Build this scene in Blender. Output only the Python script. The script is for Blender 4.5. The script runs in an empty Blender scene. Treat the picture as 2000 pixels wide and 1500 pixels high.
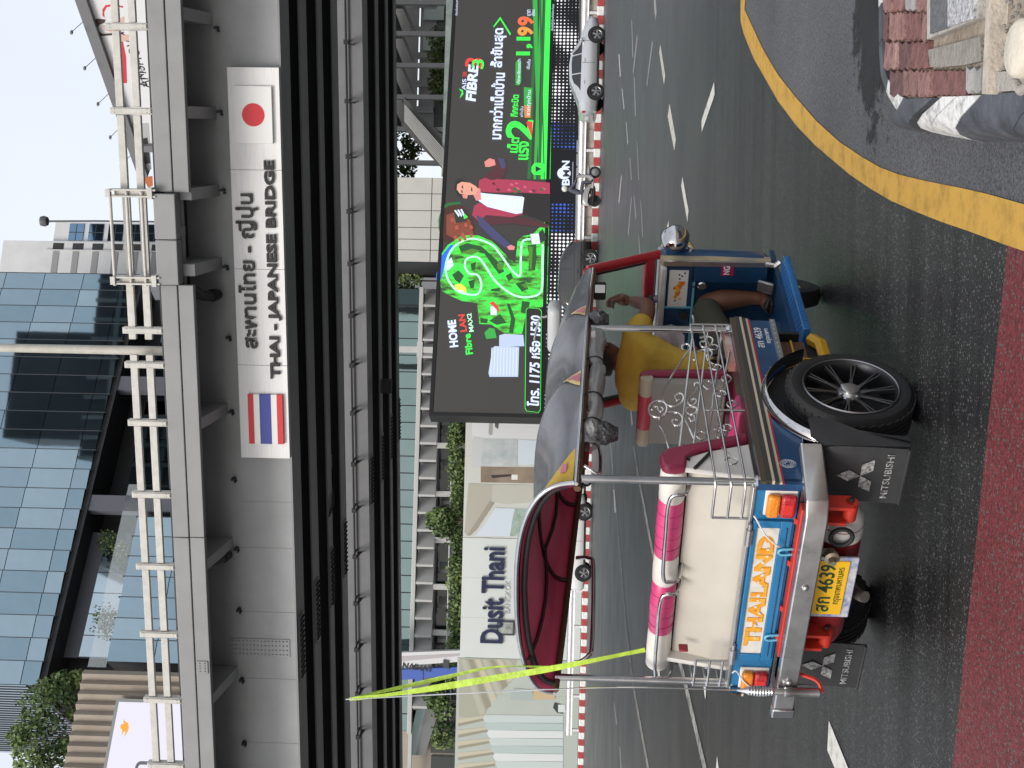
import bpy, bmesh, math, random
from mathutils import Vector, Matrix
random.seed(7)
S = bpy.context.scene
COL = S.collection
PI = math.pi
# ---------------------------------------------------------------- camera (a phone held upright, stored sideways)
FPX, CH, VH, ROLL = 2386.0, 1.45, 1100.0, math.atan(.02)
_p = math.atan((VH - 1000) / FPX)
FW = Vector((0, math.cos(_p), math.sin(_p)))
_u0 = Vector((0, -math.sin(_p), math.cos(_p)))
RT = Vector((1, 0, 0)) * math.cos(ROLL) + _u0 * math.sin(ROLL)
UP = _u0 * math.cos(ROLL) - Vector((1, 0, 0)) * math.sin(ROLL)
EYE = Vector((0, 0, CH))
cam_d = bpy.data.cameras.new('camera')
cam = bpy.data.objects.new('camera', cam_d)
COL.objects.link(cam)
S.camera = cam
cam_d.sensor_width = 36
cam_d.lens = 36 * FPX / 2000
cam_d.clip_start = .05
cam_d.clip_end = 2000
_m = Matrix((-UP, RT, -FW)).transposed().to_4x4()
_m.translation = EYE
cam.matrix_world = _m
# ---------------------------------------------------------------- sky, sun, exposure: bright overcast
W = bpy.data.worlds.new('World')
S.world = W
W.use_nodes = True
wn = W.node_tree
wn.nodes.clear()
_out = wn.nodes.new('ShaderNodeOutputWorld')
_add = wn.nodes.new('ShaderNodeAddShader')
_b1 = wn.nodes.new('ShaderNodeBackground')
_b2 = wn.nodes.new('ShaderNodeBackground')
_sky = wn.nodes.new('ShaderNodeTexSky')
_sky.sky_type = 'NISHITA'
_sky.sun_disc = False
SUN_EL, SUN_AZ = math.radians(42), math.radians(212)
_sky.sun_elevation = SUN_EL
_sky.sun_rotation = SUN_AZ
_sky.air_density = 1.0
_sky.dust_density = 4.0
_sky.ozone_density = 1.0
_b1.inputs[1].default_value = .05
_b2.inputs[1].default_value = .52
# a cloud layer: soft, barely visible mottling over the whole sky
_tc = wn.nodes.new('ShaderNodeTexCoord')
_ns = wn.nodes.new('ShaderNodeTexNoise')
_ns.inputs['Scale'].default_value = 1.6
_ns.inputs['Detail'].default_value = 4
_rp = wn.nodes.new('ShaderNodeValToRGB')
_rp.color_ramp.elements[0].position = .3
_rp.color_ramp.elements[0].color = (.84, .86, .89, 1)
_rp.color_ramp.elements[1].position = .7
_rp.color_ramp.elements[1].color = (1.05, 1.06, 1.07, 1)
wn.links.new(_tc.outputs['Generated'], _ns.inputs['Vector'])
wn.links.new(_ns.outputs['Fac'], _rp.inputs['Fac'])
wn.links.new(_rp.outputs['Color'], _b2.inputs[0])
wn.links.new(_sky.outputs[0], _b1.inputs[0])
wn.links.new(_b1.outputs[0], _add.inputs[0])
wn.links.new(_b2.outputs[0], _add.inputs[1])
wn.links.new(_add.outputs[0], _out.inputs[0])
sun_d = bpy.data.lights.new('sun', 'SUN')
sun_d.energy = 1.5
sun_d.angle = math.radians(22)
sun_d.color = (1, .965, .91)
sun = bpy.data.objects.new('sun', sun_d)
COL.objects.link(sun)
# sun_rotation is clockwise from +Y seen from above; the lamp shines from there
_sd = Vector((math.sin(SUN_AZ) * math.cos(SUN_EL), math.cos(SUN_AZ) * math.cos(SUN_EL), math.sin(SUN_EL)))
sun.rotation_euler = _sd.to_track_quat('Z', 'Y').to_euler()
S.view_settings.view_transform = 'Standard'
S.view_settings.look = 'None'
S.view_settings.exposure = 0.52
S.view_settings.gamma = 1
S.view_settings.use_curve_mapping = False
S.render.engine = 'CYCLES'
S.cycles.max_bounces = 6
S.cycles.transparent_max_bounces = 12
S.cycles.use_denoising = True

# ---------------------------------------------------------------- where the photograph's points lie in the place
def ray(x, y):
    return FW + RT * ((1500 - y - 750) / FPX) - UP * ((x - 1000) / FPX)
def GP(x, y, z=0.0):
    d = ray(x, y)
    return EYE + d * ((z - CH) / d.z)
def hit(x, y, p0, n):
    d = ray(x, y)
    return EYE + d * ((p0 - EYE).dot(n) / d.dot(n))
class Frame:
    """a local frame standing on the ground: x along, y away, z up"""
    def __init__(s, o, deg):
        s.o = Vector((o[0], o[1], 0)); s.r = math.radians(deg)
        s.ax = Vector((math.cos(s.r), math.sin(s.r), 0)); s.ay = Vector((-math.sin(s.r), math.cos(s.r), 0))
        s.M = Matrix.Translation(s.o) @ Matrix.Rotation(s.r, 4, 'Z')
    def px(s, x, y, d=0.0):
        P = hit(x, y, s.o + s.ay * d, s.ay)
        return (P - s.o).dot(s.ax), P.z
    def sx(s, x, y, xt):                      # on the plane local x = xt -> (y, z)
        P = hit(x, y, s.o + s.ax * xt, s.ax)
        return (P - s.o).dot(s.ay), P.z

# ---------------------------------------------------------------- materials
MATS = {}
def mat(name, col=(.5, .5, .5), rough=.5, metal=0.0, var=0.0, vs=4.0, bump=0.0, bs=30.0, emit=0.0, trans=0.0, alpha=1.0, coat=0.0, spec=.5, col2=None, ior=1.45, rvar=0.0, stretch=None):
    if name in MATS: return MATS[name]
    m = bpy.data.materials.new(name); m.use_nodes = True
    nt = m.node_tree; b = nt.nodes['Principled BSDF']; L = nt.links.new
    b.inputs['Base Color'].default_value = (*col, 1)
    b.inputs['Roughness'].default_value = rough
    b.inputs['Metallic'].default_value = metal
    b.inputs['Specular IOR Level'].default_value = spec
    b.inputs['IOR'].default_value = ior
    if coat: b.inputs['Coat Weight'].default_value = coat; b.inputs['Coat Roughness'].default_value = .08
    if trans: b.inputs['Transmission Weight'].default_value = trans
    if alpha < 1: b.inputs['Alpha'].default_value = alpha
    tc = nt.nodes.new('ShaderNodeTexCoord'); vec = tc.outputs['Object']
    if stretch:
        mp = nt.nodes.new('ShaderNodeMapping'); mp.inputs['Scale'].default_value = stretch
        L(vec, mp.inputs['Vector']); vec = mp.outputs['Vector']
    if var or col2:
        n = nt.nodes.new('ShaderNodeTexNoise'); n.inputs['Scale'].default_value = vs; n.inputs['Detail'].default_value = 6; n.inputs['Roughness'].default_value = .65
        L(vec, n.inputs['Vector'])
        r = nt.nodes.new('ShaderNodeValToRGB'); e = r.color_ramp.elements
        e[0].position = .32; e[1].position = .68
        c2 = col2 if col2 else tuple(min(1, c * (1 + var)) for c in col)
        c1 = col if col2 else tuple(c * (1 - var) for c in col)
        e[0].color = (*c1, 1); e[1].color = (*c2, 1)
        L(n.outputs['Fac'], r.inputs['Fac'])
        L(r.outputs['Color'], b.inputs['Base Color'])
        if rvar:
            mr = nt.nodes.new('ShaderNodeMapRange'); mr.inputs[3].default_value = max(0, rough - rvar); mr.inputs[4].default_value = min(1, rough + rvar)
            L(n.outputs['Fac'], mr.inputs[0]); L(mr.outputs[0], b.inputs['Roughness'])
    if bump:
        n2 = nt.nodes.new('ShaderNodeTexNoise'); n2.inputs['Scale'].default_value = bs; n2.inputs['Detail'].default_value = 4
        L(vec, n2.inputs['Vector'])
        bp = nt.nodes.new('ShaderNodeBump'); bp.inputs['Strength'].default_value = bump; bp.inputs['Distance'].default_value = .02
        L(n2.outputs['Fac'], bp.inputs['Height']); L(bp.outputs['Normal'], b.inputs['Normal'])
    if emit:
        b.inputs['Emission Color'].default_value = (*col, 1); b.inputs['Emission Strength'].default_value = emit
    MATS[name] = m
    return m
def led(name, col, k=1.0):
    """a lit patch of a display"""
    if name in MATS: return MATS[name]
    m = mat(name, (.012, .012, .012), .45)
    b = m.node_tree.nodes['Principled BSDF']
    b.inputs['Emission Color'].default_value = (*col, 1); b.inputs['Emission Strength'].default_value = k
    return m

# ---------------------------------------------------------------- mesh builder
class B:
    def __init__(s): s.v = []; s.f = []; s.mi = []; s.cur = 0
    def add(s, vs, fs):
        o = len(s.v); s.v += [tuple(q) for q in vs]
        for q in fs: s.f.append([o + i for i in q]); s.mi.append(s.cur)
        return s
    def box(s, c, d, M=None):
        x, y, z = d[0] / 2, d[1] / 2, d[2] / 2
        vs = [Vector((i * x, j * y, k * z)) for k in (-1, 1) for j in (-1, 1) for i in (-1, 1)]
        if M: vs = [M @ q for q in vs]
        vs = [q + Vector(c) for q in vs]
        return s.add(vs, [(0, 2, 3, 1), (4, 5, 7, 6), (0, 1, 5, 4), (2, 6, 7, 3), (0, 4, 6, 2), (1, 3, 7, 5)])
    def bx(s, x0, x1, y0, y1, z0, z1):
        return s.box(((x0 + x1) / 2, (y0 + y1) / 2, (z0 + z1) / 2), (abs(x1 - x0), abs(y1 - y0), abs(z1 - z0)))
    def prism(s, poly, h0, h1, plane='xz'):
        """poly in a plane, extruded along the third axis"""
        f = {'xz': lambda a, b, h: (a, h, b), 'xy': lambda a, b, h: (a, b, h), 'yz': lambda a, b, h: (h, a, b)}[plane]
        n = len(poly)
        vs = [f(a, b, h0) for a, b in poly] + [f(a, b, h1) for a, b in poly]
        area = sum(poly[i][0] * poly[(i + 1) % n][1] - poly[(i + 1) % n][0] * poly[i][1] for i in range(n))
        fl = (area > 0) == (h1 > h0)
        if plane == 'xz': fl = not fl
        lo, hi = list(range(n)), list(range(n, 2 * n))
        fs = [lo[::-1] if fl else lo, hi if fl else hi[::-1]]
        for i in range(n):
            j = (i + 1) % n
            fs.append((i, j, n + j, n + i) if fl else (i, n + i, n + j, j))
        return s.add(vs, fs)
    def tube(s, pts, r, n=8, closed=False, r2=None, caps=True):
        pts = [Vector(q) for q in pts]; k = len(pts)
        rs = r if isinstance(r, (list, tuple)) else [r] * k
        vs = []; fs = []; prev = None
        for i, q in enumerate(pts):
            a = pts[(i - 1) % k] if (closed or i > 0) else q
            c = pts[(i + 1) % k] if (closed or i < k - 1) else q
            t = (c - a)
            t = t.normalized() if t.length > 1e-9 else Vector((0, 0, 1))
            if prev is None:
                prev = t.orthogonal().normalized()
            prev = (prev - t * prev.dot(t))
            prev = prev.normalized() if prev.length > 1e-6 else t.orthogonal().normalized()
            bn = t.cross(prev)
            for j in range(n):
                w = 2 * PI * j / n
                vs.append(q + (prev * math.cos(w) + bn * math.sin(w)) * rs[i])
        for i in range(k if closed else k - 1):
            for j in range(n):
                a = i * n + j; b_ = i * n + (j + 1) % n; i2 = (i + 1) % k
                fs.append((a, b_, i2 * n + (j + 1) % n, i2 * n + j))
        if not closed and caps:
            fs.append(tuple(range(n))[::-1]); fs.append(tuple((k - 1) * n + j for j in range(n)))
        return s.add(vs, fs)
    def lathe(s, prof, n=24, M=None, closed=False, caps=True):
        """profile of (radius, height) turned about local z"""
        vs = []; fs = []; k = len(prof)
        for r, z in prof:
            for j in range(n):
                w = 2 * PI * j / n; q = Vector((r * math.cos(w), r * math.sin(w), z)); vs.append(M @ q if M else q)
        for i in range(k if closed else k - 1):
            i2 = (i + 1) % k
            for j in range(n):
                j2 = (j + 1) % n; fs.append((i * n + j, i * n + j2, i2 * n + j2, i2 * n + j))
        if not closed and caps:
            if prof[0][0] > 1e-5: fs.append(tuple(range(n))[::-1])
            if prof[-1][0] > 1e-5: fs.append(tuple((k - 1) * n + j for j in range(n)))
        return s.add(vs, fs)
    def grid(s, rows, wrap=False):
        m = len(rows[0]); o = [q for r in rows for q in r]; fs = []
        for i in range(len(rows) - 1):
            for j in range(m if wrap else m - 1):
                j2 = (j + 1) % m; fs.append((i * m + j, i * m + j2, (i + 1) * m + j2, (i + 1) * m + j))
        return s.add(o, fs)
    def ball(s, c, r, n=12, k=7, M=None):
        rx, ry, rz = r if isinstance(r, (tuple, list)) else (r, r, r)
        rows = []
        for i in range(k + 1):
            a = -PI / 2 + PI * i / k
            row = []
            for j in range(n):
                w = 2 * PI * j / n
                q = Vector((rx * math.cos(a) * math.cos(w), ry * math.cos(a) * math.sin(w), rz * math.sin(a)))
                row.append((M @ q if M else q) + Vector(c))
            rows.append(row)
        return s.grid(rows, True)
    def mesh(s, name):
        me = bpy.data.meshes.new(name); me.from_pydata(s.v, [], s.f); return me
    def build(s, name, mats, parent=None, smooth=0, bevel=0, label=None, kind=None, loc=None, seg=2):
        me = s.mesh(name)
        for m in (mats if isinstance(mats, (list, tuple)) else [mats]): me.materials.append(m)
        if any(s.mi): me.polygons.foreach_set('material_index', s.mi)
        if smooth:
            me.polygons.foreach_set('use_smooth', [True] * len(me.polygons))
            me.update(); me.set_sharp_from_angle(angle=math.radians(smooth if smooth > 1 else 40))
        me.update()
        o = bpy.data.objects.new(name, me); COL.objects.link(o)
        if parent: o.parent = parent
        if loc is not None: o.location = loc
        if bevel:
            b = o.modifiers.new('bevel', 'BEVEL'); b.width = bevel; b.segments = seg; b.limit_method = 'ANGLE'; b.angle_limit = math.radians(40)
            me.polygons.foreach_set('use_smooth', [True] * len(me.polygons)); me.update(); me.set_sharp_from_angle(angle=math.radians(50)); b.harden_normals = False
        if label: o['label'] = label
        if kind: o['kind'] = kind
        return o
def tag(o, label, cat, group=None):
    o['label'] = label; o['category'] = cat
    if group: o['group'] = group
    return o
def thing(name, label, cat, M=None, group=None):
    o = bpy.data.objects.new(name, None); COL.objects.link(o); o.empty_display_size = .1
    if M is not None: o.matrix_world = M
    return tag(o, label, cat, group)
def sub(name, parent, loc=(0, 0, 0), rot=None):
    o = bpy.data.objects.new(name, None); COL.objects.link(o); o.parent = parent; o.location = loc; o.empty_display_size = .05
    if rot: o.rotation_euler = rot
    return o
def dup(o, parent=None, loc=None, rot=None, scale=None):
    c = o.copy(); COL.objects.link(c); c.parent = parent if parent is not None else o.parent
    if loc is not None: c.location = loc
    if rot is not None: c.rotation_euler = rot
    if scale is not None: c.scale = scale
    for ch in list(o.children): dup(ch, c)
    return c
def struct(o): o['kind'] = 'structure'; return o

# which way a flat print faces: text (x right, y up, z out) -> local axes
FRONT = Matrix(((1, 0, 0), (0, 0, -1), (0, 1, 0))).to_4x4()             # seen looking along +y
REAR = Matrix(((0, 0, -1), (-1, 0, 0), (0, 1, 0))).to_4x4()             # seen looking along +x
FLAT = Matrix.Identity(4)
def text(name, s, m, parent, c, w=None, h=None, ext=.004, off=0.0, shear=0.0, face=FRONT, rot=0.0, kind=None, split=None):
    """lettering cut from the built-in font, fitted into a w x h box centred on c"""
    cu = bpy.data.curves.new('t', 'FONT'); cu.body = s; cu.size = 1; cu.extrude = 0; cu.offset = off; cu.shear = shear; cu.resolution_u = 3
    ob = bpy.data.objects.new('t', cu)
    me0 = ob.to_mesh()
    vs = [Vector(q.co) for q in me0.vertices]; fs = [tuple(p.vertices) for p in me0.polygons]
    ob.to_mesh_clear(); bpy.data.objects.remove(ob); bpy.data.curves.remove(cu)
    if not vs: return None
    x0 = min(q.x for q in vs); x1 = max(q.x for q in vs); y0 = min(q.y for q in vs); y1 = max(q.y for q in vs)
    kx = w / (x1 - x0) if w else None; ky = h / (y1 - y0) if h else None
    kx = kx or ky; ky = ky or kx
    flat = [((q.x - (x0 + x1) / 2) * kx, (q.y - (y0 + y1) / 2) * ky) for q in vs]
    if split:
        par = list(range(len(flat)))
        def root(i):
            while par[i] != i: par[i] = par[par[i]]; i = par[i]
            return i
        for q in fs:
            for i in q[1:]: par[root(i)] = root(q[0])
        grp = {}
        for i in range(len(flat)): grp.setdefault(root(i), []).append(i)
        iv = sorted([min(flat[i][0] for i in g), max(flat[i][0] for i in g), set(g)] for g in grp.values())
        mg = []
        for a0, a1, g in iv:
            if mg and a0 < mg[-1][1] - .35 * min(a1 - a0, mg[-1][1] - mg[-1][0]): mg[-1][1] = max(mg[-1][1], a1); mg[-1][2] |= g
            else: mg.append([a0, a1, set(g)])
        sets = [g for _, _, g in mg]
    else: sets = [None]
    R = Matrix.Rotation(rot, 4, 'Z')
    pos = lambda a, z: face @ (R @ Vector((a[0], a[1], z))) + Vector(c)
    o = None
    for g in sets:
        ids = sorted(g) if g else range(len(flat)); mp = {q: i for i, q in enumerate(ids)}; n = len(mp)
        fl = [flat[i] for i in ids]; ff = [tuple(mp[i] for i in q) for q in fs if q[0] in mp]; b = B()
        edges = {}
        for q in ff:
            for i in range(len(q)): edges[(q[i], q[(i + 1) % len(q)])] = 1
        rim = [e for e in edges if (e[1], e[0]) not in edges]
        b.add([pos(a, ext) for a in fl] + [pos(a, 0) for a in fl], ff + [(e[1], e[0], n + e[0], n + e[1]) for e in rim])
        o = b.build(split or name, m, parent, kind=kind)
    return o
def flatpoly(name, poly, m, parent, d=0.0, ext=.004, face='xz', kind=None):
    return B().prism(poly, d, d - ext, face).build(name, m, parent, kind=kind)
def arc(cx, cy, r, a0, a1, n=12):
    return [(cx + r * math.cos(math.radians(a0 + (a1 - a0) * i / n)), cy + r * math.sin(math.radians(a0 + (a1 - a0) * i / n))) for i in range(n + 1)]
def spline(pts, n=6, closed=False):
    """Catmull-Rom through points"""
    P = [Vector(q) for q in pts]; k = len(P); out = []
    for i in range(k if closed else k - 1):
        p1, p2 = P[i], P[(i + 1) % k]
        p0 = P[(i - 1) % k] if (closed or i > 0) else p1 * 2 - p2
        p3 = P[(i + 2) % k] if (closed or i < k - 2) else p2 * 2 - p1
        for j in range(n):
            t = j / n
            out.append(.5 * (2 * p1 + (p2 - p0) * t + (2 * p0 - 5 * p1 + 4 * p2 - p3) * t * t + (3 * p1 - p0 - 3 * p2 + p3) * t ** 3))
    if not closed: out.append(P[-1])
    return out
def leaves(b, c, r, n, size, flat=.5, shell=.35):
    """n leaf blades spread through an ellipsoid"""
    c = Vector(c)
    for _ in range(n):
        while True:
            q = Vector((random.uniform(-1, 1), random.uniform(-1, 1), random.uniform(-1, 1)))
            if shell < q.length < 1: break
        p = c + Vector((q.x * r[0], q.y * r[1], q.z * r[2]))
        a = Vector((random.gauss(0, 1), random.gauss(0, 1), random.gauss(0, flat))).normalized()
        t = a.orthogonal().normalized(); t = Matrix.Rotation(random.uniform(0, 6.3), 3, a) @ t
        s_ = size * random.uniform(.6, 1.3); w = a.cross(t) * s_ * .35; l = t * s_
        o = len(b.v)
        b.v += [tuple(p - l * .5), tuple(p + w), tuple(p + l * .5), tuple(p - w)]
        b.f.append([o, o + 1, o + 2, o + 3]); b.mi.append(b.cur)
# ================================================================ ground, road, markings
def asphalt(name, c0, c1, rough, streak=0.0, ang=0.0):
    m = bpy.data.materials.new(name); m.use_nodes = True; nt = m.node_tree; b = nt.nodes['Principled BSDF']; L = nt.links.new
    tc = nt.nodes.new('ShaderNodeTexCoord'); vec = tc.outputs['Object']
    big = nt.nodes.new('ShaderNodeTexNoise'); big.inputs['Scale'].default_value = .55; big.inputs['Detail'].default_value = 5; L(vec, big.inputs['Vector'])
    fine = nt.nodes.new('ShaderNodeTexNoise'); fine.inputs['Scale'].default_value = 85; fine.inputs['Detail'].default_value = 3; fine.inputs['Roughness'].default_value = .8; L(vec, fine.inputs['Vector'])
    vor = nt.nodes.new('ShaderNodeTexVoronoi'); vor.inputs['Scale'].default_value = 80; L(vec, vor.inputs['Vector'])
    r1 = nt.nodes.new('ShaderNodeValToRGB'); e = r1.color_ramp.elements; e[0].position = .36; e[1].position = .66; e[0].color = (*c0, 1); e[1].color = (*c1, 1); L(big.outputs['Fac'], r1.inputs['Fac'])
    r2 = nt.nodes.new('ShaderNodeValToRGB'); e = r2.color_ramp.elements; e[0].position = .34; e[0].color = (.35, .35, .35, 1); e[1].position = .68; e[1].color = (1.9, 1.9, 1.9, 1); L(fine.outputs['Fac'], r2.inputs['Fac'])
    mx = nt.nodes.new('ShaderNodeMix'); mx.data_type = 'RGBA'; mx.blend_type = 'MULTIPLY'; mx.inputs['Factor'].default_value = 1
    L(r1.outputs['Color'], mx.inputs['A']); L(r2.outputs['Color'], mx.inputs['B'])
    # pale chips of aggregate
    hs = nt.nodes.new('ShaderNodeMath'); hs.operation = 'GREATER_THAN'; hs.inputs[1].default_value = .78
    sep = nt.nodes.new('ShaderNodeSeparateColor'); L(vor.outputs['Color'], sep.inputs[0]); L(sep.outputs[0], hs.inputs[0])
    dd = nt.nodes.new('ShaderNodeMath'); dd.operation = 'LESS_THAN'; dd.inputs[1].default_value = .42; L(vor.outputs['Distance'], dd.inputs[0])
    ml = nt.nodes.new('ShaderNodeMath'); ml.operation = 'MULTIPLY'; L(hs.outputs[0], ml.inputs[0]); L(dd.outputs[0], ml.inputs[1])
    mx2 = nt.nodes.new('ShaderNodeMix'); mx2.data_type = 'RGBA'; L(ml.outputs[0], mx2.inputs['Factor']); L(mx.outputs['Result'], mx2.inputs['A']); mx2.inputs['B'].default_value = (.085, .085, .083, 1)
    cur = mx2.outputs['Result']
    if streak:
        mp = nt.nodes.new('ShaderNodeMapping'); mp.inputs['Rotation'].default_value = (0, 0, -ang); mp.inputs['Scale'].default_value = (.06, 5.0, 1); L(vec, mp.inputs['Vector'])
        sn = nt.nodes.new('ShaderNodeTexNoise'); sn.inputs['Scale'].default_value = 1; sn.inputs['Detail'].default_value = 5; sn.inputs['Roughness'].default_value = .7; L(mp.outputs[0], sn.inputs['Vector'])
        r3 = nt.nodes.new('ShaderNodeValToRGB'); e = r3.color_ramp.elements; e[0].position = .38; e[0].color = (1 - streak,) * 3 + (1,); e[1].position = .62; e[1].color = (1 + streak * 1.3,) * 3 + (1,); L(sn.outputs['Fac'], r3.inputs['Fac'])
        mx3 = nt.nodes.new('ShaderNodeMix'); mx3.data_type = 'RGBA'; mx3.blend_type = 'MULTIPLY'; mx3.inputs['Factor'].default_value = 1; L(cur, mx3.inputs['A']); L(r3.outputs['Color'], mx3.inputs['B']); cur = mx3.outputs['Result']
    L(cur, b.inputs['Base Color'])
    mr = nt.nodes.new('ShaderNodeMapRange'); mr.inputs[3].default_value = rough - .1; mr.inputs[4].default_value = rough + .12; L(big.outputs['Fac'], mr.inputs[0]); L(mr.outputs[0], b.inputs['Roughness'])
    bp = nt.nodes.new('ShaderNodeBump'); bp.inputs['Strength'].default_value = .55; bp.inputs['Distance'].default_value = .006; L(fine.outputs['Fac'], bp.inputs['Height']); L(bp.outputs['Normal'], b.inputs['Normal'])
    return m
KA = math.radians(-16.3)
M_road = asphalt('asphalt', (.0115, .0118, .0125), (.019, .0195, .0205), .36, .42, KA)
M_old = asphalt('old_asphalt', (.055, .057, .063), (.088, .09, .098), .75)
def paint(name, col, wear=.25, sc=14.0, dark=.35):
    """road paint, worn through in small patches"""
    m = mat(name, col, .6); nt = m.node_tree; b = nt.nodes['Principled BSDF']; L = nt.links.new
    tc = nt.nodes.new('ShaderNodeTexCoord'); n = nt.nodes.new('ShaderNodeTexNoise'); n.inputs['Scale'].default_value = sc; n.inputs['Detail'].default_value = 8; n.inputs['Roughness'].default_value = .75
    L(tc.outputs['Object'], n.inputs['Vector'])
    r = nt.nodes.new('ShaderNodeValToRGB'); e = r.color_ramp.elements
    e[0].position = wear; e[0].color = (*[c * dark for c in col], 1); e[1].position = wear + .2; e[1].color = (*col, 1)
    L(n.outputs['Fac'], r.inputs['Fac']); L(r.outputs['Color'], b.inputs['Base Color'])
    f2 = nt.nodes.new('ShaderNodeTexNoise'); f2.inputs['Scale'].default_value = 110; L(tc.outputs['Object'], f2.inputs['Vector'])
    bp = nt.nodes.new('ShaderNodeBump'); bp.inputs['Strength'].default_value = .4; bp.inputs['Distance'].default_value = .005; L(f2.outputs['Fac'], bp.inputs['Height']); L(bp.outputs['Normal'], b.inputs['Normal'])
    return m
M_white = paint('white_road_paint', (.62, .61, .57), .3, 9)
M_wworn = paint('worn_white_paint', (.40, .395, .37), .42, 5, .3)
M_yel = paint('yellow_road_paint', (.49, .285, .05), .33, 7, .6)
M_redroad = asphalt('red_asphalt', (.10, .014, .017), (.135, .022, .024), .6)
struct(B().add([(-500, -60, 0), (500, -60, 0), (500, 900, 0), (-500, 900, 0)], [(0, 1, 2, 3)]).build('road', M_road))
def sheet(name, pix, m, z=.004):
    vs = [GP(x, y, z) for x, y in pix]
    return B().add(vs, [tuple(range(len(vs)))]).build(name, m)
def strip(name, left, right, m, z=.004):
    vs = [GP(x, y, z) for x, y in left] + [GP(x, y, z) for x, y in right]; n = len(left)
    return B().add(vs, [(i, i + 1, n + i + 1, n + i) for i in range(n - 1)]).build(name, m)
# paler, older surface inside the yellow line
yl = [(155, 0), (155, 140), (175, 220), (240, 380), (320, 520), (400, 660), (520, 820), (640, 945), (760, 1048), (870, 1140), (1000, 1228), (1130, 1305), (1300, 1380), (1450, 1440), (1640, 1505), (1895, 1600), (2200, 1700)]
yr = [(190, -60), (180, 60), (212, 130), (300, 320), (400, 490), (520, 640), (650, 790), (800, 925), (950, 1025), (1060, 1088), (1180, 1135), (1300, 1165), (1420, 1190), (1580, 1222), (1750, 1260), (2000, 1330), (2300, 1420)]
cv = lambda l: [(1400 + a / 3.3333, b / 3.3333) for a, b in l]
yl, yr = cv(yl), cv(yr)
far = [(1440 + i * 2, -60 - i * 2) for i in range(17)]
struct(sheet('old_road_surface', yr[1:] + [(2200, 420), (2200, -300), (1700, -300), (1454, -60), (1453, 0)], M_old, .003))
struct(strip('yellow_edge_line', yl, yr, M_yel, .008))
struct(strip('yellow_edge_line', [(1452, 0), (1446.5, -20), (1440, -50), (1430, -90)], [(1459.5, 0), (1460.5, -20), (1470, -50), (1482, -90)], M_yel, .009))
struct(sheet('red_lane', [(1968, 478), (1930, 830), (1897, 1150), (1860, 1500), (1850, 1620), (2600, 1900), (2600, 300), (2300, 440)], M_redroad, .005))
q = lambda l: [(1180 + a / 3.125, b / 3.125) for a, b in l]
q2 = lambda l: [(1150 + a / 2.6667, 1300 + b / 2.6667) for a, b in l]
dashes = [q(l) for l in (
    [(303, -40), (314, -40), (320, 75), (314, 125), (305, 60)], [(166, 115), (171, 130), (178, 340), (173, 357)], [(200, 205), (205, 230), (180, 455), (175, 435)],
    [(293, 243), (298, 265), (262, 532), (258, 510)], [(343, 265), (373, 462), (365, 520), (336, 320)], [(400, 633), (438, 850), (428, 920), (387, 710)],
    [(671, 500), (674, 580), (595, 807), (594, 735)], [(478, 1078), (515, 1285), (508, 1355), (470, 1135)], [(394, 1345), (396, 1405), (365, 1490), (340, 1530)],
    [(88, 325), (93, 335), (101, 465), (97, 470)], [(107, 535), (112, 545), (124, 660), (119, 672)], [(132, 735), (138, 748), (148, 872), (142, 887)],
    [(181, 458), (187, 480), (194, 700), (188, 718)], [(198, 855), (203, 880), (214, 1090), (208, 1105)], [(155, 958), (160, 970), (169, 1090), (164, 1104)],
    [(105, 1058), (108, 1080), (92, 1245), (87, 1235)], [(179, 1188), (185, 1205), (197, 1325), (191, 1342)], [(166, 1192), (169, 1215), (149, 1440), (144, 1425)],
    [(220, 1212), (226, 1235), (238, 1435), (232, 1452)], [(208, 1432), (213, 1440), (222, 1540), (215, 1560)])]
dashes += [q2(l) for l in ([(1250, 287), (1350, 533), (1420, 700), (1330, 700), (1280, 533), (1242, 440)], [(602, 40), (612, 60), (609, 160), (606, 178), (596, 100)], [(668, 470), (680, 560), (690, 640), (660, 620), (663, 530)],
    [(130, 190), (134, 200), (147, 300), (143, 312)], [(158, 418), (164, 430), (174, 560), (166, 560)])]
dashes += [[(1198, 955), (1200, 958), (1203, 1000), (1200.5, 1002)], [(1229, 775), (1231, 778), (1236, 828), (1233.5, 832)], [(1280, 1250), (1283, 1256), (1290, 1330), (1286, 1336)]]
for d in dashes: struct(sheet('white_lane_dash', d, M_white, .0045))
struct(strip('white_lane_line', [(1236, 870), (1244, 925), (1271, 1072), (1336, 1340), (1372.5, 1500), (1400, 1620)], [(1238.5, 868), (1247, 923), (1275.5, 1070), (1342.5, 1338), (1380, 1500), (1410, 1620)], M_wworn, .0055))
struct(strip('white_lane_line', [(1190, 850), (1207, 1047), (1221, 1222), (1235, 1340), (1263.5, 1500), (1290, 1620)], [(1191.5, 850), (1209, 1047), (1224, 1222), (1239, 1340), (1268, 1500), (1295, 1620)], M_wworn, .006))

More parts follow.
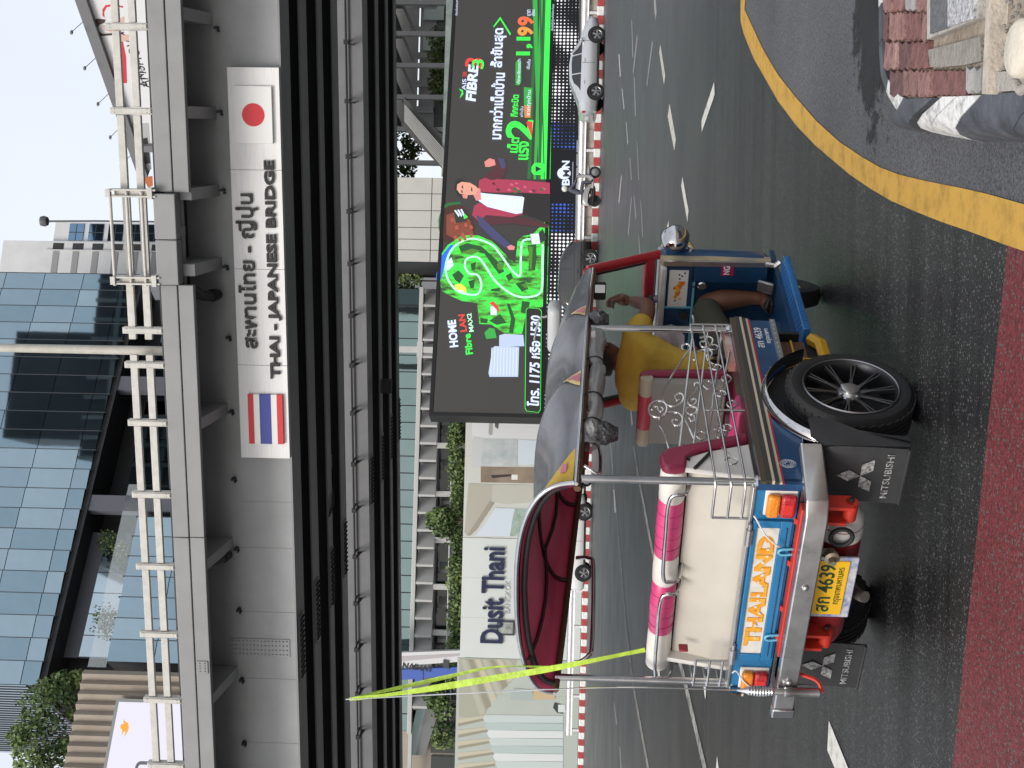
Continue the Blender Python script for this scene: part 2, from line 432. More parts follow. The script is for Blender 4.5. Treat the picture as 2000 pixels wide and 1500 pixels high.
# ================================================================ median kerb, low wall and guard rail
MED = Frame((0.0, 58.5), -16.3)
mr = thing('median_kerb', 'red and white painted kerb along the far side of the road', 'kerb', MED.M)
M_kr = mat('kerb_red', (.34, .045, .05), .6, var=.25, vs=6); M_kw = mat('kerb_white', (.68, .68, .66), .6, var=.15, vs=6)
BL = .385
def kb(m): return B().prism([(0, 0), (0, .24), (.05, .28), (.22, .28), (.22, 0)], 0.004, BL - .004, 'yz')
kerb_r = kerb_w = None
for i in range(-70, 64):
    src = kerb_r if i % 2 else kerb_w
    if src is None:
        o = kb(0).build('kerb_block', M_kr if i % 2 else M_kw, mr, loc=(i * BL, 0, 0))
        if i % 2: kerb_r = o
        else: kerb_w = o
    else: dup(src, mr, (i * BL, 0, 0))
M_conc = mat('pale_concrete', (.36, .335, .30), .85, var=.25, vs=3, bump=.3, bs=60)
M_soil = mat('median_soil', (.16, .13, .10), .9, var=.4, vs=4)
struct(B().bx(-60, 60, .225, 3.0, 0, .26).build('median_strip', M_soil, None)).matrix_world = MED.M
wl = thing('median_wall', 'low wall of pale concrete panels behind the kerb', 'wall', MED.M)
pan = None
for i in range(-2, 24):
    if pan is None: pan = B().bx(0.01, .99, .5, .6, .24, .66).build('wall_panel', M_conc, wl, bevel=.01, loc=(i * 1.0, 0, 0))
    else: dup(pan, wl, (i * 1.0, 0, 0))
gr = thing('guard_rail', 'white steel guard rail on posts along the median', 'guard rail', MED.M)
M_galv = mat('guard_rail_paint', (.62, .63, .64), .4, .2, var=.15, vs=5)
s_end = MED.px(1115, 1437, .3)[0]
prof = [(.30, .64), (.33, .68), (.33, .74), (.28, .79), (.28, .84), (.33, .89), (.33, .95), (.30, .99)]
wb = B()
wb.grid([[(sx, a, b) for a, b in prof] for sx in [s_end + k * 4.0 for k in range(0, 13)]])
wb.build('rail_beam', M_galv, gr, smooth=60)
post = None
for k in range(0, 24):
    if post is None: post = B().bx(-.06, .06, .34, .46, .2, .92).build('rail_post', M_galv, gr, loc=(s_end + .3 + k * 2, 0, 0))
    else: dup(post, gr, (s_end + .3 + k * 2, 0, 0))

# ================================================================ traffic island at the corner
ZI = .16
st = [((2120, 300), (2120, 160)), ((1986, 276), (1992, 179)), ((1920, 277), (1916, 186)), ((1868, 268), (1868, 188)), ((1838, 261), (1838, 189)), ((1824, 260), (1824, 191)), ((1790, 257), (1770, 193)), ((1764, 243), (1758, 188)), ((1744, 222), (1745, 172)), ((1730, 195), (1734, 155))]
SB = [GP(*a, 0) for a, b in st]; ST = [GP(*b, ZI) for a, b in st]
for x, y in ((1725, 128), (1722, 90), (1721.5, 30), (1721, -30), (1720, -140), (1718, -300)):
    T = GP(x, y, ZI); ST.append(T)
SB = SB[:7]
for i in range(len(SB), len(ST)):
    t = (ST[min(i + 1, len(ST) - 1)] - ST[i - 1]); t.z = 0; t.normalize()
    nn = Vector((-t.y, t.x, 0))
    SB.append(Vector((ST[i].x, ST[i].y, 0)) + nn * .115)
def kpt(t):
    i = min(int(t), len(SB) - 2); f = t - i
    b_ = SB[i].lerp(SB[i + 1], f); T = ST[i].lerp(ST[i + 1], f)
    out = []
    for a, z in ((0, 0), (.05, .05), (.16, .105), (.32, .143), (.55, .158), (1, ZI), (1, -.02)):
        Q = b_.lerp(T, a); out.append((Q.x, Q.y, z))
    return out
_t = (ST[11] - ST[13]); _t.z = 0; _t.normalize(); _nn = Vector((_t.y, -_t.x, 0))
if _nn.dot(SB[12] - ST[12]) < 0: _nn = -_nn
patch_m = mat('dark_patch_asphalt', (.013, .013, .014), .5, var=.5, vs=9, bump=.5, bs=90)  # darker patch of road beyond the island kerb, ragged at its edges
_nt = patch_m.node_tree; _l = _nt.links.new; _tc = _nt.nodes.new('ShaderNodeTexCoord'); _n = _nt.nodes.new('ShaderNodeTexNoise'); _n.inputs['Scale'].default_value = 4; _n.inputs['Detail'].default_value = 9; _n.inputs['Roughness'].default_value = .72
_l(_tc.outputs['Object'], _n.inputs['Vector']); _sub = _nt.nodes.new('ShaderNodeVectorMath'); _sub.operation = 'SUBTRACT'; _sub.inputs[1].default_value = tuple(ST[11]); _l(_tc.outputs['Object'], _sub.inputs[0])
_acc = _n.outputs['Fac']
for _v, _r in ((_nn, (.85, 1.45, .22, -.30)), (_t, (-.3, .36, .06, -.40))):
    _d = _nt.nodes.new('ShaderNodeVectorMath'); _d.operation = 'DOT_PRODUCT'; _d.inputs[1].default_value = tuple(_v); _l(_sub.outputs[0], _d.inputs[0])
    _m2 = _nt.nodes.new('ShaderNodeMapRange')
    for _k in range(4): _m2.inputs[1 + _k].default_value = _r[_k]
    _l(_d.outputs['Value'], _m2.inputs[0]); _a2 = _nt.nodes.new('ShaderNodeMath'); _a2.operation = 'ADD'; _l(_acc, _a2.inputs[0]); _l(_m2.outputs[0], _a2.inputs[1]); _acc = _a2.outputs[0]
_mm = _nt.nodes.new('ShaderNodeMapRange'); _mm.inputs[1].default_value = .50; _mm.inputs[2].default_value = .60; _mm.inputs[4].default_value = .92; _l(_acc, _mm.inputs[0]); _l(_mm.outputs[0], _nt.nodes['Principled BSDF'].inputs['Alpha'])
_q = [ST[11] + _t * .7 + _nn * .14, ST[11] + _t * .7 + _nn * 1.9, ST[11] - _t * 3 + _nn * 1.9, ST[11] - _t * 3 + _nn * .14]
struct(B().add([(p.x, p.y, .0055) for p in _q], [(0, 1, 2, 3)]).build('dark_road_patch', patch_m))
isl = thing('traffic_island', 'corner traffic island with black and white kerb and red pavers', 'traffic island')
M_kd = mat('kerb_dark_paint', (.075, .082, .098), .55, var=.45, vs=7, bump=.4, bs=25)
M_kwh = paint('kerb_white_paint', (.70, .70, .69), .34, 16, .35)
M_dirt = mat('island_dirt', (.20, .165, .125), .95, col2=(.36, .31, .25), vs=9, bump=.8, bs=40)
for t0, t1, m in ((0, .55, M_kd), (.57, 1.98, M_kd), (2.02, 2.96, M_kwh), (3.02, 3.95, M_kwh), (5.05, 6.45, M_kd), (6.47, 8.95, M_kwh), (8.97, 11.2, M_kd), (11.25, 12.4, M_kd), (12.44, 13.3, M_kwh), (13.34, 14.6, M_kd)):
    n = max(2, int((t1 - t0) * 5)); b = B()
    rows = [kpt(t0 + (t1 - t0) * i / n) for i in range(n + 1)]
    b.grid(rows); k = len(rows[0])
    b.add(rows[0], [tuple(range(k))]); b.add(rows[-1], [tuple(range(k))[::-1]])
    b.build('kerb_stone', m, isl, smooth=35)
poly = [(p.x, p.y) for p in ST] + [(6.5, 6.2), (5, 2.0), (1.6, 2.0)]
B().prism(poly, 0.0, ZI - .02, 'xy').build('island_bed', M_dirt, isl)
fill = [kpt(3.98 + i * .25) for i in range(5)]
B().grid([[(a, b_, c - .035) for a, b_, c in r] for r in fill]).build('kerb_gap', M_dirt, isl)
pcol = [mat('paver_red_%d' % i, c, .85, var=.38, vs=18, bump=.8, bs=50) for i, c in enumerate([(.17, .080, .074), (.25, .135, .122), (.125, .066, .064), (.33, .205, .185), (.20, .11, .10)])]
M_pgrey = mat('paver_grey', (.30, .29, .28), .85, var=.25, vs=10, bump=.4, bs=60)
def zig(x0, x1, y0, y1, n=3, amp=5.0, sh=0.0):
    """a paver with toothed short ends, outlined in the picture's own directions"""
    up = []; dn = []
    for i in range(2 * n + 1):
        f = i / (2 * n); xx = x0 + (x1 - x0) * f
        up.append((xx + sh, y0 + (amp if i % 2 else 0))); dn.append((xx, y1 + (amp if i % 2 else 0)))
    return up + dn[::-1]
def paver(poly, m, z=ZI + .004, th=.03, sh=.9, name='paver'):
    cx = sum(a for a, b in poly) / len(poly); cy = sum(b for a, b in poly) / len(poly)
    V = [GP(cx + (a - cx) * sh + random.uniform(-.9, .9), cy + (b - cy) * sh + random.uniform(-.9, .9), z) for a, b in poly]; n = len(V)
    c0 = V[0]; ta, tb = (random.uniform(-.05, .05), random.uniform(-.05, .05)) if name == 'paver' else (0, 0)
    b = B(); b.add([(p.x, p.y, p.z + (p.x - c0.x) * ta + (p.y - c0.y) * tb) for p in V] + [(p.x, p.y, p.z - th) for p in V], [tuple(range(n))] + [(i, n + i, n + (i + 1) % n, (i + 1) % n) for i in range(n)])
    return b.build(name, m, isl)
for (y0, y1, xs) in ((-100, -45, (1724, 1752, 1780, 1811)), (-42, 20, (1724, 1744, 1768, 1788, 1811)), (20, 78, (1724, 1734, 1750, 1768, 1798, 1811)), (78, 134, (1725, 1742, 1752, 1778, 1811))):
    for i in range(len(xs) - 1):
        w = xs[i + 1] - xs[i]
        paver(zig(xs[i], xs[i + 1], y0, y1, max(1, int(w / 9)), random.uniform(4, 8), random.uniform(-2, 4)), M_pgrey if (y0 == -42 and i == 2) else random.choice(pcol), sh=.90)
for x0, x1, m in ((1738, 1764, 2), (1764, 1791, 4), (1791, 1821, 1), (1821, 1852, 0), (1852, 1886, 0)):
    paver(zig(x0, x1, 134, 186, max(1, int((x1 - x0) / 10)), random.uniform(4, 8)), pcol[m], sh=.92)
paver(zig(1886, 1917, 128, 178, 2, 8), M_pgrey)
M_slab = mat('rough_concrete_slab', (.30, .275, .24), .9, col2=(.42, .40, .37), vs=8, bump=.7, bs=45)
M_slab2 = mat('weathered_slab', (.20, .185, .16), .95, col2=(.31, .29, .26), vs=11, bump=.8, bs=45)
paver([(1811, 78), (1911, 35), (1914, -60), (1811, -60)], M_slab, z=ZI + .012, sh=1, name='concrete_slab')
paver([(1812, 98), (1915, 70), (1918, 118), (1880, 128), (1838, 131), (1815, 132)], M_slab2, sh=.98, name='concrete_slab')
M_gran = mat('dark_granite', (.06, .065, .07), .6, col2=(.16, .165, .17), vs=70)
M_gran2 = mat('speckled_granite', (.10, .10, .11), .6, col2=(.62, .62, .63), vs=55)
paver([(1816, 66), (1849, 54), (1850, -60), (1816, -60)], M_gran, z=ZI + .02, th=.015, sh=1, name='granite_panel')
paver([(1850.5, 53.5), (1901, 36), (1906, -60), (1851, -60)], M_gran2, z=ZI + .02, th=.015, sh=1, name='granite_panel')
M_strip = mat('pale_stone_strip', (.44, .39, .33), .9, var=.2, vs=12, bump=.5, bs=50)
paver([(1918, 184), (1928, 184), (1940, -60), (1929, -60)], M_strip, z=ZI + .03, th=.05, sh=1, name='edging_strip')
paver([(1931, 180), (2100, 170), (2100, 128), (1934, 142)], M_slab, z=ZI + .008, sh=.99, name='concrete_slab')
pb = thing('pole_base', 'cream rounded concrete footing at the edge of the traffic island', 'footing', Matrix.Translation(GP(2031, 95, ZI - .02)))
B().lathe([(.0, 0), (.078, 0), (.084, .04), (.08, .065), (.068, .075), (0, .078)], 28).build('footing', mat('cream_concrete', (.60, .55, .46), .8, var=.15, vs=8, bump=.3, bs=50), pb, smooth=50)
B().tube([(-.10, -.03, .02), (-.105, .05, .03), (-.06, .11, .03)], .016, 8).build('rubble_edge', M_slab, pb, smooth=60)
lit = B(); 
for _ in range(90):
    x, y = random.uniform(1935, 2000), random.uniform(0, 135)
    P = GP(x, y, ZI - .01); lit.ball(P, (random.uniform(.003, .009),) * 3, 5, 3)
tag(lit.build('gravel', M_slab2, None), 'loose grit lying on the bare part of the island', 'gravel')['kind'] = 'stuff'
# ================================================================ the overpass
BR = Frame((0.0, 16.6175), -12.115)
br = thing('overpass', 'grey painted steel overpass crossing above the road', 'bridge', BR.M)
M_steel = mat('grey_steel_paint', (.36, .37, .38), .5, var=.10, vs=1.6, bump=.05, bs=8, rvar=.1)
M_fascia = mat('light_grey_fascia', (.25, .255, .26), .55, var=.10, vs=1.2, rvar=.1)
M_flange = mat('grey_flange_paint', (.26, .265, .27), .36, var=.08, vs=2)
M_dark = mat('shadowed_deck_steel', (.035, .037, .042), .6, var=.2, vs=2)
M_rail = mat('off_white_rail_paint', (.52, .51, .475), .5, var=.12, vs=9, bump=.1, bs=20)
X0, X1 = -19.0, 17.0
M_webshade = mat('shaded_web_steel', (.045, .047, .052), .6, var=.15, vs=2)  # same paint as the outer web; under-deck shade is put into this colour
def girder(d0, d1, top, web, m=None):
    g = B(); g.bx(X0, X1, web, web + .03, 5.225, top).build('girder_web', m or M_webshade, br)
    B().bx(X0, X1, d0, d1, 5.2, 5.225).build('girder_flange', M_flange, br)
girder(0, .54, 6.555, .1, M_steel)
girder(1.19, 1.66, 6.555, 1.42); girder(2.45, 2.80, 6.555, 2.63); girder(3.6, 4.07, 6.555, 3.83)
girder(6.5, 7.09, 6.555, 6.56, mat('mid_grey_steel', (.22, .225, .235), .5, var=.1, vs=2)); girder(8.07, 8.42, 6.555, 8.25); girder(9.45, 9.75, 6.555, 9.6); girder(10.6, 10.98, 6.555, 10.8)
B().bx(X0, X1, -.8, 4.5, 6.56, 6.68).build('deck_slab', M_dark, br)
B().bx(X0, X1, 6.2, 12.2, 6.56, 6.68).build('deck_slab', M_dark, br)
# diaphragms between the girders
dia = {}
for (a, b) in ((.15, 1.40), (1.47, 2.61), (2.68, 3.81), (6.62, 8.23), (8.3, 9.58), (9.65, 10.78)):
    first = None; k = 0
    off = random.uniform(0, .6)
    for i in range(-9, 9):
        s_ = i * 1.35 + off
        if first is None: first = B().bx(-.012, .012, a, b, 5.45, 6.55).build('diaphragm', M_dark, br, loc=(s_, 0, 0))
        else: dup(first, br, (s_, 0, 0))
# edge fascia: two long strips in panels, with the expansion joint box
sj0 = BR.px(340, 555, -.9)[0]; sj1 = BR.px(340, 378, -.9)[0]
for a, b in ((X0, sj0 - .01), (sj1 + .01, X1)):
    n = max(1, round((b - a) / 3.2)); w = (b - a) / n
    for i in range(n):
        B().bx(a + i * w + .004, a + (i + 1) * w - .004, -1.6, -1.5, 6.175, 6.39).build('fascia_panel', M_fascia, br, bevel=.012)
        B().bx(a + i * w + .004, a + (i + 1) * w - .004, -1.585, -1.49, 5.97, 6.168).build('fascia_panel', M_fascia, br, bevel=.008)
B().bx(sj0, (sj0 + sj1) / 2 - .004, -1.70, -1.5, 6.12, 6.40).build('joint_cover', M_fascia, br, bevel=.012)
B().bx((sj0 + sj1) / 2 + .004, sj1, -1.70, -1.5, 6.12, 6.40).build('joint_cover', M_fascia, br, bevel=.012)
# cantilever arms under the overhang
arm = None
for y in (30, 220, 377, 523, 817, 1087, 1345, 1620):
    s_ = BR.px(400, y, -.5)[0]
    if arm is None: arm = B().prism([(-.79, 6.21), (.09, 6.10), (.09, 6.555), (-.79, 6.555)], -.075, .075, 'yz').build('cantilever_arm', M_steel, br, loc=(s_, 0, 0))
    else: dup(arm, br, (s_, 0, 0))
for y in (-120, 120, 300, 450, 670, 950, 1210, 1470):
    s_ = BR.px(410, y, -.5)[0]
    B().bx(s_ - .06, s_ + .06, -1.48, -1.2, 6.16, 6.36).build('soffit_rib', M_steel, br)
B().bx(X0, X1, -.55, -.42, 6.43, 6.555).build('soffit_beam', M_steel, br)
# lifting lugs on the outer web
lug = None
for y in (-70, 55, 218, 371, 520, 658, 802, 933, 1069, 1188, 1324, 1447, 1580):
    s_, z_ = BR.px(450, y, .1)
    if lug is None: lug = B().bx(-.018, .018, .0, .1, 6.02, 6.07).bx(-.05, -.025, .01, .1, 6.01, 6.03).build('lifting_lug', M_dark, br, loc=(s_, 0, 0))
    else: dup(lug, br, (s_, 0, 0))
# vertical weld seams on the web (thin raised beads)
for y in (-60, 180, 300, 980, 1070, 1195, 1325, 1450):
    s_ = BR.px(500, y, .1)[0]
    B().bx(s_ - .004, s_ + .004, .093, .1, 5.226, 6.0).build('weld_seam', M_steel, br)
# bolted splice
bm = B(); s0 = BR.px(500, 1281, .1)[0]; s1 = BR.px(500, 1247, .1)[0]
sp = B().bx(s0, s1, .085, .1, 5.33, 6.2).build('splice_plate', M_steel, br)
for i in range(16):
    for j in range(4):
        bm.lathe([(.013, 0), (.013, .014), (.008, .02)], 6, Matrix.Translation((s0 + (j + .5) * (s1 - s0) / 4, .085, 5.37 + i * .053)) @ Matrix.Rotation(PI / 2, 4, 'X'))
bm.build('bolts', M_steel, sp, kind='stuff')
for (dd, yy) in ((.27, 1262), (1.42, 1190), (2.63, 1125), (3.83, 1068), (6.8, 935), (8.25, 890), (9.6, 850), (10.8, 815)):
    s_ = BR.px(600, yy, dd)[0]
    b2 = B()
    B().bx(s_ - .5, s_ + .5, dd - .14, dd + .14, 5.185, 5.2).build('flange_splice', M_flange, br)
    for i in range(12):
        for j in range(4): b2.lathe([(.016, 0), (.016, -.018), (.01, -.026)], 6, Matrix.Translation((s_ - .44 + i * .08, dd - .105 + j * .07, 5.185)))
    b2.build('flange_bolts', M_dark, br, kind='stuff')
bq = B(); sq, zq = BR.px(400, 1304, -.9)
B().bx(sq - .09, sq + .09, -1.60, -1.585, 6.0, 6.15).build('fascia_splice', M_fascia, br)
for i in range(4):
    for j in range(2): bq.ball((sq - .06 + i * .04, -1.602, 6.04 + j * .07), .011, 6, 4)
bq.build('fascia_bolts', M_fascia, br, kind='stuff')
# drain pipes hung under the overhang
def drain(y):
    s_ = BR.px(400, y, -.8)[0]
    pts = spline([(s_ + .12, -.7, 6.5), (s_ + .1, -.6, 6.34), (s_ + .02, -.4, 6.25), (s_ - .02, -.2, 6.2), (s_ - .02, -.02, 6.14)], 5)
    B().tube(pts, .07, 12).tube([(s_ - .02, -.16, 6.19), (s_ - .02, -.08, 6.165)], .085, 12).tube([(s_ + .1, -.6, 6.34), (s_ + .06, -.5, 6.29)], .084, 12).build('drain_pipe', mat('pipe_black', (.02, .021, .024), .45), br, smooth=50)
drain(588); drain(1118)
# brackets and conduit on the inner girder
M_brk = mat('bracket_grey', (.04, .042, .045), .5)
brk = None
for y in (-40, 80, 195, 303, 410, 512, 613, 710, 803, 902, 992, 1082, 1173, 1263, 1350, 1433, 1530):
    s_ = BR.px(685, y, 6.3)[0]
    if brk is None:
        brk = B().tube([(0, 6.56, 5.47), (0, 6.2, 5.47)], .018, 8).prism([(6.56, 5.44), (6.22, 5.43), (6.22, 5.415), (6.56, 5.36)], -.06, -.045, 'yz').bx(-.065, .02, 6.19, 6.22, 5.41, 5.49).build('cable_bracket', M_brk, br, loc=(s_, 0, 0))
    else: dup(brk, br, (s_, 0, 0))
B().tube([(X0, 6.5, 5.5), (X1, 6.5, 5.5)], .02, 6).build('conduit', M_brk, br)
jx = BR.px(648, 905, 3.0)[0]
B().bx(jx - .06, jx + .16, 2.86, 2.98, 5.22, 5.42).tube(spline([(jx - .06, 2.92, 5.3), (jx - .35, 2.9, 5.23), (jx - .6, 2.8, 5.18), (jx - .75, 2.5, 5.2)], 5), .018, 6).build('junction_box', M_brk, br)
jx = BR.px(750, 755, 8.3)[0]
B().bx(jx - .14, jx + .14, 8.28, 8.42, 5.0, 5.2).build('junction_box', M_brk, br)

# railing: square posts with two box rails
def rpost(y, w=.085):
    s_ = BR.px(280, y, -.86)[0]
    p = B().bx(s_ - w / 2, s_ + w / 2, -1.60, -1.50, 6.39, 6.92).bx(s_ - w / 2 + .012, s_ + w / 2 - .012, -1.615, -1.600, 6.40, 6.91).build('railing_post', M_rail, br, bevel=.006)
    b3 = B()
    for z_ in (6.45, 6.86): b3.ball((s_ - .02, -1.617, z_), .008, 5, 3).ball((s_ + .02, -1.617, z_), .008, 5, 3)
    b3.build('post_bolts', M_rail, p, kind='stuff')
    return s_
def rrail(sa, sb):
    for z0, z1 in ((6.755, 6.85), (6.545, 6.64)):
        B().bx(sa, sb, -1.575, -1.515, z0, z1).build('railing_rail', M_rail, br, bevel=.006)
ps = [rpost(y) for y in (-290, -120, 52, 217)]
for i in range(3): rrail(ps[i + 1] + .05, ps[i] - .05)
rrail(BR.px(280, 377, -.86)[0] + .02, ps[3] - .05)
p2 = [rpost(y) for y in (645, 712, 825, 965, 1105, 1237, 1365, 1492, 1620, 1750, 1880)]
rrail(p2[0] - .12, BR.px(280, 545, -.86)[0] - .03)
rrail(p2[2] + .05, p2[1] + .13)
for i in range(2, len(p2) - 1): rrail(p2[i + 1] + .05, p2[i] - .05)
# joint bay: channel posts with round rails
for y in (377, 547):
    s_ = BR.px(280, y, -.92)[0]
    B().bx(s_ - .05, s_ - .03, -1.72, -1.5, 6.36, 6.98).bx(s_ + .03, s_ + .05, -1.72, -1.5, 6.36, 6.98).bx(s_ - .05, s_ + .05, -1.74, -1.72, 6.93, 6.99).bx(s_ - .07, s_ + .07, -1.73, -1.5, 6.40, 6.46).bx(s_ - .03, s_ + .03, -1.66, -1.58, 6.4, 6.9).build('joint_post', M_rail, br)
for z_ in (6.95, 6.74, 6.55):
    B().tube([(sj0 - .02, -1.68, z_), (sj1 + .02, -1.68, z_)], .022, 8).build('joint_rail', M_rail, br, smooth=50)
for z_ in (6.80, 6.59):
    B().bx(sj0, sj1, -1.55, -1.49, z_ - .045, z_ + .045).build('railing_rail', M_rail, br)

# the overhang is 0.9 m: carry the edge parts there
for o_ in br.children:
    if o_.name.split('.')[0] in ('fascia_panel', 'joint_cover', 'soffit_rib', 'railing_post', 'railing_rail', 'joint_post', 'joint_rail', 'fascia_splice', 'fascia_bolts'):
        o_.location = (0, .7, .238)
# the name board
M_board = mat('brushed_board', (.80, .80, .80), .5, .0, var=.06, vs=3, stretch=(1, 1, 14))
sg = thing('bridge_sign', 'long silver name board with two flags fixed to the overpass', 'sign', BR.M)
a0, zt = BR.px(472, 893, -.1); a1 = BR.px(440, 130, -.1)[0]
Z0, Z1 = 5.205, 5.885
a0 = BR.px(520, 895, -.1)[0]; a1 = BR.px(490, 131, -.1)[0]
for i in range(4):
    w = (a1 - a0) / 4
    B().bx(a0 + i * w + .002, a0 + (i + 1) * w - .002, -.10, .02, Z0, Z1).build('board_panel', M_board, sg, bevel=.004)
for s_ in (a0 + .4, (a0 + a1) / 2, a1 - .4): B().bx(s_ - .05, s_ + .05, .02, .1, 5.4, 5.7).build('standoff', M_dark, sg)
M_blk = mat('black_letter', (.012, .012, .013), .4)
def ctr(x, y): return BR.px(x, y, -.12)
l = ctr(553, 740)[0]; r = ctr(527, 313)[0]; zc = (ctr(540, 735)[1] + ctr(528, 318)[1]) / 2
text('letters', 'THAI - JAPANESE BRIDGE', M_blk, sg, ((l + r) / 2, -.10, zc), w=r - l, h=.172, ext=.035, off=.034, split='letter')
l = ctr(500, 681)[0]; r = ctr(490, 378)[0]
text('letters', 'สะพานไทย - ญี่ปุ่น', M_blk, sg, ((l + r) / 2, -.10, 5.685), w=r - l, h=.30, ext=.035, off=.019, split='letter')
fl = sub('flag', sg)
fl['label'] = 'red disc on white flag plate'
fa, fb = ctr(492, 280)[0], ctr(492, 168)[0]
M_fw = mat('flag_white', (.80, .80, .79), .45); M_fr = mat('flag_red', (.62, .028, .04), .45); M_fb = mat('flag_blue', (.035, .055, .30), .45)
f0, f1 = 5.30, 5.795
B().bx(fa, fb, -.145, -.10, f0, f1).build('plate', M_fw, fl, bevel=.004)
B().prism([(p[0], p[1]) for p in arc((fa + fb) / 2, (f0 + f1) / 2, .148, 0, 360, 40)[:-1]], -.145, -.149, 'xz').build('disc', M_fr, fl)
fl2 = sub('flag', sg)
fl2['label'] = 'flag plate striped red, white and blue'
fa, fb = ctr(515, 866)[0], ctr(515, 770)[0]
f0, f1 = 5.275, 5.755; h = (f1 - f0) / 6
for i, (z_, n, m) in enumerate(((0, 1, M_fr), (1, 1, M_fw), (2, 2, M_fb), (4, 1, M_fw), (5, 1, M_fr))):
    B().bx(fa, fb, -.145, -.10, f0 + z_ * h + .0008, f0 + (z_ + n) * h - .0008).build('stripe', m, fl2)
# lamp posts standing on the overpass
lp = thing('lamp_post', 'tall cream lamp post rising behind the overpass railing', 'lamp post', BR.M)
s_ = BR.px(300, 685, -.6)[0]
B().lathe([(.062, 6.46), (.058, 8), (.05, 12), (.045, 15)], 16, Matrix.Translation((s_, -.6, .19))).build('pole', mat('cream_pole', (.46, .44, .39), .55, var=.12, vs=6), lp, smooth=60)
B().lathe([(.11, 6.46), (.11, 6.5), (.07, 6.52)], 12, Matrix.Translation((s_, -.6, .19))).build('base_plate', M_rail, lp)
B().tube([(s_, -.6, 14.9), (s_, -1.9, 15.4)], .03, 8).box((s_, -2.1, 15.42), (.22, .6, .1)).build('lamp_head', M_rail, lp)
lp2 = thing('lamp_post', 'dark street lamp head on a thin pole before the sky', 'street lamp', BR.M)
s_, z_ = BR.px(87, 432, 11.5)
B().tube([(s_ + .03, 11.5, 6.46), (s_ + .02, 11.5, z_ - 1.2), (s_, 11.5, z_ - .1)], .022, 8).build('pole', mat('dark_pole', (.09, .09, .10), .5), lp2)
B().lathe([(.04, -.08), (.10, -.07), (.125, .0), (.11, .08), (.04, .10), (0, .10)], 12, Matrix.Translation((s_, 11.5, z_))).build('lamp_head', mat('dark_pole', (.05, .05, .055), .5), lp2, smooth=40)
# ================================================================ the blue glass tower
M_mull = mat('dark_mullion', (.05, .055, .06), .45)
def glassm(name, col, rough=.03, wav=.10, ws=.22):
    m = mat(name, col, rough, 1.0, var=.10, vs=.12, bump=wav, bs=ws); return m
M_gl = [glassm('blue_glass_%d' % i, c) for i, c in enumerate([(.28, .365, .415), (.32, .405, .45), (.24, .325, .375)])]
M_gl2 = glassm('pale_glass', (.42, .50, .55))
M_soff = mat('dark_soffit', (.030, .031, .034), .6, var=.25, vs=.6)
TW = Frame((-18.35, 125.4), 31.5)
tw = thing('glass_tower', 'blue glass office tower with stepped sawtooth panes', 'building', TW.M)
sR = TW.px(150, 536)[0]; sL = TW.px(60, 1338)[0]
ztop_low = TW.px(240, 1145)[1]
zb = TW.px(137, 1082)[1]
n_c = 21; PW = (sR - sL) / n_c; RH = TW.px(0, 1100)[1] - TW.px(88, 1100)[1]
zb2 = zb + RH * .38
pane0 = {}
def pane(w, h, m, name='pane'):
    b = B(); b.add([(0, 0, 0), (w, -.0, 0), (w, 0, h), (0, 0, h)], [(0, 1, 2, 3)]); return b
TILT = .09
def pane_at(s_, z_, w, h, m, par, d=0.0):
    key = (round(w, 2), round(h, 2), m.name)
    if key not in pane0:
        pane0[key] = B().prism([(0.02, 0.0), (w - .02, -TILT * w), (w - .02, -TILT * w + .08), (.02, .08)], .04, h - .04, 'xy').build('pane', m, par, loc=(s_, d, z_)); return
    dup(pane0[key], par, (s_, d, z_))
for i in range(n_c):
    s_ = sL + i * PW
    pane_at(s_, zb, PW, zb2 - zb, random.choice(M_gl), tw)
    for r in range(4):
        pane_at(s_, zb2 + r * RH, PW, RH, random.choice(M_gl), tw)
    B().prism([(s_ + PW - .06, -TILT * PW - .03), (s_ + PW + .02, -TILT * PW - .03), (s_ + PW + .02, .12), (s_ + PW - .06, .12)], zb - .15, zb2 + 4 * RH, 'xy').build('mullion', M_mull, tw)
for r in range(5):
    B().bx(sL, sR, .09, .14, zb2 + r * RH - .06, zb2 + r * RH + .06).build('transom', M_mull, tw)
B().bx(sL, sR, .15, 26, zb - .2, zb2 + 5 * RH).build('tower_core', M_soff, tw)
# the side that runs back on the left
ls = B(); nl = 30
side = sub('side_wall', tw)
B().bx(sL - .12, sL - .02, .1, 26, zb + 1.2, zb2 + 5 * RH).build('glazing', M_gl2, side)
for i in range(nl):
    y_ = .3 + i * .85
    B().bx(sL - .2, sL - .12, y_, y_ + .07, zb + 1.2, zb2 + 5 * RH).build('mullion', M_mull, side)
# recessed terrace floor between the two glass volumes
z_lo = ztop_low
rec = sub('recess', tw)
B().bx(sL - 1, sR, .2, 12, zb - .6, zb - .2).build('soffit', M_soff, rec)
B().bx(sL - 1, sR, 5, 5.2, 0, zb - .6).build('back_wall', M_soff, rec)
s_p0 = TW.px(200, 1285, 3)[0]; s_p1 = TW.px(200, 1040, 3)[0]
npn = 6
for i in range(npn):
    w = (s_p1 - s_p0) / npn
    B().bx(s_p0 + i * w + .05, s_p0 + (i + 1) * w - .05, 2.9, 3.0, z_lo + .3, zb - 2.2).build('terrace_pane', M_gl2, rec)
B().bx(s_p0, s_p1, 3.0, 3.3, z_lo, zb - .6).build('terrace_wall', mat('mauve_cladding', (.12, .125, .15), .5), rec)
for y in (985, 750):
    s_ = TW.px(300, y, .4)[0]
    B().bx(s_ - .9, s_ + .9, .3, 1.4, z_lo - 14, zb - .2).build('pier', mat('mauve_cladding', (.15, .155, .19), .5), rec)
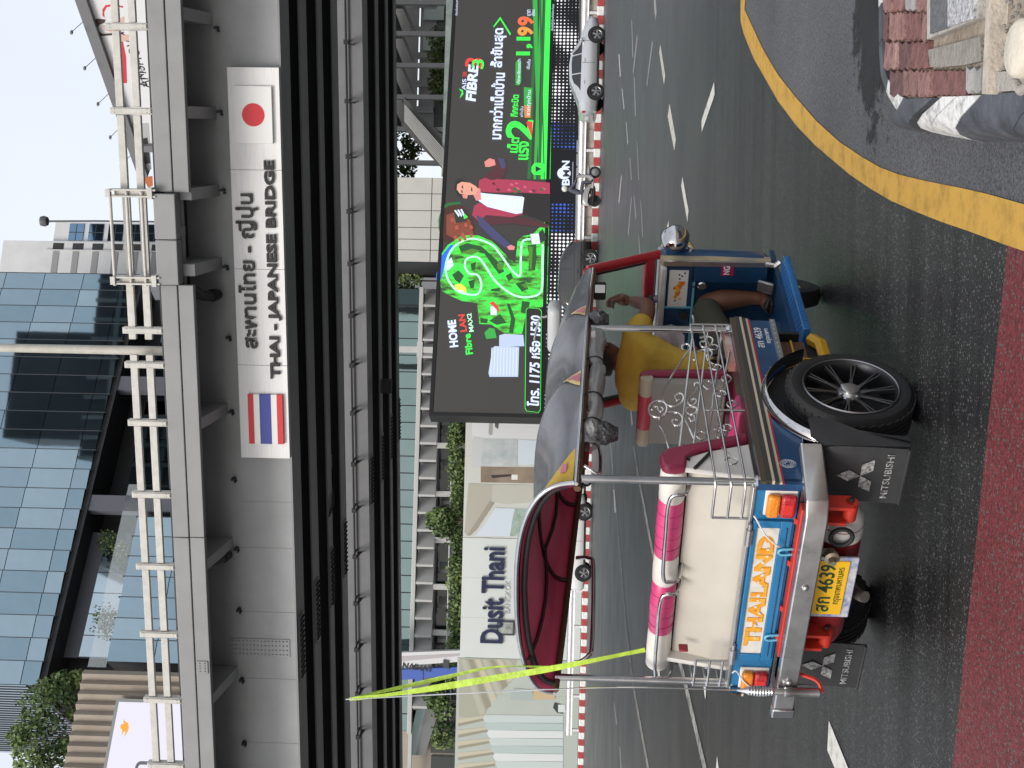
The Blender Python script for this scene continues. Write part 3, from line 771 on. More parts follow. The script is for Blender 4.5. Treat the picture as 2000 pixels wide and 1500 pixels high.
for i in range(9):
    s_ = TW.px(250, 960)[0] + i * 2.8
    B().bx(s_, s_ + 2.7, 3.6, 3.7, z_lo - 13, z_lo + 3.3).build('recess_pane', glassm('dark_glass', (.10, .14, .16)), rec)
# lower volume
s_l0 = TW.px(215, 1292)[0]; s_l1 = TW.px(262, 1010)[0]; n2 = round((s_l1 - s_l0) / PW); w2 = (s_l1 - s_l0) / n2
low = sub('lower_volume', tw)
for i in range(n2):
    for r in range(3): pane_at(s_l0 + i * w2, z_lo - (r + 1) * RH, w2, RH, random.choice(M_gl), low)
    B().bx(s_l0 + (i + 1) * w2 - .05, s_l0 + (i + 1) * w2 + .03, -TILT * w2 - .04, .12, z_lo - 3 * RH, z_lo + .15).build('mullion', M_mull, low)
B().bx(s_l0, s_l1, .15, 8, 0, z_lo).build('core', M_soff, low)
B().bx(s_l0 - .5, s_l1 + 4, .3, .36, z_lo + .05, z_lo + 1.9).build('glass_balustrade', mat('clear_glass', (.75, .82, .84), .03, alpha=.22, spec=.8), low)
M_leafd = [mat('leaf_%d' % i, c, .6, var=.3, vs=3) for i, c in enumerate([(.075, .125, .035), (.11, .17, .05), (.05, .085, .028), (.15, .21, .07)])]
def bush(name, label, M, cs, n, size, group=None, trunk=None, cat='plant'):
    t = thing(name, label, cat, M, group)
    b = B()
    for k, (c, r) in enumerate(cs):
        b.cur = k % 4; leaves(b, c, r, n // len(cs), size)
    b.build('crown', M_leafd, t)
    tb = B()
    base = trunk or (cs[0][0][0], cs[0][0][1], min(c[2] - r[2] for c, r in cs) - .3)
    for c, r in cs:
        m_ = Vector(base).lerp(Vector(c), .5) + Vector((0, 0, -.1 * r[2]))
        tb.tube([base, m_, c], [.07 * size * 2.2, .05 * size * 2.2, .02 * size * 2.2], 5)
    tb.build('trunk', mat('bark', (.10, .08, .06), .9), t)
    return t
for i, (x, y, r, nm) in enumerate(((195, 1215, 2.0, 'grey leafless looking shrub on the glass terrace, left one'), (222, 1060, 1.9, 'shrub behind the glass balustrade near the mauve pier'), (232, 1090, 1.2, 'small trailing plant on the terrace balustrade'))):
    s_, z_ = TW.px(x, y, 2.0)
    bush('terrace_shrub', nm, TW.M, [((s_ + random.uniform(-.5, .5) * r, 2 + random.uniform(-.3, .3), z_ + random.uniform(-.5, .5) * r), (r * .6, r * .5, r * .6)) for _ in range(4)], 320, .28, 'shrubs on the tower terrace', trunk=(s_, 2, z_lo))
# ================================================================ white office block
WB = Frame((11.88, 165.0), 14.0)
wb_ = thing('white_building', 'white clad office block with small blue windows', 'building', WB.M)
M_wc = mat('white_cladding', (.62, .63, .64), .6, var=.06, vs=.4); M_wwin = glassm('office_glass', (.16, .25, .36))
w0 = WB.px(50, 545)[0] - 6; w1 = WB.px(60, 470)[0]; w2_ = WB.px(150, 431)[0]; zt1 = WB.px(4, 490)[1]; zt2 = WB.px(103, 450)[1]
B().bx(w0, w1, 0, 14, 0, zt1).build('main_block', M_wc, wb_)
B().bx(w1 + .02, w2_, .6, 12, 0, zt2).build('stair_block', M_wc, wb_)
for i in range(9):
    z_ = zt2 - 2.1 - i * 2.77
    wn_ = sub('window', wb_)
    B().bx(w1 + .35, w2_ - .25, .5, .56, z_ - 2.05, z_).build('pane', M_wwin, wn_)
    B().bx((w1 + w2_) / 2 - .04, (w1 + w2_) / 2 + .04, .45, .5, z_ - 2.05, z_).bx(w1 + .35, w2_ - .25, .45, .499, z_ - 1.05, z_ - .97).build('muntin', M_mull, wn_)
for i in range(9):
    z_ = zt1 - 7.1 - i * 2.77
    B().bx(w1 - 1.3, w1 - .3, -.05, .0, z_ - 1.5, z_).build('vent_opening', M_soff, wb_)
    B().bx(w1 - 4.7, w1 - 1.5, -.06, .0, z_ - .95, z_ - .1).build('louvre_band', mat('grey_louvre', (.30, .30, .31), .6), wb_)
B().bx(w1 - 1.45, w1 - 1.35, -.35, .0, 0, zt1 - 6).build('fin', M_wc, wb_)
# ================================================================ big billboard, top right
BB = Frame((10.3, 60.0), -52.7)
bb = thing('billboard', 'large pale billboard with a red dress figure above the overpass', 'billboard', BB.M)
b0 = BB.px(300, 368)[0]; b1 = BB.px(280, -90)[0]; zt = BB.px(215, 180)[1]; zbm = BB.px(320, 300)[1] - 6
B().bx(b0 + 3.0, b1, 0, .5, zbm, zt - .5).build('panel', mat('poster_white', (.66, .66, .67), .6), bb)
B().bx(b0 + 1, b1, -.25, .3, zt - .5, zt).build('top_frame', mat('billboard_steel', (.16, .16, .165), .5), bb)
B().bx(b0 + 2.6, b0 + 3.0, -.2, .5, zbm, zt - .5).build('side_frame', mat('billboard_steel', (.16, .16, .165), .5), bb)
for i, (x, y) in enumerate(((8, 135), (60, 148), (122, 176), (168, 195))):
    pass
lampm = mat('billboard_steel', (.16, .16, .165), .5)
for y in (40, 110, 180, 245, 300):
    s_ = BB.px(200, y)[0]
    fx = sub('flood_light', bb)
    B().tube([(s_, 0, zt), (s_ - .08, -.7, zt + .4)], .016, 5).build('arm', lampm, fx)
    B().box((s_ - .08, -.75, zt + .41), (.12, .16, .08)).build('lamp', lampm, fx)
def bbp(x, y): return BB.px(x, y)
def bpoly(name, pts, m, d): flatpoly(name, [bbp(x, y) for x, y in pts], m, bb, d, .01)
bpoly('printed_dress', [(225, 62), (238, 72), (246, 110), (248, 162), (226, 162), (224, 120), (226, 85)], mat('print_red', (.56, .04, .06), .6), -.001)
bpoly('printed_skin', [(216, 45), (242, 32), (242, 58), (226, 66), (205, 58), (200, 50)], mat('print_skin', (.62, .40, .34), .6), -.004)
bpoly('printed_skin', [(224, 70), (264, 66), (264, 76), (230, 82)], mat('print_skin', (.62, .40, .34), .6), -.008)
bpoly('printed_hair', [(182, 42), (190, 36), (206, 38), (204, 44), (194, 48), (190, 58), (200, 66), (242, 62), (240, 67), (196, 70), (184, 56)], mat('print_hair', (.06, .035, .03), .6), -.012)
bpoly('printed_arc', [(200, 18), (206, 10), (222, 8), (240, 12), (240, 15), (222, 11), (208, 14), (203, 24), (204, 34), (200, 30)], mat('print_red', (.56, .04, .06), .6), -.002)
for i, (x, y) in enumerate(((268, 120), (274, 142))):
    s_, z_ = bbp(x, y)
    text('printed_word', 'AMSHOW' if i == 0 else 'arrisma', mat('print_black', (.03, .03, .03), .6), bb, (s_, -.005, z_), w=3.0 if i == 0 else 1.6, h=.5 if i == 0 else .3, ext=.003)
bpoly('second_poster', [(253, 242), (290, 240), (296, 330), (280, 338)], mat('poster_grey', (.40, .40, .41), .6), -.002)
bpoly('printed_shape', [(272, 272), (288, 268), (292, 300), (294, 318), (284, 320), (276, 300)], mat('print_black', (.03, .03, .03), .6), -.01)
bpoly('orange_band', [(278, 346), (298, 343), (299, 362), (290, 366)], mat('print_orange', (.45, .13, .04), .6), -.02)
# ================================================================ fluted beige building with a white display
FB = Frame((-31.0, 110.0), 28.0)
fb = thing('fluted_building', 'beige building with vertical fluted cladding', 'building', FB.M)
f0 = FB.px(150, 1620)[0]; f1 = FB.px(165, 1308)[0]; fzt = FB.px(150, 1380)[1]
M_fl = [mat('beige_flute_a', (.33, .285, .235), .8, var=.08, vs=.6), mat('beige_flute_b', (.30, .255, .21), .8, var=.08, vs=.6)]
nf = 15; fw_ = (f1 - f0) / nf
B().bx(f0, f1, .4, 9, 0, fzt - .2).build('core', M_fl[1], fb)
for i in range(nf):
    s_ = f0 + i * fw_
    B().prism([(s_, .0), (s_ + fw_ * .5, -.42), (s_ + fw_ * .999, .0), (s_ + fw_ * .999, .39), (s_, .39)], 0, fzt, 'xy').build('flute', M_fl[i % 2], fb)
ds = thing('display_sign', 'white illuminated display with orange bird mark on fluted building', 'display', FB.M)
d0 = FB.px(280, 1640, -.9)[0]; d1 = FB.px(290, 1366, -.9)[0]; dzt = FB.px(215, 1430, -.9)[1]; dzb = dzt - 13
B().bx(d0, d1, -.9, -.5, dzb, dzt).build('cabinet', mat('display_frame', (.30, .31, .31), .5), ds)
B().bx(d0 + .3, d1 - .3, -.92, -.90, dzb + .3, dzt - .3).build('screen', led('led_white', (.60, .585, .68), 1.0), ds)
def dpoly(name, pts, m, d=-.921): flatpoly(name, [FB.px(x, y, -.9) for x, y in pts], m, ds, d, .006)
dpoly('bird_mark', [(240, 1403), (243, 1408), (250, 1412), (252, 1420), (250, 1428), (243, 1440), (245, 1428), (241, 1430), (237, 1437), (239, 1426), (235, 1422), (236, 1415), (242, 1414), (241, 1408)], led('led_orange', (.72, .30, .03), 1.0))
s_, z_ = FB.px(274, 1490, -.9)
text('display_word', 'ล้าก', led('led_grey', (.10, .09, .11), 1.0), ds, (s_ - 1.6, -.921, z_), h=2.1, ext=.004, off=.02)
bush('roof_tree', 'leafy green tree growing on the roof of the fluted building', FB.M, [((FB.px(x, y, 2)[0], 2 + random.uniform(-.6, .6), FB.px(x, y, 2)[1]), (r * 1.4, r * 1.2, r * 1.4)) for x, y, r in ((75, 1380, 1.4), (60, 1420, 1.3), (95, 1420, 1.2), (50, 1470, 1.2), (110, 1470, 1.0), (85, 1350, 1.0), (130, 1360, .7), (148, 1325, .7), (120, 1335, .9), (140, 1390, .5), (85, 1490, 1.2), (66, 1500, 1.2), (130, 1455, .7), (40, 1440, .8))], 3600, .42, None, (FB.px(150, 1440, 2)[0], 2, fzt - .3), cat='tree')

# ================================================================ tower across the street, beyond the right edge: the glass facade mirrors it
OT = Frame((62.0, 68.0), 45.0)
ot = thing('office_tower', 'dark ribbed office tower mirrored in the blue glass facade', 'building', OT.M)
B().bx(0, 46, -22, 0, 0, 92).build('core', mat('opposite_wall', (.05, .055, .06), .5, var=.2, vs=.1), ot)
B().bx(4, 26, -20, -2, 92, 108).build('upper_block', mat('opposite_wall', (.05, .055, .06), .5), ot)
for k in range(22):
    B().bx(-.3, 46.3, -22, .5, 3 + k * 4, 3.9 + k * 4).build('floor_band', mat('opposite_band', (.20, .21, .21), .6), ot)
for k in range(12):
    B().bx(k * 4, k * 4 + .7, .5, .9, 0, 92).build('rib', mat('opposite_band', (.20, .21, .21), .6), ot)
# ================================================================ hotel podium behind the road, with its printed hoarding
HO = Frame((0.0, 88.0), 4.0)
M_wslab = mat('white_slab', (.46, .46, .45), .6, var=.06, vs=.5)
M_gslab = mat('grey_soffit', (.17, .175, .175), .65, var=.1, vs=.6)
M_pgl = glassm('podium_glass', (.20, .27, .27), .04, .25, .5)
M_dwin = mat('dark_window', (.018, .024, .026), .12, spec=.8)
po = thing('hotel_podium', 'hotel podium with white slab bands and slanted fins', 'building', HO.M)
P = lambda x, y, d=0: HO.px(x, y, d)
pl, pr = P(808, 1434)[0], P(808, 560)[0]
zs0, zs1 = P(812.5, 1100)[1], P(804, 1100)[1]
B().bx(pl, pr, 0, .5, zs0, zs1).build('slab_edge', M_wslab, po, bevel=.03)
zg1 = P(690, 1100)[1]
nn = 26; w = (pr - pl) / nn
for i in range(nn):
    B().bx(pl + i * w + .04, pl + (i + 1) * w - .04, .9, .95, zs1, (zs1 + zg1) * .5 - .03).build('pane', M_pgl, po)
    B().bx(pl + i * w + .04, pl + (i + 1) * w - .04, .9, .95, (zs1 + zg1) * .5 + .03, zg1).build('pane', M_pgl, po)
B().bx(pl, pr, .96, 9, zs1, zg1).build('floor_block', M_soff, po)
zf = P(846, 1100)[1]
B().bx(pl + 1.5, pr, 1.0, 1.3, zf, zs0).build('soffit_wall', M_gslab, po)
fin = None
for i in range(24):
    s_ = pl + 1.8 + i * (pr - pl - 2) / 24
    if fin is None: fin = B().prism([(0, 0.02), (.16, .02), (1.15, .95), (1.0, .98)], zf, zs0 - .02, 'xy').build('slanted_fin', M_wslab, po, loc=(s_, 0, 0))
    else: dup(fin, po, (s_, 0, 0))
zw = P(884, 1100)[1]
B().bx(pl + 1.5, pr, 2.2, 8, zw - 3, zf - .02).build('recess_wall', M_dwin, po)
wpan = None
for i in range(12):
    s_ = pl + 2 + i * (pr - pl - 2) / 12
    B().bx(s_, s_ + 1.7, 1.9, 2.1, zw, zf - .05).build('window', M_dwin, po)
    B().prism([(s_ + 1.75, 1.6), (s_ + 2.0, 1.6), (s_ + 3.0, 2.15), (s_ + 1.75, 2.15)], zw, zf - .3, 'xy').build('window_fin', M_gslab, po)
for y in (965, 1056, 1148, 1238, 870):
    s_ = P(860, y)[0]
    B().bx(s_ - .2, s_ + .2, .6, 1.0, zw - 3, zf).build('column', M_wslab, po)
for x in (876, 886):
    B().tube([(pl + 1, .3, P(x, 1100)[1]), (pr, .3, P(x, 1100)[1])], .05, 6).build('hand_rail', mat('rail_pale', (.55, .57, .55), .4), po)
B().bx(pl - 12, pr + 3, .2, 14, 0, zw - 1.2).build('base_wall', M_gslab, po)
hd = thing('hedge', 'long green hedge above the hotel hoarding', 'hedge', HO.M)
hb = B()
for i in range(70):
    y = 830 + i * 7.2
    s_, z_ = P(890 + random.uniform(-6, 8), y, -.6)
    hb.cur = random.randrange(4); leaves(hb, (s_, -.6, z_), (.7, .5, .6), 75, .26)
hb.build('foliage', M_leafd, hd)
B().bx(P(900, 1300, -.6)[0], P(900, 825, -.6)[0], -.9, -.3, zw - 2.2, P(905, 1100, -.6)[1]).build('planter', M_gslab, hd)
bush('podium_tree', 'round green tree standing before the hotel windows', HO.M, [((P(x, y, -1)[0], -1 + random.uniform(-.3, .3), P(x, y, -1)[1]), (r, r, r)) for x, y, r in ((855, 1020, .9), (848, 1012, .7), (866, 1030, .8), (862, 1008, .7), (868, 1018, .8))], 900, .3, None, (P(900, 1018, -1)[0], -1, zw - 2), cat='tree')
# left annex
an = thing('hotel_annex', 'beige hotel annex with stair glass at the left edge', 'building', HO.M)
al = P(800, 1640)[0]
B().bx(al, pl + .5, 1.5, 9, 0, zg1).build('wall', mat('beige_wall', (.36, .32, .27), .8, var=.08, vs=.4), an)
for i in range(4):
    s0_, z0_ = P(860, 1500 - i * 48, 1.2)
    B().bx(s0_ - .7, s0_ + .8, 1.3, 1.5, z0_ - 1.6, z0_ + .7).build('window', M_dwin, an)
a, za = P(795, 1470, .8); b_, zb_ = P(840, 1370, .8)
B().prism([P(830, 1475, .8), P(812, 1475, .8), P(836, 1362, .8), P(862, 1372, .8)], .8, 1.0, 'xz').build('stair_flank', M_gslab, an)
B().prism([P(812, 1475, .8), P(795, 1475, .8), P(818, 1362, .8), P(836, 1362, .8)], .85, .9, 'xz').build('stair_glass', mat('stair_glass', (.20, .28, .29), .1, spec=.8), an)
B().bx(al, P(800, 1425)[0], .3, .6, P(803, 1450)[1], P(796, 1450)[1]).build('slab_edge', M_wslab, an)
bush('annex_shrub', 'dark clipped shrub beside the beige annex', HO.M, [((P(x, y, -.5)[0], -.5, P(x, y, -.5)[1]), (.8, .5, .9)) for x, y in ((855, 1370), (862, 1385), (865, 1430), (866, 1445), (850, 1360))], 900, .28)
# hoarding
HB = Frame((0.0, 78.0), 4.0)
Q = lambda x, y, d=0: HB.px(x, y, d)
hz = Q(901, 1170)[1]
def hoard(name, label, y0, y1, m, extra=0.0):
    t = thing(name, label, 'hoarding', HB.M)
    a, b = Q(950, y1)[0], Q(950, y0)[0]
    n = max(1, round((b - a) / 2.4)); w_ = (b - a) / n
    for i in range(n): B().bx(a + i * w_ + .003, a + (i + 1) * w_ - .003, 0, .12, 0.0, hz + extra).build('board', m, t)
    return t
M_hw = mat('hoarding_white', (.58, .62, .60), .55, var=.03, vs=.3)
h1 = hoard('hoarding', 'pale green white hoarding carrying large navy hotel lettering', 1051, 1285, M_hw)
navy = mat('navy_letter', (.012, .018, .06), .35)
l, r = Q(960, 1256)[0], Q(960, 1069)[0]
text('letters', 'Dusit Thani', navy, h1, ((l + r) / 2, -.02, Q(962, 1165)[1]), w=r - l, h=1.42, ext=.12, off=.022, split='letter')
dcap = Q(945, 1255)
l, r = Q(992, 1198)[0], Q(992, 1134)[0]
text('letters', 'BANGKOK', mat('grey_letter', (.36, .38, .38), .5), h1, ((l + r) / 2, -.01, Q(991.5, 1166)[1]), w=r - l, h=.36, ext=.02)
a, za = Q(970, 1240); b_, zb_ = Q(1005, 1212)
B().bx(a, b_, -.10, -.001, zb_, za).build('notice_frame', M_mull, h1)
B().bx(a + .12, b_ - .12, -.11, -.10, zb_ + .1, za - .12).build('notice_print', mat('notice_grey', (.30, .32, .30), .5, var=.4, vs=3), h1)
M_hp = mat('hoarding_cream', (.54, .55, .51), .55, var=.04, vs=.3)
h2 = hoard('hoarding', 'hoarding printed with a bright hotel room beside the display', 812, 1050, M_hp)
def hp(t, name, pts, m, d): flatpoly(name, [Q(x, y) for x, y in pts], m, t, -.003 - d * .004, .003)
prn = lambda n, c, **k: mat('print_' + n, c, .5, **k)
hp(h2, 'printed_wall', [(922, 800), (1100, 800), (1100, 858), (922, 856)], prn('wall_white', (.62, .64, .65)), 0)
hp(h2, 'printed_lamp', [(956, 816), (963, 822), (962, 848), (957, 851), (954, 846)], prn('lamp_grey', (.34, .34, .33)), 1)
hp(h2, 'printed_lamp', [(966, 816), (975, 822), (973, 838), (967, 834)], prn('lamp_dark', (.10, .10, .10)), 1)
hp(h2, 'printed_ceiling', [(924, 852), (945, 855), (945, 912), (921, 915)], prn('ceil', (.50, .52, .53)), 1)
hp(h2, 'printed_curtain', [(942, 857), (1011, 857), (1010, 912), (940, 911)], prn('curtain', (.32, .38, .40), col2=(.55, .58, .57), vs=.8), 2)
hp(h2, 'printed_pillow', [(1012, 858), (1040, 860), (1100, 862), (1100, 900), (1022, 909), (1012, 905)], prn('pillow', (.56, .64, .70)), 3)
hp(h2, 'printed_door', [(939, 911), (1100, 914), (1100, 945), (939, 942)], prn('door_brown', (.16, .115, .08), col2=(.30, .24, .18), vs=.6), 4)
hp(h2, 'printed_door', [(958, 928), (1000, 926), (1000, 930), (962, 934)], prn('handle_dark', (.04, .03, .03)), 5)
hp(h2, 'printed_towel', [(999, 927), (1011, 927), (1011, 937), (999, 937)], prn('towel', (.70, .70, .66)), 6)
hp(h2, 'printed_canopy', [(915, 944), (962, 946), (960, 978), (912, 1046), (907, 1040)], prn('canopy', (.40, .385, .32)), 5)
hp(h2, 'printed_recess', [(962, 946), (1100, 948), (1100, 975), (990, 985), (960, 980)], prn('recess', (.46, .455, .40)), 6)
hp(h2, 'printed_edge', [(957, 978), (965, 982), (930, 1035), (918, 1046), (912, 1046)], prn('edge', (.30, .28, .23)), 7)
hp(h2, 'printed_sky', [(968, 992), (1100, 996), (1100, 1048), (928, 1047), (950, 1020)], prn('sky', (.56, .63, .70)), 7)
hp(h2, 'printed_trees', [(1005, 994), (1100, 996), (1100, 1048), (996, 1047), (1000, 1020)], prn('trees', (.16, .27, .19), col2=(.40, .48, .44), vs=1.5), 8)
M_hd = mat('hoarding_lobby', (.42, .46, .42), .5, var=.05, vs=.3)
h3 = hoard('hoarding', 'hoarding printed with a ribbed hotel lobby at the left', 1286, 1640, M_hd, .15)
hp(h3, 'printed_ceiling', [(897, 1286), (1010, 1289), (1000, 1330), (960, 1372), (945, 1400), (927, 1402), (896, 1400)], prn('lob_ceil', (.36, .36, .29)), 0)
ribc = [prn('rib_a', (.42, .42, .34)), prn('rib_b', (.28, .27, .20)), prn('rib_c', (.50, .47, .36))]
for i in range(7):
    x = 900 + i * 14
    hp(h3, 'printed_beam', [(x, 1288), (x + 9, 1288), (x + 48 - i * 3, 1392 - i * 13), (x + 38 - i * 3, 1398 - i * 13)], ribc[i % 3], 1 + i % 2)
for i in range(8):
    y = 1404 + i * 22
    hp(h3, 'printed_rib', [(895, y), (895, y + 9), (947 + i * 7, y - 2), (943 + i * 6, y - 6)], ribc[2], 2)
    hp(h3, 'printed_rib', [(895, y + 9), (895, y + 15), (950 + i * 7, y + 2), (947 + i * 7, y - 2)], ribc[1], 3)
flc = [prn('flute_a', (.50, .57, .56)), prn('flute_b', (.42, .50, .49)), prn('flute_c', (.62, .66, .65))]
for i in range(16):
    y = 1396 + i * 15; x = 946 + i * 4
    hp(h3, 'printed_flute', [(x, y), (1100, y + 2), (1100, y + 16), (x + 2, y + 15), (x - 3, y + 7)], flc[i % 3], 4 + i % 2)
hp(h3, 'printed_mat', [(1003, 1344), (1040, 1347), (1042, 1368), (996, 1366)], prn('mat', (.36, .42, .40)), 5)
hp(h3, 'printed_panel', [(1042, 1344), (1084, 1343), (1084, 1366), (1041, 1366)], prn('tan_panel', (.52, .40, .24)), 6)
hp(h3, 'printed_plant', [(1083, 1372), (1098, 1376), (1100, 1394), (1088, 1392), (1080, 1382)], prn('plant_dark', (.03, .05, .045)), 6)
hp(h3, 'printed_pot', [(1090, 1376), (1104, 1376), (1104, 1391), (1090, 1391)], prn('pot', (.60, .64, .62)), 7)
# ================================================================ crane boom behind the hoarding
CB = Frame((0.0, 84.0), 0.0)
cb = thing('crane_boom', 'white and blue telescopic crane boom standing behind the hoarding', 'crane')
def cpt(x, y): s_, z_ = CB.px(x, y); return Vector((s_, 84.0, z_))
def slab(pix, m, name, th=.5, dy=0):
    V = [cpt(*p_) for p_ in pix]
    b = B(); n = len(V)
    b.add([(v.x, v.y + dy, v.z) for v in V] + [(v.x, v.y + dy + th, v.z) for v in V], [tuple(range(n)), tuple(range(n, 2 * n))[::-1]] + [(i, (i + 1) % n, n + (i + 1) % n, n + i) for i in range(n)])
    return b.build(name, m, cb)
slab([(700, 1306), (700, 1278), (908, 1270), (908, 1292)], mat('crane_white', (.62, .62, .63), .4), 'boom')
slab([(700, 1300), (700, 1286), (908, 1276), (908, 1280)], mat('crane_grey', (.42, .40, .41), .4), 'boom_band', .02, -.02)
slab([(700, 1336), (700, 1312), (908, 1303), (908, 1318)], mat('crane_blue', (.06, .12, .42), .4), 'jib', .4, .05)
slab([(810, 1334), (812, 1308), (826, 1307), (826, 1330)], mat('crane_blue', (.06, .12, .42), .4), 'jib_clamp', .5, 0)
slab([(865, 1302), (866, 1288), (876, 1290), (878, 1306)], M_mull, 'boom_fitting', .3, -.1)
s_, z_ = CB.px(816, 1303)
text('letters', 'NAIHAT', mat('crane_text', (.02, .02, .02), .5), cb, (s_, 83.97, z_), w=2.1, h=.42, ext=.004, off=.03, rot=-PI / 2 - .10)
B().bx(-19, -15.5, 83.2, 86, .3, 2.2).build('carrier', mat('crane_blue', (.06, .12, .42), .4), cb)
# ================================================================ elevated walkway, cladding box and plants right of centre
sw = thing('skywalk', 'dark steel elevated walkway frame with white slatted stair roof', 'walkway', HO.M)
M_dsteel = mat('dark_steel', (.075, .078, .082), .45, var=.1, vs=1)
zr0, zr1 = P(900, 150, -3)[1], P(700, 150, -3)[1]
for y in (-120, -58, 5, 66, 128, 190, 253, 318):
    s_ = P(830, y, -3)[0]
    B().bx(s_ - .16, s_ + .16, -3.1, -2.8, 1, zr1).build('post', M_dsteel, sw)
    B().bx(s_ - .13, s_ + .13, -3.0, 4, zr1 - 2.2, zr1 - 1.5).build('beam', M_dsteel, sw)
B().bx(P(800, 345, -3)[0], P(800, -160, -3)[0], -3.4, 4, zr1 - 1.4, zr1 + 1).build('roof_deck', M_dark, sw)
for y, yy in ((-120, -58), (-58, 5), (5, 66), (66, 128), (128, 190), (190, 253)):
    V = [HO.px(785, y, -1), HO.px(812, yy, -1)]
    B().tube([(V[0][0], -1, V[0][1]), (V[1][0], -1, V[1][1])], .13, 4).build('brace', M_dsteel, sw)
zk = P(868, 150, -3.3)[1]; zk2 = P(878, 150, -3.3)[1]
B().bx(P(870, 345, -3.3)[0], P(870, -160, -3.3)[0], -3.45, -3.3, zk2 - 1.2, zk).build('rail_glass', mat('skywalk_glass', (.22, .26, .24), .15, var=.3, vs=1), sw)
for i in range(10):
    a0 = P(790 + i * 0, 205 + i * 3.4, -3.6); a1_ = P(884, 312 + i * 4.2, -3.6)
    B().tube([(a0[0], -3.6, a0[1]), (a1_[0], -3.6, a1_[1])], .03, 4).build('roof_slat', M_wslab, sw)
a0 = P(788, 200, -3.2); a1_ = P(880, 300, -3.2)
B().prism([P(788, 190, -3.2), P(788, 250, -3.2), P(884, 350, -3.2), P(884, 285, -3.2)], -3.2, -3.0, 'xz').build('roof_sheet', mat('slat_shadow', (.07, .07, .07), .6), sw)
wb2 = thing('white_block', 'white building bands seen behind the dark walkway posts', 'building', HO.M)
zA, zB, zC, zD = P(800, 120, 6)[1], P(815, 120, 6)[1], P(850, 120, 6)[1], P(900, 120, 6)[1]
q0, q1 = P(800, 250, 6)[0], P(800, -200, 6)[0]
B().bx(q0, q1, 6, 6.5, zB, zA + 4).build('upper_wall', M_wslab, wb2)
B().bx(q0, q1, 6.2, 6.7, zC, zB - .15).build('middle_wall', mat('pale_grey_wall', (.42, .43, .43), .6), wb2)
for y in (10, 60, 110, 165, 215): 
    s_ = P(820, y, 6)[0]; B().bx(s_ - .2, s_ + .2, 5.6, 6.1, zC, zA).build('bracket', mat('pale_grey_wall', (.42, .43, .43), .6), wb2)
for y in (25, 85): 
    s_ = P(850, y, 6)[0]; B().bx(s_ - .6, s_ + .6, 5.9, 6.1, zC - .6, zC + 1.0).build('window', mat('pale_window', (.45, .55, .52), .2), wb2)
B().bx(q0, q1, 6.3, 9, 0, zC).build('base', M_gslab, wb2)
def mass(name, label, spots, d, r, n, size, cat='shrub', z0=0.0):
    t = thing(name, label, cat, HO.M); b = B()
    for k, (x, y) in enumerate(spots):
        s_, z_ = P(x, y, d); b.cur = k % 4; leaves(b, (s_, d + random.uniform(-.3, .3), z_), (r, r * .7, r), n, size)
    b.build('foliage', M_leafd, t)
    tb = B()
    for x, y in spots[::3]:
        s_, z_ = P(x, y, d); tb.tube([(s_, d, z0), (s_, d, z_)], .06, 5)
    tb.build('stems', mat('bark', (.10, .08, .06), .9), t)
mass('shrub_row', 'leafy shrubs growing beyond the walkway posts', [(858 + random.uniform(-8, 14), 70 + i * 8) for i in range(15)], 3.5, .8, 90, .28)
mass('shrub_clump', 'green shrubs beside the pale panelled box', [(796 + random.uniform(-10, 14), 518 + i * 10) for i in range(12)], 2.0, .9, 110, .28)
mass('shrub_clump', 'small green shrubs below the slatted stair roof', [(800 + random.uniform(-8, 12), 268 + i * 9) for i in range(9)], 3.0, .8, 90, .28)
bx_ = thing('panel_box', 'pale panelled building box above the display', 'building', HO.M)
M_clad = mat('pale_cladding', (.50, .50, .465), .55, var=.05, vs=.4)
pz0, pz1, pzs = P(900, 430, -4)[1], P(690, 430, -4)[1], P(842, 430, -4)[1]
ys = (511, 487, 462, 446, 445, 410, 378, 346)
ys = (511, 488, 467, 444, 411, 378, 346)
B().bx(P(800, 511, -4)[0], P(800, 346, -4)[0], -3.85, 3, 1, pz1).build('core', M_soff, bx_)
for i in range(len(ys) - 1):
    a, b_ = P(800, ys[i], -4)[0], P(800, ys[i + 1], -4)[0]
    B().bx(a + .025, b_ - .025, -4, -3.86, pzs + .025, pz1).build('cladding_panel', M_clad, bx_)
    B().bx(a + .025, b_ - .025, -4, -3.86, 1, pzs - .025).build('cladding_panel', M_clad, bx_)
fs = thing('display_mast', 'white bracket mast rising behind the display top', 'mast', HO.M)
s_, z_ = P(800, 683, -6)
B().bx(s_ - .2, s_ + .2, -6.2, -5.9, 5, z_ + 3).bx(s_ - .5, s_ + .5, -6.25, -5.85, P(826, 683, -6)[1], P(815, 683, -6)[1]).build('mast', M_wslab, fs)

# ================================================================ the LED screen
LE = Frame((-1.98, 72.0), 19.2)
sc = thing('led_screen', 'huge black video screen showing a green internet advert', 'video screen', LE.M)
V = lambda x, y: LE.px(x, y, -.1)
sA, sB = 0.0, LE.px(980, -60)[0]
zT, zM, zL = 9.34, 2.56, .90
B().bx(sA, sB, 0, 1.2, zL, zT).build('cabinet', mat('screen_black', (.012, .012, .013), .5), sc)
B().bx(sA + .25, sB, -.06, 0, zM + .25, zT - .25).build('display', led('led_black', (.036, .034, .031), 1), sc)
for a in ((sA, sB, zT - .22, zT), (sA, sB, zM, zM + .22)): B().bx(a[0], a[1], -.1, 0, a[2], a[3]).build('bezel', mat('screen_black', (.012, .012, .013), .5), sc)
B().bx(sA, sA + .22, -.1, 0, zM + .22, zT - .22).build('bezel', mat('screen_black', (.012, .012, .013), .5), sc)
lay = [0]
G1, G2, G3 = led('led_green', (.03, .62, .055), 1.35), led('led_green_dark', (.018, .12, .03), 1), led('led_green_mid', (.03, .34, .05), 1)
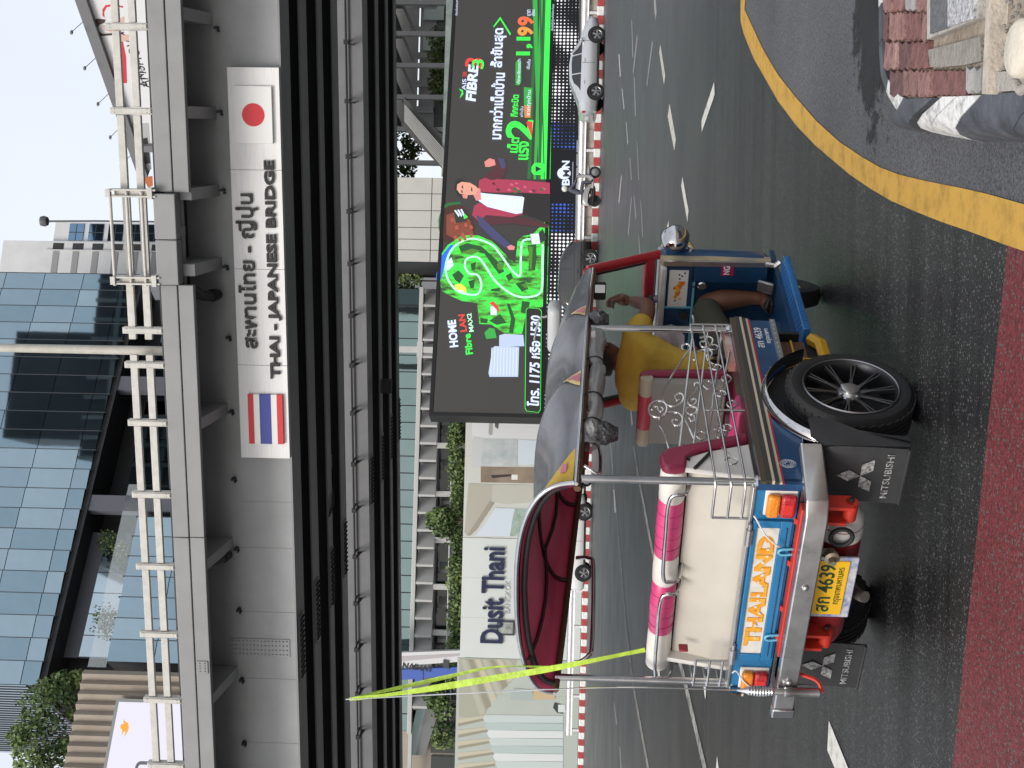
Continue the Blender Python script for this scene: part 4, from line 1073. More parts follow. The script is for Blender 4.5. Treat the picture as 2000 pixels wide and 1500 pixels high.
LW, LRD, LSK = led('led_bluewhite', (.62, .70, .92), 1), led('led_red', (.62, .05, .04), 1), led('led_skin', (.62, .22, .20), 1)
def sp_(name, pts, m, d=None):
    lay[0] += 1; dd = -.062 - lay[0] * .0012
    flatpoly(name, [LE.px(x, y, dd) for x, y in pts], m, sc, dd, .001)
def st_(s, x0, y0, x1, y1, hpx, m, off=.03, shear=0.0, rot=0.0, name='screen_word'):
    """word from pixel (x0,y0) start to (x1,y1) end, hpx tall"""
    lay[0] += 1; dd = -.062 - lay[0] * .0012
    a = LE.px(x0, y0, dd); b = LE.px(x1, y1, dd); w = math.hypot(b[0] - a[0], b[1] - a[1])
    hh = LE.px((x0 + x1) / 2 - hpx / 2, (y0 + y1) / 2, dd)[1] - LE.px((x0 + x1) / 2 + hpx / 2, (y0 + y1) / 2, dd)[1]
    text(name, s, m, sc, ((a[0] + b[0]) / 2, dd, (a[1] + b[1]) / 2), w=w, h=hh, ext=.001, off=off, shear=shear, rot=math.atan2(b[1] - a[1], b[0] - a[0]), split='screen_letter' if hpx > 9 else None, kind='stuff' if hpx <= 9 else None)
# green glow field along the bottom right
for i, (x0, x1, xa, xb, m) in enumerate(((1046, 1051, 1030, 1036, G2), (1056, 1062, 1042, 1047, G3), (1039, 1049, 1052, 1054, G3), (1064, 1073, 1050, 1056, G2), (1067, 1080, 1056, 1075, G1), (1052, 1056, 1062, 1064, G2))):
    sp_('glow_band', [(x0, -40), (x1, -40), (xb, 350), (xa, 350)], m)
# red terrain patch and maroon swirl behind the presenter
for pts, m in (([(862, 412), (880, 400), (905, 402), (925, 430), (930, 470), (900, 478), (868, 472), (856, 445)], led('led_maroon', (.055, .016, .012), 1)),
               ([(872, 420), (895, 412), (918, 430), (926, 462), (895, 470), (872, 458)], led('led_brick', (.19, .05, .03), 1)),
               ([(860, 405), (875, 396), (900, 394), (900, 398), (876, 402), (864, 410)], G2), ([(858, 452), (856, 430), (862, 408), (866, 410), (861, 432), (862, 452)], G2)): sp_('backdrop', pts, m)
z3 = lambda l: [(870 + a / 4.686, 400 + b / 4.686) for a, b in l]
MAPG = led('led_map', (.03, .6, .05), 1.2)
_nt = MAPG.node_tree; _tc = _nt.nodes.new('ShaderNodeTexCoord'); _mp = _nt.nodes.new('ShaderNodeMapping'); _mp.inputs['Scale'].default_value = (1.6, 1, .5)
_n1 = _nt.nodes.new('ShaderNodeTexNoise'); _n1.inputs['Scale'].default_value = .95; _n1.inputs['Detail'].default_value = 8; _n1.inputs['Roughness'].default_value = .72
_r1 = _nt.nodes.new('ShaderNodeValToRGB'); _e = _r1.color_ramp.elements; _e[0].position = .40; _e[0].color = (.016, .055, .014, 1); _e[1].position = .56; _e[1].color = (.035, .66, .06, 1)
_e2 = _r1.color_ramp.elements.new(.47); _e2.color = (.06, .30, .03, 1)
_nt.links.new(_tc.outputs['Object'], _mp.inputs[0]); _nt.links.new(_mp.outputs[0], _n1.inputs['Vector']); _nt.links.new(_n1.outputs['Fac'], _r1.inputs['Fac']); _nt.links.new(_r1.outputs['Color'], _nt.nodes['Principled BSDF'].inputs['Emission Color'])
sp_('map_green', z3([(150, 280), (300, 280), (430, 335), (560, 465), (640, 535), (660, 330), (710, 285), (800, 270), (945, 120), (950, 140), (935, 900), (900, 935), (750, 945), (700, 1180), (560, 1190), (420, 1095), (310, 1090), (290, 900), (150, 880), (50, 835), (-30, 790), (-75, 650), (-60, 480), (20, 370)]), MAPG)
drk = led('led_dark_patch', (.014, .075, .018), 1); drk2 = led('led_olive', (.07, .20, .02), 1)
for pts in ([(120, 380), (200, 350), (330, 380), (420, 460), (500, 540), (540, 610), (490, 635), (420, 540), (360, 450), (250, 420), (150, 450)], [(750, 370), (830, 360), (835, 480), (820, 600), (760, 600), (765, 470)], [(640, 720), (720, 700), (760, 770), (700, 795)],
            [(550, 650), (600, 620), (620, 670), (580, 700)], [(60, 640), (120, 600), (170, 650), (130, 720), (90, 690)], [(230, 540), (280, 520), (270, 600), (240, 600)], [(210, 700), (270, 680), (260, 760), (230, 765)],
            [(700, 880), (775, 890), (750, 1000), (690, 985)], [(560, 900), (590, 910), (640, 1050), (620, 1180), (580, 1170), (600, 1040)], [(420, 770), (500, 760), (495, 792), (415, 790)], [(500, 1000), (560, 1080), (470, 1100), (400, 1060)], [(320, 1030), (390, 1050), (380, 1085), (320, 1080)]):
    sp_('map_shade', z3(pts), drk)
for pts in ([(760, 380), (800, 385), (790, 590), (770, 590)], [(470, 540), (540, 530), (520, 600), (480, 590)], [(690, 730), (750, 720), (740, 770)], [(130, 440), (240, 400), (320, 420), (240, 460)]): sp_('map_field', z3(pts), drk2)
tp = z3([(780, 315), (730, 320), (700, 350), (690, 470), (688, 600), (680, 655), (650, 640), (600, 590), (500, 450), (430, 370), (330, 325), (230, 310), (130, 345), (50, 420), (5, 540), (10, 650), (60, 740), (130, 800), (270, 825), (320, 780), (325, 700), (290, 640), (220, 630), (180, 570), (190, 500), (250, 475), (310, 490), (370, 570), (450, 690), (550, 780), (650, 835), (750, 845), (850, 820), (885, 750), (888, 560), (890, 360)])
lay[0] += 1; dd = -.07 - lay[0] * .0012
pts = spline([(LE.px(x, y, dd)[0], dd, LE.px(x, y, dd)[1]) for x, y in tp], 3)
rb = B(); rows = []
for i, p_ in enumerate(pts):
    t = (pts[min(i + 1, len(pts) - 1)] - pts[max(i - 1, 0)]).normalized(); n = Vector((-t.z, 0, t.x)) * .065
    rows.append([p_ - n, p_ + n])
rb.grid(rows).build('map_route', led('led_mint', (.45, .95, .62), 1), sc)
sp_('map_sea', [(852, 536), (862, 500), (880, 478), (890, 480), (880, 492), (868, 520), (862, 545), (852, 548)], led('led_blue', (.02, .13, .70), 1))
sp_('map_foam', [(870, 512), (882, 503), (886, 518), (876, 528), (868, 526)], LW)
sp_('map_sun', [(888, 556), (900, 554), (910, 562), (912, 576), (900, 572), (890, 566)], led('led_yellow', (.80, .66, .07), 1))
sp_('map_cloud', [(896, 566), (906, 568), (906, 574), (896, 572)], LW)
sp_('map_house', [(958, 598), (970, 598), (970, 615), (958, 615)], LW); sp_('map_roof', [(955, 592), (964, 588), (974, 600), (976, 612), (970, 605), (962, 597)], LRD)
for pts in ([(975, 655), (985, 652), (1022, 654), (1024, 676), (975, 678)], [(966, 676), (1014, 678), (1012, 736), (956, 736), (954, 728), (962, 680)]): sp_('tower_print', pts, led('led_pale', (.42, .50, .70), 1))
for i in range(9): sp_('tower_line', [(960 + i * 6, 679), (961.5 + i * 6, 679), (959 + i * 6.2, 733), (957.5 + i * 6.2, 733)], led('led_pale2', (.60, .66, .82), 1))
sp_('map_haze', [(946, 650), (956, 640), (966, 642), (970, 660), (950, 662)], G3)
sp_('box_print', [(1036, 457), (1052, 456), (1055, 476), (1039, 477)], LW); sp_('box_print', [(1052, 455), (1060, 447), (1068, 466), (1056, 475)], led('led_charcoal', (.02, .03, .025), 1))
# presenter in a patterned jacket, seen on the screen
jk = led('led_jacket', (.33, .035, .075), 1); jd = led('led_jacket_dark', (.07, .02, .025), 1); jn = led('led_navy', (.05, .05, .13), 1); bk = led('led_black2', (.016, .014, .014), 1)
for nm, pts, m in (('trousers_print', [(1020, 378), (1075, 380), (1075, 436), (1020, 418)], bk),
        ('jacket_print', [(926, 405), (936, 396), (950, 404), (1000, 420), (1070, 438), (1072, 446), (1000, 436), (950, 440), (930, 432), (922, 418)], jd),
        ('jacket_print', [(922, 420), (926, 402), (936, 396), (958, 404), (1022, 418), (1000, 424), (950, 420), (935, 432)], jk),
        ('sleeve_print', [(930, 420), (940, 424), (968, 450), (998, 478), (990, 486), (962, 466), (936, 440)], jn),
        ('jacket_print', [(934, 374), (936, 352), (950, 346), (975, 350), (1020, 352), (1074, 357), (1074, 379), (1020, 376), (960, 376)], jk),
        ('sleeve_print', [(945, 346), (962, 330), (968, 316), (974, 306), (986, 312), (990, 330), (982, 348), (960, 352)], jd),
        ('sleeve_print', [(972, 308), (984, 310), (988, 326), (980, 330)], jn),
        ('shirt_print', [(936, 376), (950, 378), (1020, 384), (1024, 386), (1020, 416), (1008, 418), (952, 404), (934, 392)], LW),
        ('hand_print', [(946, 316), (956, 309), (966, 312), (968, 322), (956, 326), (948, 326)], LSK), ('hand_print', [(990, 482), (998, 478), (1006, 482), (1004, 488), (994, 488)], LSK),
        ('neck_print', [(928, 366), (938, 368), (940, 390), (930, 392), (924, 380)], LSK),
        ('hair_print', [(890, 354), (896, 350), (908, 352), (912, 360), (905, 386), (893, 380), (888, 368)], bk),
        ('face_print', [(893, 360), (902, 355), (918, 357), (930, 364), (934, 372), (928, 380), (912, 381), (898, 378), (892, 370)], led('led_face', (.66, .30, .22), 1)),
        ('ear_print', [(902, 380), (914, 381), (912, 388), (905, 387)], LSK),
        ('brow_print', [(902, 362), (904, 362), (905, 368), (902, 368)], bk), ('brow_print', [(901, 371), (903, 371), (904, 377), (901, 376)], bk), ('mouth_print', [(920, 366), (922, 366), (923, 374), (920, 373)], jd)):
    sp_(nm, pts, m)
for i in range(16): 
    x, y = random.uniform(960, 1065), random.uniform(354, 374)
    sp_('jacket_pattern', [(x, y), (x + random.uniform(3, 8), y + 2), (x + 5, y + random.uniform(4, 7)), (x - 2, y + 4)], random.choice([jd, led('led_jacket_pink', (.5, .09, .16), 1), G2]))
for i in range(16):
    x, y = random.uniform(872, 920), random.uniform(416, 466)
    sp_('brick_print', [(x, y), (x + 5, y - 1), (x + 7, y + 6), (x + 1, y + 7)], led('led_brick2', (.34, .08, .05), 1))
sp_('clapper_print', [(886, 412), (908, 408), (912, 432), (890, 436)], led('led_charcoal', (.02, .03, .025), 1))
for i in range(3): sp_('clapper_stripe', [(887 + i * 6, 411 - i), (890 + i * 6, 410 - i), (898 + i * 5, 420), (896 + i * 5, 424)], LW)
sp_('clapper_arrow', [(906, 416), (914, 424), (906, 428)], G1)
# words
st_('มากกว่าเน็ตบ้าน', 966, 272, 974, 142, 26, LW, .03); st_('ล้ำขั้นสุด', 972, 132, 975, 55, 30, LW, .03)
sp_('arrow_print', [(963, 52), (977, 33), (998, 66), (996, 69), (977, 38), (965, 53)], G1)
st_('FIBRE', 919, 198, 925, 126, 20, LW, .04, .12); st_('3', 925, 132, 928, 113, 36, LRD, .02); st_('3', 932, 134, 935, 116, 24, G1, .01)
st_('AIS', 906, 176, 907, 154, 8, LW, .01); st_('3BB', 907, 150, 908, 140, 8, LRD, .01); sp_('leaf_print', [(896, 173), (902, 180), (898, 192), (905, 184), (904, 176)], G1)
st_('เน็ต', 1000, 298, 1004, 268, 22, G1, .03); st_('แรง', 1022, 312, 1024, 276, 20, G1, .03)
st_('2', 1012, 271, 1016, 233, 52, G1, .03); sp_('two_base', [(1030, 236), (1040, 238), (1039, 270), (1028, 240)], LRD)
st_('กิกกะบิต', 1004, 228, 1007, 185, 14, G1, .03); st_('เท่านั้น', 1018, 228, 1019, 208, 7, LW, .0)
sp_('tag_print', [(1024, 228), (1023, 170), (1040, 172), (1036, 230)], G3); sp_('tag_print', [(1025, 230), (1024, 206), (1037, 206), (1036, 230)], led('led_orange2', (.6, .2, .05), 1)); st_('จากทุกบ้าน', 1032, 226, 1034, 176, 10, LW, .01)
sp_('pill_print', [(1007, 166), (1007, 122), (1012, 116), (1018, 122), (1018, 160), (1014, 167)], G3); st_('ทักษะจัดแจงว่า', 1012, 163, 1014, 115, 7, LW, .01); st_('เริ่มต้น', 1031, 135, 1033, 116, 7, LW, .01)
st_('1,1', 1024, 108, 1025, 72, 32, G1, .04); st_('9', 1026, 70, 1027, 52, 32, led('led_amber', (.70, .28, .05), 1), .04); st_('9', 1027, 50, 1027, 32, 32, led('led_coral', (.75, .13, .05), 1), .04)
st_('บาท', 1033, 31, 1033, 19, 7, LW, .01); st_('เดือน', 1041, 31, 1041, 19, 7, LW, .01)
st_('HOME', 887, 678, 882, 625, 17, LW, .04, 0); st_('Fibre', 917, 692, 912, 652, 14, G1, .03); st_('LAN', 906, 648, 901, 614, 13, LRD, .04); st_('MAX2', 921, 648, 916, 612, 9, led('led_mint', (.45, .95, .62), 1), .02)
rr = [(1031, 601), (1054, 603), (1058, 608), (1056, 800), (1052, 806), (1028, 803), (1025, 797), (1027, 605)]
sp_('pill_outline', rr, G1); sp_('pill_fill', [((x - 1042) * .94 + 1042, (y - 704) * .993 + 704) for x, y in rr], bk)
st_('โทร. 1175 หรือ 1530', 1041, 793, 1045, 616, 24, LW, .03, .12)
sp_('play_print', [(1038, 326), (1044, 318), (1060, 318), (1064, 322), (1063, 336), (1058, 342), (1042, 341), (1038, 336)], G1); sp_('play_arrow', [(1046, 324), (1058, 330), (1046, 336)], bk)
st_('เงื่อนไขเป็นไปตามที่บริษัทฯ กำหนด', 1078, 60, 1080, 8, 5, LW, 0); st_('ติดต่อสอบถาม', 891, 30, 892, -6, 5, LW, 0)
# dotted display band below
dm = bpy.data.materials.new('dot_matrix'); dm.use_nodes = True; nt = dm.node_tree; L = nt.links.new; bs = nt.nodes['Principled BSDF']
bs.inputs['Base Color'].default_value = (.006, .006, .01, 1); bs.inputs['Roughness'].default_value = .4
tc = nt.nodes.new('ShaderNodeTexCoord'); sx = nt.nodes.new('ShaderNodeSeparateXYZ'); L(tc.outputs['Object'], sx.inputs[0])
def mth(op, a, b=None, c=None):
    n = nt.nodes.new('ShaderNodeMath'); n.operation = op
    for i, q_ in enumerate((a, b, c)):
        if q_ is None: continue
        if isinstance(q_, (int, float)): n.inputs[i].default_value = q_
        else: L(q_, n.inputs[i])
    return n.outputs[0]
PT = .245
fz = mth('DIVIDE', sx.outputs[2], PT); fx_ = mth('DIVIDE', sx.outputs[0], PT * 1.05)
cz = mth('SUBTRACT', mth('FRACT', fz), .5); cx = mth('SUBTRACT', mth('FRACT', fx_), .5)
rad = mth('SQRT', mth('ADD', mth('MULTIPLY', cz, cz), mth('MULTIPLY', cx, cx)))
cell = nt.nodes.new('ShaderNodeCombineXYZ'); L(mth('MULTIPLY', mth('FLOOR', fx_), .11), cell.inputs[0]); L(mth('MULTIPLY', mth('FLOOR', fz), .11), cell.inputs[1])
nz = nt.nodes.new('ShaderNodeTexNoise'); nz.inputs['Scale'].default_value = 1.1; nz.inputs['Detail'].default_value = 2; L(cell.outputs[0], nz.inputs['Vector'])
amt = nt.nodes.new('ShaderNodeMapRange'); amt.inputs[1].default_value = .36; amt.inputs[2].default_value = .62; amt.inputs[3].default_value = .04; amt.inputs[4].default_value = .34; L(nz.outputs['Fac'], amt.inputs[0])
on = mth('LESS_THAN', rad, amt.outputs[0])
c_b = LE.px(1105, 345)[0]
dist = mth('ABSOLUTE', mth('SUBTRACT', sx.outputs[0], c_b))
logo = mth('GREATER_THAN', dist, 1.9); blue = mth('LESS_THAN', dist, 3.9)
cm = nt.nodes.new('ShaderNodeMix'); cm.data_type = 'RGBA'; L(blue, cm.inputs['Factor']); cm.inputs['A'].default_value = (.80, .80, .82, 1); cm.inputs['B'].default_value = (.03, .10, .50, 1)
L(cm.outputs['Result'], bs.inputs['Emission Color']); L(mth('MULTIPLY', on, logo), bs.inputs['Emission Strength'])
B().bx(sA + .1, sB, -.08, 0, zL, zM - .03).build('dot_band', dm, sc)
lay[0] += 2
def dotw(s, y0, y1, x, hpx, m, off):
    a, b = LE.px(x, y0, -.2), LE.px(x, y1, -.2)
    text('band_word', s, m, sc, ((a[0] + b[0]) / 2, -.2, (a[1] + b[1]) / 2), w=abs(b[0] - a[0]), h=hpx / 31.0, ext=.002, off=off)
dotw('B', 362, 349, 1105, 15, LW, .03); dotw('N', 328, 314, 1105, 15, LW, .03)
cc = LE.px(1103, 338.5, -.19)
B().prism([(a, b) for a, b in arc(cc[0], cc[1] + .05, .42, 0, 360, 28)[:-1]], -.19, -.2, 'xz').build('band_disc', LW, sc)
dotw('M', 345, 332, 1106, 13, bk, .03)
a = LE.px(1118, 360, -.2); b_ = LE.px(1118, 316, -.2); B().bx(a[0], b_[0], -.2, -.19, a[1] - .04, a[1] + .03).build('band_rule', led('led_dimgrey', (.2, .2, .22), 1), sc)
# ================================================================ traffic on the far side
M_tyre = mat('tyre_rubber', (.014, .014, .015), .75, bump=.15, bs=60)
M_alloy = mat('wheel_alloy', (.34, .34, .35), .35, .9)
M_cglass = mat('car_glass', (.012, .015, .017), .06, spec=.9)
M_trim = mat('black_trim', (.012, .012, .013), .5)
def car_wheel(parent, x, y, r, side):
    w = sub('wheel', parent, (x, y, r), (-side * PI / 2, 0, 0))
    B().lathe([(r * .66, -.09), (r * .9, -.1), (r, -.06), (r, .06), (r * .9, .1), (r * .66, .09)], 28, None, True).build('tyre', M_tyre, w, smooth=40)
    B().lathe([(r * .67, .05), (r * .67, -.05), (r * .55, -.03), (0, -.03)], 24).build('rim', mat('rim_shadow', (.02, .02, .022), .5), w, smooth=40)
    b = B()
    for k in range(5):
        a = k * 2 * PI / 5
        for da in (-.16, .16):
            c, s_ = math.cos(a + da), math.sin(a + da); c0, s0 = math.cos(a), math.sin(a)
            t = Vector((-s_, c, 0)) * .018
            i_ = Vector((c0, s0, 0)) * r * .12; o_ = Vector((c, s_, 0)) * r * .66
            b.add([i_ - t + Vector((0, 0, .07)), i_ + t + Vector((0, 0, .07)), o_ + t + Vector((0, 0, .06)), o_ - t + Vector((0, 0, .06))], [(0, 1, 2, 3)])
    b.lathe([(r * .15, .05), (r * .15, .075), (0, .08)], 12)
    b.lathe([(r * .62, .055), (r * .67, .065), (r * .68, .055)], 24, None, False, False)
    b.build('spokes', M_alloy, w)
    return w
def make_car(name, label, M, paint_, st, win, wheels, r, W, rear_x, front_x, lampz, plate=True, group=None):
    """st: stations (x, z_bottom, z_belt, z_roof, half_belt, half_roof)"""
    t = thing(name, label, 'car', M, group)
    b = B(); rows = []
    def ring(s_):
        x, z0, z1, z2, hb, hr = s_
        R = [(hb * .86, z0), (hb * .97, z0 + .10), (hb, z0 + (z1 - z0) * .45), (hb * .985, z1 - .05), (hb * .95, z1), (hr + (hb * .95 - hr) * .12, z2 - (z2 - z1) * .14), (hr * .9, z2 - .012), (hr * .55, z2 + .012)]
        return [(x, -a, z) for a, z in R] + [(x, a, z) for a, z in R[::-1]]
    fine = []
    for i in range(len(st) - 1):
        for k in range(3):
            f = k / 3; fine.append(tuple(st[i][j] + (st[i + 1][j] - st[i][j]) * f for j in range(6)))
    fine.append(st[-1])
    rows = [ring(s_) for s_ in fine]
    b.grid(rows, True)
    n = len(rows[0]); b.add(rows[0], [tuple(range(n))]); b.add(rows[-1], [tuple(range(n))[::-1]])
    b.build('body', paint_, t, smooth=50)
    def at(x):
        for i in range(len(st) - 1):
            if st[i][0] <= x <= st[i + 1][0]:
                f = (x - st[i][0]) / (st[i + 1][0] - st[i][0]); return tuple(st[i][j] + (st[i + 1][j] - st[i][j]) * f for j in range(6))
        return st[-1]
    for side in (-1, 1):
        for (xa, xb, xc, xd) in win:     # belt rear, belt front, roof front, roof rear
            vs = []
            N = 5
            def sp(x, f):
                s_ = at(x); z = s_[2] + .02 + (s_[3] - s_[2] - .11) * f
                g = (z - s_[2]) / max(.05, (s_[3] - s_[2]) * .86); y = s_[4] * .95 + (s_[5] + (s_[4] * .95 - s_[5]) * .12 - s_[4] * .95) * min(1, g)
                return (x, side * (y + .012), z)
            g = B().grid([[sp(xa + (xb - xa) * i / N + ((xd + (xc - xd) * i / N) - (xa + (xb - xa) * i / N)) * f, f) for f in (0, .33, .66, 1)] for i in range(N + 1)])
            g.build('side_window', M_cglass, t)
        for k in range(len(win) - 1):
            pass
        B().bx(st[2][0] + .5, st[-3][0] - .6, side * (W / 2 * .99), side * (W / 2 * .99 + .012), at(0)[1] + .0, at(0)[1] + .10).build('sill', M_trim, t)
        B().box((win[-1][1] - .02, side * (W / 2 + .07), at(win[-1][1])[2] + .05), (.12, .18, .12)).build('wing_mirror', paint_, t, bevel=.03)
        for dx in (.0, -.95):
            B().bx(win[-1][1] - .95 + dx, win[-1][1] - .78 + dx, side * (W / 2 - .005), side * (W / 2 + .02), at(0)[2] - .14, at(0)[2] - .11).build('door_handle', paint_, t)
            xs = win[-1][1] - .02 + dx
            B().bx(xs - .006, xs + .006, side * (W / 2 * .97), side * (W / 2 + .003), at(0)[1] + .2, at(0)[2] - .03).build('door_gap', M_trim, t)
        B().box((rear_x + .06, side * (W / 2 - .25), lampz), (.10, .36, .14)).build('tail_lamp', mat('tail_red', (.30, .01, .012), .2, spec=.8), t, bevel=.02)
        B().box((front_x - .10, side * (W / 2 - .28), lampz - .12), (.14, .36, .13)).build('headlight', mat('lamp_clear', (.55, .57, .60), .1, spec=.9), t, bevel=.02)
        for x in wheels:
            B().lathe([(r + .055, -.02), (r + .055, .012), (0, .012)], 28, Matrix.Translation((x, side * (W / 2 - .008), r + .02)) @ Matrix.Rotation(-side * PI / 2, 4, 'X')).build('wheel_arch', M_trim, t)
            car_wheel(t, x, side * (W / 2 - .045), r, side)
    # rear screen
    g = B(); rs = [s_ for s_ in st]
    return t, at
SILVER = mat('silver_paint', (.52, .53, .55), .28, .55, coat=.6); BLACK = mat('black_car_paint', (.010, .010, .011), .2, coat=.8); WHITEC = mat('white_car_paint', (.68, .68, .68), .3, coat=.6)
def carM(X, Y, deg): return Matrix.Translation((X, Y, 0)) @ Matrix.Rotation(math.radians(deg), 4, 'Z')
sed = [(-2.1, .42, .78, .86, .62, .55), (-2.0, .28, .92, 1.00, .80, .66), (-1.55, .22, .97, 1.05, .845, .62), (-1.35, .2, .96, 1.12, .85, .60), (-.55, .2, .95, 1.43, .85, .53), (.1, .2, .94, 1.46, .85, .54), (.55, .2, .93, 1.40, .85, .55), (1.15, .2, .92, 1.02, .85, .62), (1.7, .22, .80, .88, .82, .6), (2.05, .3, .68, .74, .72, .5), (2.15, .42, .58, .62, .60, .4)]
a = math.radians(4)
ox, oy = 12.28 + 1.22, 51.6 + .78
t, at = make_car('silver_sedan', 'silver sedan driving past under the video screen', carM(ox, oy, 4), SILVER, sed, [(-1.15, -.42, -.42, -.78), (-.37, .42, .38, -.37), (.47, 1.02, .52, .44)], (-1.2, 1.25), .315, 1.70, -2.08, 2.1, .82)
B().prism([(-.60, 1.08), (.60, 1.08), (.5, 1.36), (-.5, 1.36)], 0, .01, 'yz').build('rear_screen', M_cglass, t).matrix_local = Matrix.Translation((-1.36, 0, .0)) @ Matrix.Translation((0, 0, 1.08)) @ Matrix.Rotation(math.radians(62), 4, 'Y') @ Matrix.Translation((0, 0, -1.08))
B().bx(-2.125, -2.09, -.17, .17, .60, .72).build('number_plate', mat('plate_white', (.65, .65, .63), .5), t)
B().bx(-2.06, -2.0, -.75, .75, .30, .42).build('rear_bumper', mat('bumper_grey', (.30, .30, .31), .4), t)
suv = [(-2.2, .45, .85, .95, .66, .6), (-2.1, .32, .98, 1.15, .85, .7), (-1.7, .28, 1.02, 1.45, .90, .66), (-1.2, .27, 1.02, 1.63, .905, .64), (0, .27, 1.0, 1.68, .905, .65), (.6, .27, 1.0, 1.60, .905, .64), (1.2, .27, .99, 1.12, .90, .68), (1.8, .3, .92, .98, .86, .64), (2.15, .38, .78, .84, .74, .55), (2.22, .5, .66, .7, .6, .45)]
bx0 = GP(1164, 502); M_ = carM((1500 - 502 - 750) / 2386 * 55.0 - 1.35, 55.6, 178)
make_car('black_car', 'glossy black car partly hidden behind the rickshaw roof', M_, BLACK, [(x, a_, b_ * 1.03, c * 1.06, d, e) for x, a_, b_, c, d, e in suv], [(-1.6, -.9, -.9, -1.15), (-.84, .1, .08, -.84), (.16, 1.05, .6, .14)], (-1.35, 1.4), .35, 1.81, -2.18, 2.2, .98)
X0_ = -(1000 - 750) / 2386 * 56.0
make_car('white_car', 'white car seen under the rear edge of the rickshaw canopy', carM(X0_ - 1.4, 57.0, 3), WHITEC, suv, [(-1.6, -.9, -.9, -1.15), (-.84, .1, .08, -.84), (.16, 1.05, .6, .14)], (-1.38, 1.4), .34, 1.81, -2.18, 2.2, .95)
# scooters
M_scg = mat('scooter_grey', (.30, .30, .31), .35, coat=.4)
def scooter(name, label, M, pa):
    t = thing(name, label, 'scooter', M)
    for x, r in ((-.62, .26), (.62, .26)):
        w = sub('wheel', t, (x, 0, r), (PI / 2, 0, 0))
        B().lathe([(r * .62, -.05), (r * .9, -.055), (r, 0), (r * .9, .055), (r * .62, .05)], 22, None, True).build('tyre', M_tyre, w, smooth=50)
        B().lathe([(r * .62, -.03), (r * .62, .03), (r * .2, .045), (0, .045)], 16).build('rim', M_alloy if x > 0 else M_trim, w, smooth=40)
    prof = [(-.85, .72, .05), (-.7, .80, .12), (-.35, .78, .16), (-.1, .70, .14), (.0, .55, .12)]
    B().grid([[(x, -w_, z - .24), (x, -w_, z - .04), (x, -w_ * .6, z), (x, w_ * .6, z), (x, w_, z - .04), (x, w_, z - .24), (x, 0, z - .3)] for x, z, w_ in prof], True).build('tail_body', pa, t, smooth=50)
    B().grid([[(x, -w_, z), (x, -w_ * .5, z + .04), (x, w_ * .5, z + .04), (x, w_, z)] for x, z, w_ in ((-.78, .80, .07), (-.4, .79, .14), (-.05, .74, .12), (.05, .66, .08))]).build('seat', M_trim, t, smooth=50)
    B().prism([(-.1, .30), (.32, .28), (.48, .42), (.52, .80), (.45, .98), (.38, .98), (.40, .60), (.28, .38), (-.1, .40)], -.16, .16, 'xz').build('leg_shield', pa, t, bevel=.04)
    B().tube([(.42, 0, .95), (.62, 0, .26)], .03, 8).build('fork', M_trim, t)
    B().tube([(.40, -.32, 1.02), (.47, -.12, 1.0), (.47, .12, 1.0), (.40, .32, 1.02)], .016, 8).build('handlebar', M_trim, t)
    B().ball((.50, 0, .95), (.10, .13, .09)).build('headlight', pa, t, smooth=60)
    B().ball((.62, 0, .53), (.27, .07, .06)).build('mudguard', pa, t, smooth=60)
    B().ball((-.88, 0, .66), (.04, .09, .05)).build('tail_lamp', mat('tail_red', (.30, .01, .012), .2), t)
    B().tube([(-.1, -.16, .26), (-.75, -.17, .34)], .045, 8).build('exhaust', M_trim, t)
    B().ball((-.2, 0, .34), (.28, .13, .13)).build('engine', M_trim, t)
    return t
def skinned(name, m, parent, verts, edges, rad, root=0, lv=2, vg=None):
    me = bpy.data.meshes.new(name); me.from_pydata(verts, edges, []); me.materials.append(m)
    o = bpy.data.objects.new(name, me); COL.objects.link(o); o.parent = parent
    sk = o.modifiers.new('skin', 'SKIN'); sk.use_smooth_shade = True
    for i, r in enumerate(rad):
        d = me.skin_vertices[0].data[i]; d.radius = r if isinstance(r, tuple) else (r, r); d.use_root = (i == root)
    s_ = o.modifiers.new('sub', 'SUBSURF'); s_.levels = lv; s_.render_levels = lv
    return o
SCM = Matrix.Translation(((1500 - 362 - 750) / 2386 * 53.0, 53.0, 0)) @ Matrix.Rotation(math.radians(0), 4, 'Z')
scooter('scooter', 'grey and white scooter ridden along the median kerb', SCM, M_scg)
rd = thing('person', 'scooter rider in dark grey jacket with white helmet', 'person', SCM)
skinned('body', mat('rider_clothes', (.075, .078, .10), .8, var=.2, vs=4), rd, [(-.28, 0, .85), (-.24, 0, 1.05), (-.16, 0, 1.28), (-.13, 0, 1.40), (-.14, -.18, 1.33), (.08, -.25, 1.12), (.34, -.26, 1.04), (-.14, .18, 1.33), (.08, .25, 1.12), (.34, .26, 1.04), (-.26, -.1, .82), (.16, -.16, .80), (.18, -.15, .40), (.3, -.15, .36), (-.26, .1, .82), (.16, .16, .80), (.18, .15, .40), (.3, .15, .36)],
        [(0, 1), (1, 2), (2, 3), (2, 4), (4, 5), (5, 6), (2, 7), (7, 8), (8, 9), (0, 10), (10, 11), (11, 12), (12, 13), (0, 14), (14, 15), (15, 16), (16, 17)], [(.17, .15), (.18, .14), (.16, .12), .07, .075, .055, .04, .075, .055, .04, .10, .085, .06, .05, .10, .085, .06, .05])
B().ball((-.08, 0, 1.50), (.12, .10, .13)).build('head', mat('skin_brown', (.20, .10, .065), .6), rd, smooth=60)
B().ball((-.10, 0, 1.55), (.15, .135, .14)).build('helmet', mat('helmet_white', (.62, .62, .60), .3), rd, smooth=60)
